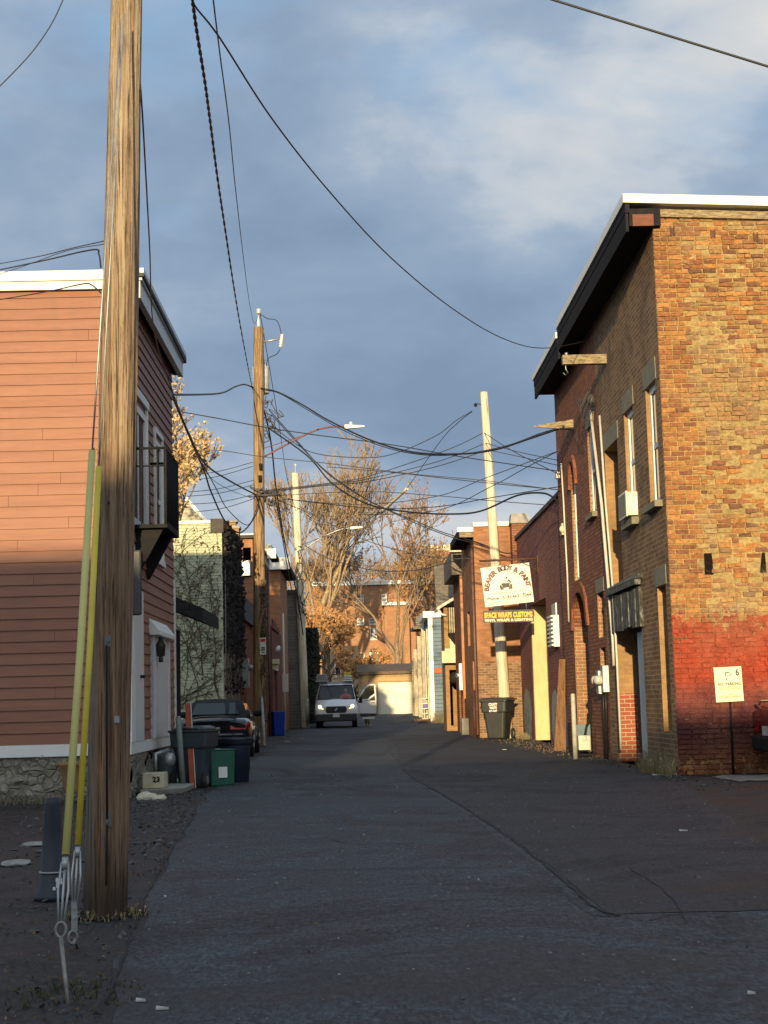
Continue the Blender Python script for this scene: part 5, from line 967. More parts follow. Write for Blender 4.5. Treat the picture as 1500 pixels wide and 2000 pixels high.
for i in range(9): xx = bx0+(bx1-bx0)*i/8; m.tube([(xx, 57.87, bz0), (xx, 57.87, bz1)], .012, 4)
m.hexa([(bx0+.5, 57.9, bz0-.7), (bx1, 57.9, bz0-.7), (bx1, 58.4, bz0-.7), (bx0+.5, 58.4, bz0-.7), (bx0, 57.9, bz0-.01), (bx1, 57.9, bz0-.01), (bx1, 58.4, bz0-.01), (bx0, 58.4, bz0-.01)]); m.build('balcony', MBK, t)
m = MB(); m.lathe((R6X+.35, 58.45, 2.0), [(.22, 0), (.22, .1), (.05, .13)], 14, (0, -1, 0)); m.build('wall_fan', MBK, t); m = MB(); m.box(R6X+.75, R6X+1.0, 58.38, 58.49, .3, 1.7); m.build('door', pm('green_door', (.20, .27, .07), .6), t)
# R7 brick strip with porch posts
R7X = xat(864, 1300, 72.8); z7 = zat(1196, 866, 66.3)
t = bldg('narrow_brick_porch_house', 'narrow brick house with brown stair timbers between the blue house and the cream house', 66.3, 73, R7X, R7X+5, z7, brick('mottled_brick', (.34, .13, .07), (.22, .09, .06), (.40, .32, .22), dirtamt=.4), [('-x', 67.5, 69, .0, 2.4, .3)])
m = MB(); random.seed(3)
for xx in (-.3, -.05, .2, .45): m.box(R7X+xx, R7X+xx+.09, 65.6, 65.7, 0, 2.6)
m.box(R7X-.35, R7X+1.1, 65.55, 65.75, 2.6, 2.75); m.hexa([(R7X-.1, 65.9, 2.3), (R7X+.05, 65.9, 2.3), (R7X+.05, 66.2, 2.3), (R7X-.1, 66.2, 2.3), (R7X+.55, 65.9, 4.4), (R7X+.7, 65.9, 4.4), (R7X+.7, 66.2, 4.4), (R7X+.55, 66.2, 4.4)]); m.build('porch', M_CREAM, t)
m = MB(); m.box(R7X-.15, R7X+.15, 66.1, 66.29, 3.7, 4.6); m.build('meter_box', MW, t)
# R8 blue siding
R8X = xat(840, 1300, 80); z8 = zat(1206, 850, 80)
t = bldg('blue_sided_house', 'blue clapboard house with white corner board and parapet on the right near the garage', 80, 86, R8X, R8X+4, z8, brick('blue_siding', (.17, .225, .28), (.15, .205, .26), (.06, .08, .10), bw=5., rh=.20, ms=.022, dirtamt=.1, bs=.5), [])
m = MB(); m.box(R8X-.05, R8X+.18, 79.9, 79.998, 0, z8); m.box(R8X-.3, R8X+4, 79.8, 86, z8+.001, z8+.32); m.build('trim_board', MW, t)
m = MB()
for yy in (80.2, 82, 84.5): m.box(R8X-.06, R8X-.001, yy, yy+.5, .2, z8-.5)
m.build('wood_panel', M_CREAM, t)
m = MB(); m.box(R8X+.22, R8X+.55, 79.85, 79.99, 2.55, 2.80); m.build('wreath', pm('orange_wreath', (.5, .12, .03), .8), t)
# R9 porch row: posts, small roofs
t = thing('timber_porch', 'row of weathered white timber porch posts and small roofs left of the blue house', 'porch', (R8X-.5, 88, zg(88)))
M_WP = pm('weathered_white_paint', (.42, .39, .31), .85, var=.25, ns=3, bump=.3)
for i, (px, Y, top, mt) in enumerate(((835, 86.5, 1232, M_CREAM), (829, 87, 1218, M_WP), (820, 90, 1240, M_WP), (812, 93, 1268, M_WP), (808, 94, 1290, WOOD_OLD))):
    m = MB(); x_ = xat(px, 1320, Y); m.box(x_-.11, x_+.11, Y, Y+.25, zg(Y), zat(top, px, Y)); m.build('post', mt, t)
m = MB(); Y = 88; m.box(xat(812, 1230, Y), xat(836, 1230, Y), Y-.3, Y+3, zat(1222, 820, Y), zat(1204, 820, Y)); m.box(xat(806, 1230, Y), xat(838, 1230, Y), Y-.4, Y+3.2, zat(1229, 820, Y), zat(1223, 820, Y)); m.build('porch_roof', wood('grey_cornice_wood', (.2, .2, .2), (.2, .2, .2)), t)
m = MB(); m.box(xat(823, 1290, 88), xat(840, 1290, 88), 87.9, 88.1, zat(1295, 830, 88), zat(1283, 830, 88)); m.box(xat(812, 1318, 92), xat(822, 1318, 92), 91.8, 92.1, zat(1320, 816, 92), zat(1308, 816, 92)); m.build('beam', WOOD_OLD, t)
m = MB(); m.box(xat(838, 1290, 88), xat(838, 1290, 88)+4, 88.5, 96, 0, zat(1235, 838, 88)); m.build('wall', wood('grey_cornice_wood', (.2, .2, .2), (.2, .2, .2)), t)
t = thing('white_rack', 'small white metal shelf rack standing at the foot of the blue house', 'rack', (xat(832, 1400, 84), 84, zg(84)))
xa, xb = xat(825, 1390, 84), xat(840, 1390, 84); z_a, z_b = zg(84), zat(1364, 832, 84); m = MB()
for xx in (xa, xb): m.tube([(xx, 84, z_a), (xx, 84, z_b)], .02, 4); m.tube([(xx, 84.4, z_a), (xx, 84.4, z_b)], .02, 4)
for i in range(5): zz_ = z_a+.06+(z_b-z_a-.06)*i/4; m.box(xa, xb, 83.98, 84.42, zz_-.015, zz_+.015)
m.build('shelf_frame', MW, t); m = MB(); m.box(xa+.05, xb-.05, 84.05, 84.35, z_a+.6, z_a+.85); m.build('storage_box', pm('violet_box', (.12, .10, .35), .6), t)
# garage at the end
Y = 100; t = thing('end_garage', 'low garage with a wide pale overhead door closing the far end of the alley', 'garage', (P(760, 1395, Y)))
gx0, gx1 = xat(700, 1350, Y), xat(822, 1350, Y); g0 = zg(Y); dt = zat(1331, 780, Y); gt = zat(1316, 780, Y)
dx0, dx1 = xat(738, 1350, Y), xat(814, 1350, Y)
m = MB(); shell(m, gx0, gx1, Y, Y+6, g0-.1, gt, [('-y', dx0, dx1, g0-.09, dt, .25)]); m.build('wall', pm('tan_stucco', (.34, .24, .13), .9, var=.2, ns=2), t)
m = MB(); m.box(dx0, dx1, Y+.2, Y+.25, g0-.05, dt); m.build('overhead_door', pm('pale_door_paint', (.76, .72, .58), .6, var=.08, ns=.8), t)
m = MB(); m.hexa([(gx0-.1, Y-.35, gt), (gx1+.1, Y-.35, gt), (gx1+.1, Y+6, gt+.6), (gx0-.1, Y+6, gt+.6), (gx0-.1, Y-.35, gt+.18), (gx1+.1, Y-.35, gt+.18), (gx1+.1, Y+6, gt+.8), (gx0-.1, Y+6, gt+.8)]); m.build('roof', pm('brown_shingle', (.13, .09, .06), .9, var=.25), t)
m = MB(); m.box(dx0-.2, gx1+.02, Y-.05, Y-.001, dt+.02, dt+.3); m.build('lintel', pm('tan_board', (.42, .28, .14), .8, var=.2, scale=(1, 1, 4)), t)
p = P(816, 1393, 97); rock('leaf_pile', (p.x, 97, zg(97)), (.25, .2, .28), pm('terracotta', (.35, .14, .06), .9), 'orange terracotta heap at the right side of the end garage door', 'pile')
# background apartment block
Y = 135; g0 = .3; t = thing('apartment_building', 'wide brick apartment building with white roof edge behind the autumn trees', 'building', (P(740, 1380, Y)))
x0_, x1_ = xat(600, 1200, Y), xat(857, 1200, Y); zt_ = zat(1142, 740, Y); M_APT = brick('apartment_brick', (.46, .25, .13), (.34, .17, .09), (.36, .27, .18), dirtamt=.35, bw=.25, rh=.09, ns=.5)
wins = [(694, 710, 1160, 1178), (697, 711, 1208, 1221), (720, 735, 1207, 1220), (722, 736, 1226, 1250), (722, 738, 1274, 1302), (768, 782, 1200, 1242), (812, 826, 1153, 1172), (777, 790, 1270, 1300), (697, 712, 1274, 1302), (745, 755, 1160, 1176)]
hs = []
for a, b, c_, d_ in wins: hs.append(('-y', xat(a, c_, Y), xat(b, c_, Y), zat(d_, a, Y), zat(c_, a, Y), .2))
m = MB(); shell(m, x0_, x1_, Y, Y+12, 0, zt_, hs); m.build('wall', M_APT, t)
for h in hs: window(t, '-y', Y, h[1], h[2], h[3], h[4], .05, .08, MW, pm('blind_grey', (.16, .16, .14), .4), 1)
m = MB(); m.box(x0_, x1_+.3, Y-.25, Y+12, zt_+.001, zt_+.35); m.box(xat(745, 1180, Y), xat(802, 1180, Y), Y-1.6, Y-.002, zat(1184, 770, Y), zat(1178, 770, Y)); m.box(xat(655, 1290, Y), xat(666, 1290, Y), Y-.1, Y-.002, zat(1326, 655, Y), zat(1268, 655, Y)); m.build('cornice', MW, t)
m = MB(); m.box(xat(750, 1200, Y), xat(798, 1200, Y), Y-1.3, Y-.01, 0, zat(1185, 770, Y)); m.build('bay', M_APT, t)
t = bldg('far_orange_building', 'tall orange building with cream roof edge far off above the shingled roof', 165, 175, xat(840, 1080, 165), xat(905, 1080, 165)+3, zat(1075, 860, 165), pm('orange_stucco', (.46, .19, .10), .9, var=.08), [], coping=1, cm=M_CREAM, ch=.6)
t = bldg('far_cream_house', 'sunlit tan house seen through tree trunks behind the van', 112, 120, xat(628, 1290, 112), xat(700, 1290, 112), zat(1262, 650, 112), pm('tan_house_paint', (.42, .27, .15), .8, var=.2, ns=1.), [('-y', xat(655, 1290, 112), xat(664, 1290, 112), zat(1318, 660, 112), zat(1278, 660, 112), .1)])
m = MB(); m.box(xat(653, 1290, 112), xat(655, 1290, 112), 111.9, 111.99, zat(1322, 660, 112), zat(1272, 660, 112)); m.box(xat(664, 1290, 112), xat(667, 1290, 112), 111.9, 111.99, zat(1322, 660, 112), zat(1272, 660, 112)); m.box(xat(655, 1290, 112), xat(664, 1290, 112), 111.9, 111.99, zat(1300, 660, 112), zat(1298, 660, 112)); m.build('window_frame', MW, t)
m = MB(); m.box(xat(655.2, 1290, 112), xat(663.8, 1290, 112), 112.08, 112.1, 1., 6.); m.build('pane', MG, t)
# ============================================================ van
t = thing('delivery_van', 'white work van facing the camera with headlights on and its driver door open', 'van', (-1.04, 72.0, 0), 0., None, True)
VW = carpaint('van_white_paint', (.78, .79, .79), 0.)
def vs(y, w_, wt, zb, zt, zm): return [(-w_*.92, y, zb), (-w_, y, zb+.12), (-w_, y, zm), (-wt, y, zt-.09), (-wt+.08, y, zt-.01), (-.3, y, zt+.02), (.3, y, zt+.02), (wt-.08, y, zt-.01), (wt, y, zt-.09), (w_, y, zm), (w_, y, zb+.12), (w_*.92, y, zb)]
st = [vs(0, .86, .76, .45, .99, .84), vs(.05, .94, .85, .34, 1.04, .92), vs(.30, .99, .90, .30, 1.17, 1.02), vs(.80, 1.0, .93, .30, 1.34, 1.18), vs(1.5, 1.0, .80, .30, 1.98, 1.28), vs(1.85, 1.0, .82, .30, 2.07, 1.35), vs(5.4, 1.0, .82, .30, 2.07, 1.35)]
m = MB(); loft(m, st, True, {(3, 4), (3, 5), (3, 6), (3, 8), (3, 9), (4, 8), (4, 9)}); cap(m, st[0][::-1]); cap(m, st[-1]); m.build('van_body', VW, t)
m = MB(); m.q([(-.85, .775, 1.345), (.85, .775, 1.345), (.73, 1.49, 1.965), (-.73, 1.49, 1.965)]); m.build('windscreen', clear('windscreen_glass', (.75, .82, .85), .07), t)
m = MB()
for a, b in (((-.87, .76, 1.335), (-.74, 1.49, 1.975)), ((.87, .76, 1.335), (.74, 1.49, 1.975)), ((-.87, .76, 1.335), (.87, .76, 1.335)), ((-.74, 1.49, 1.975), (.74, 1.49, 1.975))): m.tube([a, b], .022, 5)
m.build('windscreen_seal', MBK, t)
m = MB(); m.box(-.88, .88, .9, 1.25, .9, 1.25); m.box(-.93, .93, 2.2, 2.25, .4, 1.5); m.box(-.76, .76, 2.2, 2.25, 1.5, 2.0); m.box(-.9, .9, .9, 2.2, .40, .45)
for x in (-.5, .5): m.box(x-.22, x+.22, 1.75, 1.95, .9, 1.75)
m.tube([(.45+.17*math.cos(a), 1.22+.05*math.sin(a), 1.33+.15*math.sin(a)) for a in [i*.5236 for i in range(13)]], .014, 5, False); m.build('interior', pm('dark_cab', (.03, .045, .07), .7), t)
m = MB(); m.box(-.97, .97, -.09, .30, .30, .66); m.build('bumper', pm('grey_black_plastic', (.035, .036, .038), .6), t, bevel=.06)
m = MB(); m.prism([(-.50, -.012, .82), (-.44, -.012, .70), (.44, -.012, .70), (.50, -.012, .82), (.44, -.002, 1.0), (-.44, -.002, 1.0)], (0, .05, 0)); g_ = m.build('grille', pm('black_grille', (.012, .012, .012), .5), t)
m = MB(); m.lathe((0, -.02, .86), [(.095, -.012), (.10, 0)], 20, (0, 1, 0), 1., .42); e_ = m.build('emblem', pm('silver_blue_badge', (.35, .42, .55), .3, .5), g_)
for s_ in (-1, 1):
    m = MB(); m.prism([(s_*.56, -.02, .84), (s_*.80, -.0, .92), (s_*.88, .03, 1.06), (s_*.68, .0, 1.07), (s_*.58, -.02, .95)], (0, .08, 0)); m.build('headlight', pm('headlight_lens', (.55, .52, .42), .15), t)
    m = MB(); m.lathe((s_*.76, -.03, 1.0), [(.075, -.012), (.078, 0)], 14, (0, 1, 0)); m.build('headlight_lamp', emis('lit_headlamp', (1, .95, .8), 2.2), t)
    m = MB(); m.prism([(s_*.58, -.03, .86), (s_*.70, -.02, .88), (s_*.70, -.01, .95), (s_*.6, -.02, .93)], (0, .01, 0)); m.build('indicator', emis('lit_indicator', (1, .8, .3), .9), t)
    m = MB(); m.box(s_*1.02, s_*1.22, .98, 1.10, 1.12, 1.42); m.build('mirror', MBK, t, bevel=.03)
    m = MB(); m.box(s_*.22, s_*.58, .70, .73, 1.315, 1.345); m.build('bonnet_vent', MBK, t)
    for y in (.95, 4.3): wheel(t, s_*.84, y, .34, .24, s_)
m = MB(); m.box(-.155, .155, -.105, -.091, .50, .66); m.build('license_plate', pm('plate_white', (.6, .6, .58), .5), t); m = MB(); text(m, 'ET71 BK'[:4]+'N', Vector((0, -.107, .55)), Vector((1, 0, 0)), Vector((0, 0, 1)), .07, .22, .001, font_off=.02)
m = MB(); m.tube([(-.80, 1.9, 2.13), (.80, 1.9, 2.13)], .03, 5); m.tube([(-.80, 4.6, 2.13), (.80, 4.6, 2.13)], .03, 5)
for x in (-.78, .78): m.tube([(x, 1.8, 2.13), (x, 5., 2.13)], .025, 5); [m.box(x-.02, x+.02, y, y+.06, 2.05, 2.13) for y in (1.9, 3.2, 4.6)]
m.build('roof_rack', M_GALV, t)
# open driver door (image right), hinged near the front
dr = math.radians(8); hx, hy = 1.0, .98
def dp(u, z, d=0.): return (hx+u*math.cos(dr)-d*math.sin(dr), hy+u*math.sin(dr)+d*math.cos(dr), z)
out = [(0, .52), (.06, .46), (.82, .42), (.88, .5), (.90, 1.2), (.86, 1.98), (.55, 1.95), (.30, 1.72), (0, 1.32)]
inn = [(.14, 1.30), (.40, 1.28), (.70, 1.45), (.74, 1.80), (.70, 1.86), (.52, 1.84), (.34, 1.64)]
m = MB(); m.prism([dp(u, z) for u, z in [(0, .64), (.88, .62), (.90, 1.22), (0, 1.22)]], Vector((-math.sin(dr), math.cos(dr), 0))*.06)
for a, b in (((0, 1.22), (.08, 1.38)), ((.08, 1.38), (.34, 1.76)), ((.34, 1.76), (.56, 1.96)), ((.56, 1.96), (.84, 1.97)), ((.84, 1.97), (.88, 1.22)), ((.62, 1.36), (.84, 1.52)), ((.0, 1.24), (.55, 1.27)), ((.5, 1.26), (.7, 1.44)), ((.68, 1.42), (.86, 1.5))): m.tube([dp(*a, .03), dp(*b, .03)], .045, 6)
d_ = m.build('van_door', VW, t)
m = MB(); m.prism([dp(u, z, .02) for u, z in [(.03, 1.26), (.5, 1.26), (.84, 1.5), (.84, 1.93), (.56, 1.92), (.34, 1.72)]], Vector((0, .015, 0))); m.build('pane', clear('door_glass', (.6, .68, .62), .15), d_)
m = MB(); m.prism([dp(u, z, -.004) for u, z in [(.1, .50), (.86, .50), (.88, .619), (.1, .639)]], Vector((0, .06, 0))); m.build('lower_cladding', _MC['grey_black_plastic'], d_)
m = MB(); m.prism([dp(u, z, -.01) for u, z in [(.22, .36), (.80, .38), (.80, .47), (.22, .46)]], Vector((0, .05, 0))); m.build('step', MW, d_)
m = MB(); a = dp(.66, 1.12, -.015); b = dp(.84, 1.13, -.015); m.tube([a, b], .018, 5); m.build('handle', MBK, d_)
# roof load
for nm, lb, x0, x1, z0_, z1_, mt, n_ in (('ladder_stack', 'grey ladders stacked on the left side of the van roof', -.98, -.42, 2.17, 2.56, M_GALV, 4), ('plastic_crate_stack', 'white and yellow crates strapped on the right side of the van roof', .34, .78, 2.17, 2.58, MW, 4), ('rolled_tarp', 'pale rolled bundle in the middle of the van roof', -.26, .10, 2.17, 2.38, M_CREAM, 2)):
    t = thing(nm, lb, nm.replace('_', ' ').split()[0] if nm != 'rolled_tarp' else 'bundle', (-1.04+(x0+x1)/2, 74, z0_)); m = MB(); hgt = (z1_-z0_)/n_
    for i in range(n_):
        ins = .03*(i % 2)+.015*i; last = i == n_-1 and nm == 'plastic_crate_stack'
        if nm == 'rolled_tarp': m.lathe((-1.04+(x0+x1)/2+.03*i, 73.9, z0_+.07+.1*i), [(.08, 0), (.1, .05), (.1, 2.4), (.08, 2.5)], 10, (0, 1, 0), 1.4, 1.)
        elif last: m2 = MB(); m2.box(-1.04+x0+.04, -1.04+x1-.08, 73.85, 75., z0_+i*hgt-.06, z1_+.02); m2.build('yellow_crate', pm('yellow_crate', (.60, .42, .04), .5), t, bevel=.03)
        else:
            m.box(-1.04+x0+ins, -1.04+x1-ins, 73.8, 76.6, z0_+i*hgt+.01, z0_+(i+1)*hgt-.03)
    m.build({'ladder_stack': 'ladder', 'plastic_crate_stack': 'crate', 'rolled_tarp': 'roll'}[nm], mt, t, bevel=.01)
# person leaning in at the open door
def skin(name, verts, edges, mat, parent, sub=1):
    me = bpy.data.meshes.new(name); org = ORG[parent.name]; me.from_pydata([Vector(v[:3])-org for v in verts], edges, []); o = bpy.data.objects.new(name, me); COL.objects.link(o); 
    bpy.context.view_layer.objects.active = o; md = o.modifiers.new('skin', 'SKIN'); 
    for i, v in enumerate(verts): r_ = v[3]; me.skin_vertices[0].data[i].radius = (r_, r_*(v[4] if len(v) > 4 else 1.))
    me.skin_vertices[0].data[0].use_root = True; sb = o.modifiers.new('sub', 'SUBSURF'); sb.levels = sb.render_levels = sub
    bpy.context.view_layer.update(); me2 = bpy.data.meshes.new_from_object(o.evaluated_get(bpy.context.evaluated_depsgraph_get())); o.modifiers.clear(); o.data = me2; me2.materials.append(mat)
    for p in me2.polygons: p.use_smooth = True
    o.parent = parent; return o
S = pm('skin_tone', (.38, .22, .15), .6); M_TAN = pm('tan_fabric', (.45, .37, .22), .85); M_HAIR = pm('brown_hair', (.14, .07, .035), .9)
bx, by = .40, 73.45
t = thing('person', 'person in tan trousers bending into the van behind its open door, only legs showing', 'person', (bx, by, 0))
hipx = bx-.14
body = [(hipx, by, .90, .12), (hipx-.18, by-.02, 1.0, .12), (hipx-.36, by-.04, 1.08, .13), (hipx-.44, by-.05, 1.12, .06), (hipx-.52, by-.06, 1.14, .08), (hipx-.59, by-.06, 1.12, .07),
        (hipx+.07, by, .82, .09), (bx+.02, by-.05, .48, .065), (bx+.10, by, .09, .045), (bx+.12, by-.16, .04, .035), (hipx-.04, by, .82, .09), (bx-.10, by+.12, .48, .065), (bx-.03, by+.25, .09, .045), (bx-.01, by+.1, .04, .035),
        (hipx-.38, by-.2, 1.02, .05), (hipx-.48, by-.24, .85, .04), (hipx-.60, by-.22, .78, .03), (hipx-.66, by-.21, .78, .028), (hipx-.38, by+.12, 1.02, .05), (hipx-.48, by+.16, .85, .04), (hipx-.60, by+.14, .78, .03), (hipx-.66, by+.13, .78, .028)]
eds = [(0, 1), (1, 2), (2, 3), (3, 4), (4, 5), (0, 6), (6, 7), (7, 8), (8, 9), (0, 10), (10, 11), (11, 12), (12, 13), (2, 14), (14, 15), (15, 16), (16, 17), (2, 18), (18, 19), (19, 20), (20, 21)]
skin('body', body, eds, S, t)
skin('jacket', [(hipx-.03, by, .93, .135), (hipx-.18, by-.02, 1.0, .145), (hipx-.36, by-.04, 1.08, .155), (hipx-.42, by-.05, 1.1, .09), (hipx-.38, by-.2, 1.02, .07), (hipx-.48, by-.24, .86, .055), (hipx-.38, by+.12, 1.02, .07), (hipx-.48, by+.16, .86, .055)], [(0, 1), (1, 2), (2, 3), (2, 4), (4, 5), (2, 6), (6, 7)], pm('dark_jacket', (.03, .03, .035), .8), t)
skin('trousers', [(hipx, by, .90, .135), (hipx+.07, by, .80, .105), (bx+.02, by-.05, .48, .085), (bx+.10, by, .13, .07), (hipx-.04, by, .80, .105), (bx-.10, by+.12, .48, .085), (bx-.03, by+.25, .13, .07)], [(0, 1), (1, 2), (2, 3), (0, 4), (4, 5), (5, 6)], M_TAN, t)
skin('shoe', [(bx+.11, by+.03, .05, .055), (bx+.12, by-.08, .045, .05), (bx+.13, by-.20, .035, .04)], [(0, 1), (1, 2)], pm('pale_boot', (.55, .47, .33), .8), t); skin('shoe', [(bx-.05, by+.28, .05, .055), (bx-.04, by+.17, .045, .05), (bx-.03, by+.05, .035, .04)], [(0, 1), (1, 2)], _MC['pale_boot'], t)
skin('hair', [(hipx-.52, by-.05, 1.17, .085), (hipx-.58, by-.06, 1.16, .08)], [(0, 1)], M_HAIR, t)
dx, dy = -.60, 73.48          # seated driver
t = thing('person', 'driver in a bright red top sitting behind the van windscreen with head bowed', 'person', (dx, dy, .9))
body = [(dx, dy+.12, 1.0, .14), (dx, dy+.06, 1.22, .14), (dx, dy, 1.46, .16), (dx, dy-.03, 1.60, .06), (dx, dy-.08, 1.70, .085), (dx, dy-.12, 1.80, .075), (dx+.09, dy-.15, .96, .09), (dx+.10, dy-.5, .98, .07), (dx-.09, dy-.15, .96, .09), (dx-.10, dy-.5, .98, .07),
        (dx+.20, dy-.03, 1.46, .055), (dx+.25, dy-.18, 1.27, .042), (dx+.14, dy-.24, 1.36, .032), (dx+.10, dy-.25, 1.40, .03), (dx-.20, dy-.03, 1.46, .055), (dx-.25, dy-.18, 1.27, .042), (dx-.14, dy-.24, 1.36, .032), (dx-.10, dy-.25, 1.40, .03)]
skin('body', body, [(0, 1), (1, 2), (2, 3), (3, 4), (4, 5), (0, 6), (6, 7), (0, 8), (8, 9), (2, 10), (10, 11), (11, 12), (12, 13), (2, 14), (14, 15), (15, 16), (16, 17)], S, t)
skin('red_top', [(dx, dy+.12, 1.02, .16), (dx, dy+.05, 1.24, .18), (dx, dy-.01, 1.46, .20), (dx, dy-.03, 1.57, .11), (dx+.20, dy-.03, 1.46, .085), (dx+.25, dy-.17, 1.29, .065), (dx-.20, dy-.03, 1.46, .085), (dx-.25, dy-.17, 1.29, .065)], [(0, 1), (1, 2), (2, 3), (2, 4), (4, 5), (2, 6), (6, 7)], pm('red_fabric', (.9, .05, .03), .8), t)
skin('hair', [(dx, dy-.02, 1.76, .095), (dx, dy-.08, 1.83, .085)], [(0, 1)], M_HAIR, t)
# ============================================================ trees
def tree(name, label, base, height, spread, seed, lvl=5, leafn=0, leafm=None, leafs=.12, bark=None, lean=(0, 0), group=None, r0=None, kids=3, trunkfrac=.28, leafz=0., minr=.016, ldens=1.):
    random.seed(seed); t = thing(name, label, 'tree', base, 0, group); T = MB(); W = MB(); Lf = MB(); base = Vector(base); r0 = r0 or height*.022
    bark = bark or wood('grey_bark', (.12, .095, .075), (.22, .18, .14), (6, 6, 2), bd=.02)
    def br(p, d, ln, r, lv):
        pts = [p]; n = 4 if lv > 1 else 3; q = p
        for i in range(n):
            d = (d + Vector((random.gauss(0, .13), random.gauss(0, .13), random.gauss(.03, .09)))).normalized(); q = q + d*ln/n; pts.append(q)
        mb = T if lv >= lvl-1 else W
        mb.tube(pts, [max(minr, r*(1-.45*i/n)) for i in range(n+1)], 7 if lv >= lvl-1 else (4 if lv > 1 else 3), False)
        if lv <= 1 and leafn and q.z > base.z+leafz:
            for _ in range(leafn):
                if random.random() < ldens: leafq(Lf, random.choice(pts[1:])+Vector((random.gauss(0, .12), random.gauss(0, .12), random.gauss(-.03, .12)))*ln*.8, random.uniform(.6, 1.2)*leafs)
        if lv == 0: return
        for i in range(kids + (1 if random.random() < .4 else 0)):
            a = random.uniform(0, 6.283); tilt = random.uniform(.35, .85)*spread; ax = d.orthogonal().normalized(); ax.rotate(Matrix.Rotation(a, 3, d)); nd = d.copy(); nd.rotate(Matrix.Rotation(tilt, 3, ax)); nd.z += .12; nd.normalize()
            sp = random.choice(pts[2:]) if i else pts[-1]; br(sp, nd, ln*random.uniform(.62, .82), r*.56, lv-1)
    br(base, Vector((lean[0], lean[1], 1)).normalized(), height*trunkfrac, r0, lvl)
    T.build('trunk', bark, t); W.build('crown', bark, t)
    if leafn: Lf.build('leaves', leafm, t)
    return t
LO = pm('orange_oak_leaf', (.46, .24, .09), .8, var=.3, ns=.8, bump=0); LY = pm('pale_yellow_leaf', (.55, .40, .20), .8, var=.25, ns=2, bump=0); LB = pm('brown_leaf', (.36, .20, .09), .8, var=.35, ns=.8, bump=0)
B_T = wood('tan_bark', (.20, .14, .09), (.34, .25, .17), (6, 6, 2), bd=.02); B_R = wood('reddish_twigs', (.26, .185, .12), (.42, .32, .20), (6, 6, 2), bd=.02)
def gp(px, Y): p = P(px, 1390, Y); return (p.x, Y, zg(Y))
tree('bare_tree', 'tall bare tree with fine tan twigs rising above the middle of the alley', gp(612, 112), 29, .58, 21, 6, r0=.42, bark=B_R, trunkfrac=.235, minr=.022, kids=3)
tree('bare_tree', 'smaller bare tree leaning left beside the far pale utility pole', gp(590, 98), 8, .6, 9, 5, r0=.16, lean=(-.04, 0), bark=B_T, minr=.02, trunkfrac=.26)
tree('oak_tree', 'oak full of orange-brown leaves behind the van and far utility pole', gp(640, 104), 12.5, 1.0, 14, 5, 11, LO, .10, B_T, trunkfrac=.24, leafz=1.6, r0=.24)
tree('oak_tree', 'second orange-leaved oak lower and left of the end garage', gp(690, 108), 7.5, 1.15, 4, 5, 6, LO, .10, B_T, trunkfrac=.24, leafz=1.5, r0=.16)
tree('autumn_tree', 'brown tree with pale forked trunk in front of the apartment building, above the garage', gp(772, 118), 21, .75, 22, 6, 3, LB, .11, B_T, trunkfrac=.25, leafz=4, r0=.30, ldens=.55)
tree('autumn_tree', 'wide tree with sparse orange leaves at the right of the apartment building', gp(832, 124), 17.5, .85, 31, 5, 8, LO, .12, B_T, trunkfrac=.26, leafz=5, r0=.25, ldens=.7)
tree('bare_tree', 'hazy far bare tree above the apartment roof, right of centre', gp(800, 165), 27, .8, 43, 6, r0=.35, bark=B_R, minr=.03, trunkfrac=.24)
tree('bare_tree', 'far bare tree standing behind the apartment building, centre right', gp(700, 160), 26, .8, 41, 6, r0=.35, bark=B_R, minr=.03, trunkfrac=.24)
tree('yellow_leaf_tree', 'tree with pale yellow leaves showing past the far corner of the clapboard house', (xat(318, 1300, 50), 50, 0), 14.5, .46, 52, 5, 8, LY, .08, B_T, trunkfrac=.27, leafz=6.5, r0=.16, lean=(.0, 0))
t = thing('evergreen_shrub', 'dark dense evergreen mass behind the far pale utility pole', 'shrub', gp(610, 83)); m = MB(); random.seed(77)
c = Vector(gp(611, 83))
for i in range(5200):
    u = random.random(); a = random.uniform(0, 6.28); z_ = u*5.1; rr_ = (.52+.35*noise.noise((z_, a, 3)))*(1-.35*u)*random.random()**.35*1.05; leafq(m, c+Vector((math.cos(a)*rr_*1.0, math.sin(a)*rr_*1.5, z_)), random.uniform(.05, .11))
m.build('leaves', pm('dark_evergreen', (.030, .035, .022), .9, var=.4, ns=3, bump=0), t); m = MB(); m.tube([c, c+Vector((0, 0, 4.2))], [.12, .04], 6); m.build('trunk', B_T, t)
# ============================================================ poles down the alley
def upole(label, b, tp, r0, r1, mat, name='utility_pole'):
    t = thing(name, label, 'utility pole', b); m = MB(); pole_mesh(m, b, tp, r0, r1, 20, 24, .004, b.y); m.build('post', mat, t); return t
MIDB = G(507, 1456); MY = MIDB.y
W_MID = wood('brown_pole_wood', (.16, .10, .055), (.34, .235, .13), (12, 12, .6)); W_PALE = wood('pale_pole_wood', (.52, .46, .34), (.66, .60, .46), (12, 12, .5), crack=.2)
t = upole('brown wooden utility pole on the left in the middle distance, carrying the transformer', MIDB, P(505, 640, MY), .19, .15, W_MID)
m = MB(); m.lathe(P(505, 640, MY), [(.06, 0), (.05, .1), (.03, .35), (.03, .4)], 10); q = P(505, 607, MY); m.lathe(q-Vector((0, 0, .1)), [(.03, 0), (.08, .04), (.05, .08), (.08, .12), (.04, .17)], 12); m.build('insulator', pm('porcelain_grey', (.5, .5, .48), .3), t)
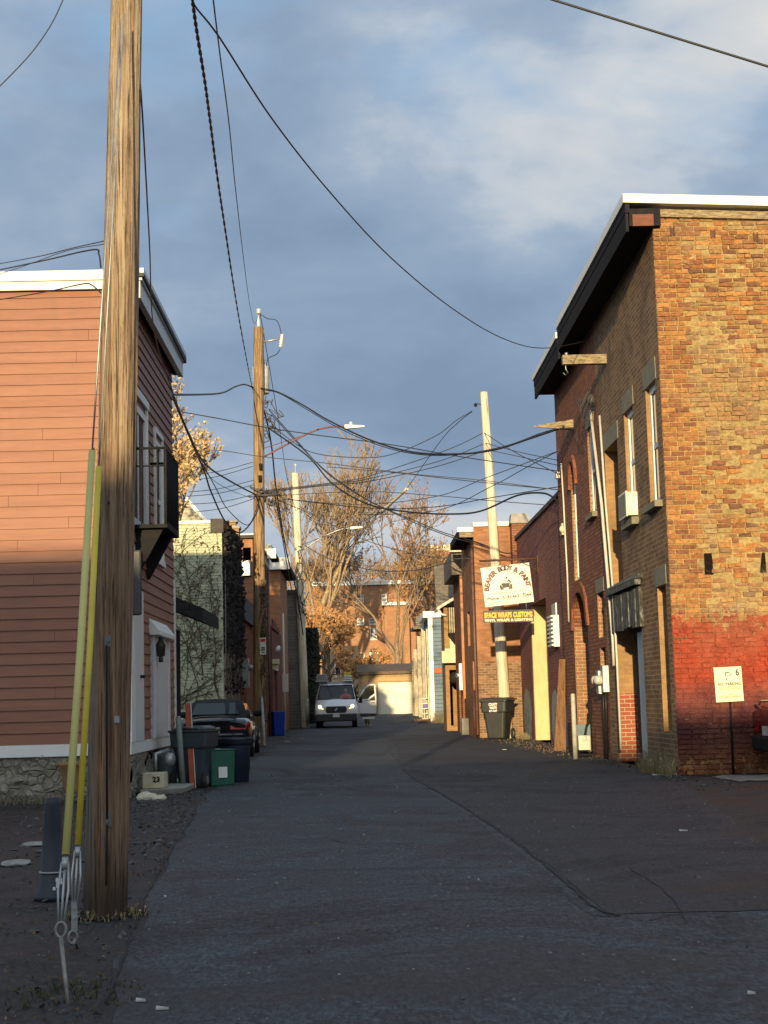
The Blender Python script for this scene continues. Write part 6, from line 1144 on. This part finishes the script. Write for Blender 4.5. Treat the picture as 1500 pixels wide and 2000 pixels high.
m = MB(); m.tube([P(513, 668, MY), P(546, 662, MY)], .03, 6); m.build('bracket', M_GALV, t); m = MB(); m.lathe(P(548, 676, MY), [(.03, -.05), (.07, 0), (.045, .04), (.07, .08), (.045, .12), (.07, .16), (.05, .20), (.05, .35), (.02, .38)], 10, (.15, 0, 1)); m.build('fuse_cutout', pm('porcelain_grey', (.5, .5, .48), .3), t)
m = MB(); random.seed(6)
for i in range(26):
    q = P(random.uniform(517, 540), random.uniform(775, 850), MY)+Vector((0, random.uniform(-.2, .1), 0)); e_ = q+Vector((random.uniform(-.25, .3), random.uniform(-.1, .1), random.uniform(-.5, .3))); m.tube(smooth_pts([q, (q+e_)/2+Vector((random.uniform(-.15, .2), 0, random.uniform(-.2, .1))), e_], 4), .014, 4, False)
for i in range(22):
    q = P(random.uniform(500, 545), random.uniform(955, 985), MY)+Vector((0, random.uniform(-.25, -.1), 0)); e_ = q+Vector((random.uniform(-.5, .5), random.uniform(-.1, .1), random.uniform(-.18, .12))); m.tube([q, (q+e_)/2+Vector((0, 0, -.1)), e_], random.choice((.012, .02, .035)), 4, False)
m.tube([P(497, 968, MY-.2), P(548, 966, MY-.2)], .035, 5); m.build('cable_tangle', M_WIREG, t)
m = MB(); m.lathe(P(508, 935, MY-.2), [(.05, -.1), (.05, .1)], 8); m.lathe(P(509, 912, MY-.2), [(.04, -.1), (.05, .1)], 8); m.build('bolt', MBK, t)
m = MB(); random.seed(15); b_, e_ = MIDB, P(505, 640, MY)
for i in range(30): zz_ = random.uniform(0, .36); a = b_.lerp(e_, zz_); m.tube([a+Vector((random.uniform(.0, .18), -.17, 0)), b_.lerp(e_, zz_+.03)+Vector((random.uniform(.05, .22), -.16, 0))], .012, 3, False); [leafq(m, a+Vector((random.uniform(.05, .26), random.uniform(-.22, -.1), random.uniform(-.2, .3))), .05) for _ in range(6)]
m.build('climbing_stem', M_IVY, t)
m = MB(); m.tube([G(517, 1458), P(511, 1362, MY-.18)], .045, 8); m.build('conduit_guard', pm('grey_green_strip', (.32, .36, .33), .6), t)
T_c = P(510, 770, MY+.38); t = thing('transformer', 'pale cylindrical transformer mounted behind the middle brown utility pole', 'transformer', T_c)
m = MB(); m.lathe(T_c, [(.18, 0), (.245, .02), (.25, .8), (.255, .82), (.21, .88), (.05, .92)], 20); m.build('tank', pm('pale_grey_tank', (.55, .56, .54), .5), t); m = MB(); m.lathe(T_c+Vector((.12, -.05, .86)), [(.04, 0), (.06, .05), (.04, .08), (.06, .11), (.03, .2)], 10); m.lathe(T_c+Vector((-.14, -.05, .80)), [(.04, 0), (.06, .05), (.03, .2)], 10); m.build('bushing', _MC['porcelain_grey'], t)
t = thing('street_lamp', 'street lamp with pale head on a long curved arm from the middle brown pole', 'street lamp', P(515, 893, MY))
m = MB(); m.tube(smooth_pts([P(514, 893, MY-.1), P(560, 868, MY-.1), P(610, 843, MY-.1), P(645, 834, MY-.1), P(676, 833, MY-.1)], 5), .028, 6); m.tube([P(514, 876, MY-.1), P(600, 848, MY-.1)], .012, 5); m.build('arm', pm('redbrown_arm', (.16, .07, .06), .6, .3), t)
m = MB(); q = P(673, 835, MY-.1); m.hexa([q+Vector(v) for v in ((0, -.12, -.06), (.62, -.04, .0), (.62, .04, .0), (0, .12, -.06), (0, -.10, .08), (.58, -.03, .05), (.58, .03, .05), (0, .10, .08))]); m.build('lamp_head', MW, t, bevel=.015); m = MB(); m.lathe(q+Vector((.19, 0, .07)), [(.045, 0), (.045, .08), (.02, .10)], 10); m.build('photocell', MW, t)
t = thing('street_sign', 'small white parking regulation sign with red corner on the middle brown pole', 'sign', P(515, 1262, MY-.2)); m = MB(); s0, s1, s2 = P(508, 1279, MY-.22), P(520, 1278, MY-.22), P(507, 1246, MY-.22)
m.prism([s0, s1, s1+(s2-s0), s2], Vector((0, .01, 0))); m.build('panel', pm('white_sign_enamel', (.66, .66, .58), .45), t, bevel=.004); m = MB(); dx_, dz_ = (s1-s0), (s2-s0)
for v0, v1, u0, u1 in ((.36, .44, .2, .8), (.24, .32, .2, .8), (.10, .16, .25, .75)): m.q([s0+dx_*u0+dz_*v0-Vector((0, .004, 0)), s0+dx_*u1+dz_*v0-Vector((0, .004, 0)), s0+dx_*u1+dz_*v1-Vector((0, .004, 0)), s0+dx_*u0+dz_*v1-Vector((0, .004, 0))])
m.build('lettering', _MC['black_ink'], t); m = MB(); m.q([s0+dx_*.1+dz_*.75-Vector((0, .004, 0)), s0+dx_*.9+dz_*.75-Vector((0, .004, 0)), s0+dx_*.9+dz_*.93-Vector((0, .004, 0)), s0+dx_*.1+dz_*.93-Vector((0, .004, 0))]); m.build('red_band', pm('sign_red', (.5, .03, .04), .5), t)
FB = G(597, 1421); FY = FB.y; t = upole('pale utility pole far down the alley on the left, beyond the maroon garage', FB, P(576, 924, FY), .21, .17, W_PALE)
m = MB(); m.lathe(P(577, 922, FY), [(.03, 0), (.03, .3), (.08, .34), (.04, .42)], 8); m.build('insulator', _MC['porcelain_grey'], t); m = MB(); m.tube([P(601, 1412, FY-.25), P(600, 1365, FY-.25)], .09, 8); m.build('conduit_guard', pm('pale_green_strip', (.45, .5, .44), .6), t)
m = MB(); random.seed(19)
for i in range(30): q = P(random.uniform(575, 592), random.uniform(1060, 1200), FY-.2); e_ = q+Vector((random.uniform(-.3, .5), 0, random.uniform(-1.3, .6))); m.tube([q, (q+e_)/2+Vector((random.uniform(-.1, .25), 0, -.1)), e_], .02, 4, False)
m.build('cable_tangle', M_WIREG, t)
RB = G(992, 1440); RYp = 46.1; RB = P(990, 1440, RYp); RB.z = 0; t = upole('leaning pale wooden pole on the right rising behind the white hanging sign', RB, P(945, 766, RYp), .185, .115, W_PALE)
m = MB(); m.tube([P(940, 790, RYp), P(932, 788, RYp)], .012, 5); m.lathe(P(929, 791, RYp), [(.03, -.04), (.06, 0), (.03, .06)], 10, (0, 1, 0)); m.build('insulator', MBK, t)
t = thing('street_lamp', 'thin distant street lamp arm leaning left to right from the far pale pole', 'street lamp', P(600, 1060, FY)); m = MB(); m.tube(smooth_pts([P(590, 1075, FY), P(625, 1052, FY), P(660, 1036, FY), P(684, 1031, FY)], 4), .035, 5); m.build('arm', M_GALV, t); m = MB(); m.hexa([P(684, 1031, FY)+Vector(v) for v in ((0, -.1, -.08), (.6, -.05, -.02), (.6, .05, -.02), (0, .1, -.08), (0, -.1, .06), (.6, -.05, .05), (.6, .05, .05), (0, .1, .06))]); m.build('lamp_head', MW, t)
# ============================================================ wires
WG = 'overhead wires across the alley'
def wire(label, pts, Y0, Y1, r=.012, mat=None, name='overhead_wire', group=WG, twist=0.):
    n = len(pts); acc = [0.]; r *= 1.3 if Y1 > 28 and Y0 > 20 else 1.
    for a, b in zip(pts, pts[1:]): acc.append(acc[-1]+math.hypot(b[0]-a[0], b[1]-a[1]))
    if Y1/Y0 > 2 or Y0/Y1 > 2:   # long runs toward/away: interpolate inverse depth
        P3 = [P(p[0], p[1], 1/((1-s/acc[-1])/Y0+s/acc[-1]/Y1)) for p, s in zip(pts, acc)]
    else: P3 = [P(p[0], p[1], Y0+(Y1-Y0)*s/acc[-1]) for p, s in zip(pts, acc)]
    c = smooth_pts(P3, 8); m = MB()
    if twist:
        c = smooth_pts(P3, 40)
        for ph in (0, 3.1416): m.tube([p+Vector((math.cos(i*twist+ph)*r*.8, 0, 0))+Vector((0, math.sin(i*twist+ph)*r*.8, 0)) for i, p in enumerate(c)], r*.8, 5)
    else: m.tube(c, r, 5)
    return tag(m.build(name, mat or M_WIRE), label, 'wire', group)
wire('short thin wire crossing the top left corner of the sky', [(-20, 185), (0, 168), (60, 105), (100, 48), (123, 0), (130, -20)], 9.5, 9.5, .004, name='overhead_wire')
wire('thick black cable crossing the top right corner of the sky', [(1040, -15), (1075, -2), (1280, 62), (1500, 130), (1530, 140)], 10, 10, .009)
wire('long black wire sweeping from top centre to the eave of the brick warehouse', [(372, -20), (380, 10), (430, 75), (530, 230), (640, 370), (760, 500), (880, 600), (980, 660), (1060, 680), (1145, 666)], 9.5, 27.5, .007)
wire('thick twisted black cable dropping from the top centre to the middle brown pole', [(373, -20), (384, 60), (400, 160), (412, 250), (425, 350), (440, 450), (455, 550), (470, 640), (485, 720), (492, 755)], 9.5, 45.5, .009, twist=.55)
wire('thin wire from the top centre to the insulator on top of the middle pole', [(414, -20), (430, 110), (447, 240), (460, 370), (475, 500), (487, 590), (497, 632), (505, 612)], 9.5, 45.7, .006)
wire('wire hanging from behind the near pole down past the black balcony', [(262, 60), (275, 180), (284, 330), (292, 480), (300, 640), (330, 745), (370, 850), (405, 925), (445, 955), (500, 976)], 9.4, 45.6, .007)
wire('thicker cable from the clapboard eave to the middle pole below the lamp arm', [(270, 555), (300, 660), (345, 790), (368, 845), (400, 905), (450, 940), (503, 968)], 21.0, 45.6, .018)
wire('dark cable curving from the clapboard eave down behind the balcony toward the middle pole', [(322, 738), (360, 830), (398, 918), (412, 960), (440, 1018), (470, 1040), (500, 1005), (507, 965)], 26, 45.4, .016)
wire('thin loose wire looping left of the middle pole', [(395, 905), (420, 950), (445, 995), (485, 1025), (505, 980)], 30, 45.4, .009)
wire('upper thin wire from the near pole to the left edge above the clapboard roof', [(-20, 518), (0, 515), (80, 500), (140, 485), (203, 471)], 14, 9.2, .004)
wire('black cable with a drip loop left of the near pole', [(-20, 530), (0, 527), (90, 508), (180, 488), (193, 497), (197, 522)], 14, 9.2, .006)
wire('lower thin wire crossing it to the left edge above the clapboard roof', [(-20, 540), (0, 535), (60, 515), (130, 490), (203, 477)], 14, 9.2, .003)
wire('black wire drooping in front of the top clapboards to the near pole', [(-20, 588), (0, 585), (90, 570), (160, 555), (178, 556), (197, 572)], 14, 9.2, .005)
wire('black cable from the clapboard house to the twisted cable splice on the middle pole', [(325, 768), (355, 771), (430, 768), (460, 755), (477, 751), (492, 756)], 26, 45.6, .017)
wire('heavy black service cable from the middle pole across to the splintered plank', [(492, 756), (540, 765), (590, 790), (640, 820), (720, 858), (800, 882), (880, 887), (960, 880), (1040, 855), (1108, 832)], 45.6, 32., .018)
wire('second black strand running beside the heavy service cable', [(510, 762), (545, 768), (600, 800), (660, 835), (730, 866), (800, 885), (880, 889), (980, 873), (1060, 845), (1108, 832)], 45.6, 32., .009)
wire('thin level wire from the clapboard house past the middle pole to the red brick wall', [(340, 802), (430, 818), (520, 835), (620, 850), (760, 868), (900, 892), (1095, 921)], 30, 31.5, .008)
wire('thin wire from the yellow tree past the street lamp to the right', [(385, 868), (400, 880), (440, 881), (520, 893), (640, 905), (800, 925), (940, 938), (1090, 957)], 34, 31.5, .007, M_WIREG)
for i, (a, b) in enumerate([((352, 930), (493, 903)), ((352, 941), (493, 911)), ((355, 962), (495, 938)), ((358, 970), (495, 947)), ((365, 985), (495, 966)), ((380, 1000), (493, 975))]):
    wire(('topmost', 'second', 'third', 'fourth', 'fifth', 'lowest')[i]+' of six thin wires rising from the balcony toward the middle pole', [a, ((a[0]+b[0])/2, (a[1]+b[1])/2+5), b], 52, MY-.1, .009, M_WIREG, group='thin wires left of the middle pole')
wire('wire from middle pole hardware down across the trees to the right eave', [(525, 800), (570, 850), (640, 925), (720, 978), (800, 1013), (860, 1038), (905, 1052)], 45.8, 47.5, .012)
wire('thick cable sagging from middle pole to the corner of the maroon roof', [(523, 835), (600, 890), (650, 945), (720, 985), (800, 1000), (880, 1004), (940, 998), (1010, 968), (1060, 963), (1085, 975), (1098, 990)], 45.8, 34.5, .018)
wire('thin sagging wire between the middle pole and the pale right pole, lowest of three', [(515, 962), (640, 948), (720, 940), (850, 912), (948, 880)], MY-.2, RYp, .010)
wire('thin wire between the middle pole and the pale right pole, middle of three', [(515, 960), (640, 946), (720, 935), (860, 900), (947, 866)], MY-.2, RYp, .009)
wire('thin wire between the middle pole and the pale right pole, highest of three', [(515, 958), (640, 944), (720, 930), (870, 880), (945, 845)], MY-.2, RYp, .009)
wire('wire from the middle pole rising to the black insulator of the pale right pole', [(530, 830), (600, 880), (680, 893), (760, 889), (850, 852), (890, 822), (922, 803)], 45.8, RYp, .010)
wire('straight wire slanting down left from the insulator toward the pale tube', [(922, 804), (895, 825), (860, 862), (793, 957)], RYp, 62, .010)
t = wire('pale yellow tube guard sloping over the slanting wire in the open sky', [(795, 955), (745, 1000)], 62, 66, .05, M_CREAM, 'wire_guard', None)
wire('faint slanting wire continuing from the pale tube into the trees', [(745, 1000), (700, 1022), (640, 1045), (595, 1062)], 66, 77, .012, M_WIREG)
wire('wire from the pale right pole down to the red brick facade, steepest', [(945, 845), (1000, 880), (1095, 928)], RYp, 33, .009)
wire('wire from the pale right pole to the red brick facade, upper gentle one', [(947, 865), (1010, 882), (1095, 900)], RYp, 33, .008)
wire('wire from the pale right pole to the red brick facade, lower gentle one', [(950, 878), (1020, 893), (1095, 910)], RYp, 33, .008)
wire('crossing wire climbing from lower left to the tall arched window', [(560, 975), (700, 985), (850, 970), (950, 933), (1095, 879)], 46, 32.5, .008, M_WIREG)
wire('second crossing wire climbing to the tall arched window', [(700, 1005), (850, 998), (960, 950), (1030, 912), (1098, 877)], 46, 32.5, .008)
wire('thin nearly level wire crossing the pale right pole at mid height', [(640, 912), (760, 922), (850, 932), (960, 944), (1098, 957)], 46, 33, .008, M_WIREG)
wire('long faint wire low across the sky ending at the maroon roof', [(515, 970), (700, 960), (850, 968), (960, 978), (1065, 986)], 46, 37, .008, M_WIREG)
wire('cable rising gently to the maroon roof corner, pale right pole in front of it', [(560, 975), (720, 992), (850, 990), (960, 972), (1095, 950)], 46, 34, .009)
wire('wire from the middle pole diagonal down to the brown roofs on the right', [(530, 810), (620, 905), (700, 965), (790, 1012), (870, 1045), (930, 1063), (985, 1080)], 45.8, 46.5, .012)
wire('steep wire from the middle pole top down to the far pale pole', [(508, 612), (530, 740), (545, 830), (560, 930), (578, 1000)], 45.9, FY, .010)
wire('thick steep cable from the middle pole splice down past the far pole', [(492, 755), (515, 800), (530, 870), (540, 960), (560, 1080), (580, 1160), (592, 1240)], 45.6, FY-1, .022)
wire('second steep cable from the crossarm tangle to the far pole', [(535, 960), (545, 1010), (560, 1100), (575, 1180), (585, 1210)], 45.6, FY-1, .016)
wire('sagging wire low across the trees from the far pole to the right roofs', [(590, 1062), (640, 1090), (720, 1112), (800, 1115), (870, 1100), (940, 1078)], FY, 47, .014, M_WIREG)
wire('upper sagging wire from the street lamp level across the orange leaves', [(540, 975), (620, 1010), (700, 1050), (780, 1075), (860, 1090), (940, 1090)], 46, 47.2, .009, M_WIREG)
wire('service loop wire draped along the parapet of the right brick house', [(905, 1052), (940, 1062), (985, 1080), (1010, 1076), (1040, 1060)], 47, 46, .014)
wire('jumper wire looping from the middle pole insulator to the fuse cutout', [(507, 612), (522, 622), (540, 626), (548, 645), (550, 665)], MY, MY, .010, name='jumper_wire', group=None)
wire('short jumper wire looping below the fuse cutout to the transformer', [(547, 682), (540, 692), (524, 700), (520, 715)], MY, MY+.2, .010, name='jumper_wire', group=None)
# ============================================================ ground cover, litter
def tuft(name, label, cen, rad, n, h, mat, seed, kind=None, cat='weeds'):
    random.seed(seed); m = MB()
    for i in range(n):
        a = random.uniform(0, 6.283); r_ = random.random()**.6; b = Vector((cen[0]+math.cos(a)*r_*rad[0], cen[1]+math.sin(a)*r_*rad[1], zg(cen[1]))); hh = h*random.uniform(.4, 1.)*(1-.5*r_)
        d = Vector((random.gauss(0, .35), random.gauss(0, .35), 1)).normalized(); m.tube([b, b+d*hh*.5, b+d*hh+Vector((random.gauss(0, .12), random.gauss(0, .12), -.05))*hh], [.004, .003, .0012], 3, False)
        if random.random() < .3: leafq(m, b+d*hh*random.uniform(.3, 1), random.uniform(.01, .025))
    return tag(m.build(name, mat), label, cat, None, kind)
M_DRY = pm('dry_grass', (.26, .21, .11), .9, var=.35, ns=4, bump=0)
tuft('weeds', 'dry brown weeds growing at the corner of the painted brick wall', (4.52, 23.5, 0), (.22, 1.0), 620, .62, M_DRY, 1)
tuft('weeds', 'dry grey weeds along the rubble foundation at the left edge', (-5.2, 20.2, 0), (1.5, .4), 900, .28, pm('grey_dry_grass', (.16, .14, .10), .9, var=.3, bump=0), 2)
tuft('weeds', 'small green and brown weeds around the guy wire anchors', (-1.25, 6.7, 0), (.35, .4), 160, .05, pm('moss_grass', (.045, .045, .022), .9, var=.4, bump=0), 3)
tuft('weeds', 'brown dead weeds at the foot of the blue house', (4.2, 79.0, 0), (.5, .8), 260, 1.1, M_DRY, 4)
tuft('weeds', 'low dry weeds along the foot of the maroon wall', (4.75, 44.8, 0), (.2, 1.2), 200, .3, M_DRY, 5)
random.seed(44); m = MB()
def peb(m, c, r):
    vs_ = [c+Vector((random.gauss(0, 1), random.gauss(0, 1), random.gauss(0, .5)))*r for _ in range(4)]; m.fa(vs_, [(0, 1, 2), (0, 3, 1), (1, 3, 2), (0, 2, 3)])
for i in range(3400):
    if random.random() < .72:
        y = random.uniform(5.5, 22); x = lerp(le, y)-abs(random.gauss(0, 1.1))-.0
        if x < -6: continue
    else:
        y = random.uniform(19, 46); x = lerp(re_, y)+random.uniform(-.25, .9)
    peb(m, Vector((x, y, .010)), random.uniform(.003, .014)*(1 if y < 12 else 1.8))
tag(m.build('gravel', pm('grit_stones', (.075, .075, .072), .9, var=.6, ns=14, bump=0)), 'loose grit and small stones along both edges of the asphalt', 'gravel', None, 'stuff')
m = MB(); random.seed(45)
for i in range(900):
    if i < 260: y = random.uniform(77, 86); x = random.gauss(3.7, .35)
    elif i < 480: y = random.uniform(23, 45); x = lerp(re_, y)+random.gauss(.3, .25)
    elif i < 760: y = random.uniform(6, 20); x = lerp(le, y)-abs(random.gauss(.1, .5))
    else: y = random.uniform(6, 30); x = random.uniform(lerp(le, y), lerp(re_, y))
    leafq(m, Vector((x, y, zg(y)+.018)), random.uniform(.006, .014) if y < 30 else (.05 if y > 70 else .018), 1)
for v in m.v: v.z = max(v.z*1., .009) if v.y < 70 else v.z
tag(m.build('fallen_leaves', pm('brown_fallen_leaf', (.14, .085, .045), .9, var=.5, ns=5, bump=0)), 'scattered small brown fallen leaves on the ground', 'leaves', None, 'stuff')
M_PAP = pm('white_litter', (.42, .42, .39), .8, var=.1, bump=0)
for px, py, sx, sy, lb in ((563, 1449, .22, .10, 'flat white paper scrap on the road near the blue bin'), (590, 1443, .07, .07, 'tiny white scrap to the right of the paper scrap on the road'), (317, 1976, .050, .012, 'thin pale stick on the asphalt near the bottom left'), (275, 1960, .040, .014, 'short tan splinter on the asphalt near the bottom left'), (323, 1755, .016, .012, 'small white scrap right of the near pole foot'), (1335, 1625, .07, .03, 'pale yellow twig on the right of the road'), (1285, 1515, .16, .10, 'white scrap of litter at the corner of the painted wall'), (1468, 1946, .03, .012, 'small pale scrap on the road at the lower right'), (985, 1465, .10, .06, 'pale scrap on the ground below the charcoal waste bin'), (935, 1722, .010, .008, 'tiny white fleck in the middle of the road')):
    p = G(px, py); m = MB(); random.seed(px); m.hexa([p+Vector((-sx/2, -sy/2, .009)), p+Vector((sx/2, -sy/2*.6, .009)), p+Vector((sx/2, sy/2, .009)), p+Vector((-sx/2, sy/2*.7, .009)), p+Vector((-sx/2, -sy/2, .013)), p+Vector((sx/2, -sy/2*.6, .020)), p+Vector((sx/2*.9, sy/2, .016)), p+Vector((-sx/2, sy/2*.7, .024))])
    tag(m.build('litter', M_PAP), lb, 'litter')
tuft('weeds', 'thin dead weeds around the foot of the near utility pole', (PB.x, PB.y-.02, 0), (.24, .24), 130, .10, M_DRY, 6)
random.seed(91); m = MB()
for i in range(420):
    a = random.uniform(0, 6.283); r_ = .125+abs(random.gauss(0, .06)); peb(m, Vector((PB.x+math.cos(a)*r_, PB.y+math.sin(a)*r_, .012)), random.uniform(.006, .018))
tag(m.build('soil_crumbs', pm('dark_soil', (.035, .030, .025), .95, var=.4, bump=0)), 'dark crumbs of soil heaped round the foot of the near pole', 'soil', None, 'stuff')
for i_, pts_ in enumerate(([(640, 1640), (700, 1652), (760, 1648), (830, 1662)], [(430, 1720), (470, 1712), (520, 1716), (545, 1708)], [(760, 1870), (820, 1862), (880, 1858)], [(1185, 1790), (1260, 1800), (1330, 1788), (1420, 1795)], [(900, 1575), (930, 1560), (1000, 1566)], [(1230, 1700), (1300, 1745), (1340, 1800)])):
    ribbon('road_crack', _MC['crack_tar'], [G(*p) for p in pts_], .009, .0125, .8, 60+i_)
random.seed(92); m = MB()
for i in range(3600):
    y = 5.3+random.random()**1.6*22; x = random.uniform(lerp(le, y), lerp(re_, y)); peb(m, Vector((x, y, .011)), random.uniform(.0015, .005)*(1+y*.06))
tag(m.build('loose_grit', pm('pale_grit', (.17, .17, .17), .9, var=.6, ns=20, bump=0)), 'tiny loose grit scattered over the asphalt', 'grit', None, 'stuff')
# buildings behind the camera (they shade the ground and the lower left wall)
t = bldg('rear_brick_block', 'long brick block behind the viewpoint, outside the picture', -33, -25, -38, -8.3, 9.1, B_RED2, []); t2 = bldg('rear_low_garage', 'low brick garage behind the viewpoint, outside the picture', -33, -25, -8.2, 26, 6.95, B_BROWN, [])

tree('shadow_fringe_tree', 'unseen leafy tree added behind the viewpoint to roughen the shadow edge', (-11.5, -19, 0), 11.5, .9, 71, 5, 7, LB, .22, B_T, trunkfrac=.26, leafz=2, r0=.2)  # unseen trees added so their crowns break up the block's straight shadow edge
tree('shadow_fringe_tree', 'second unseen leafy tree added behind the viewpoint to roughen the shadow edge', (-15.5, -17, 0), 12.2, .9, 72, 5, 7, LB, .22, B_T, trunkfrac=.26, leafz=2, r0=.2)
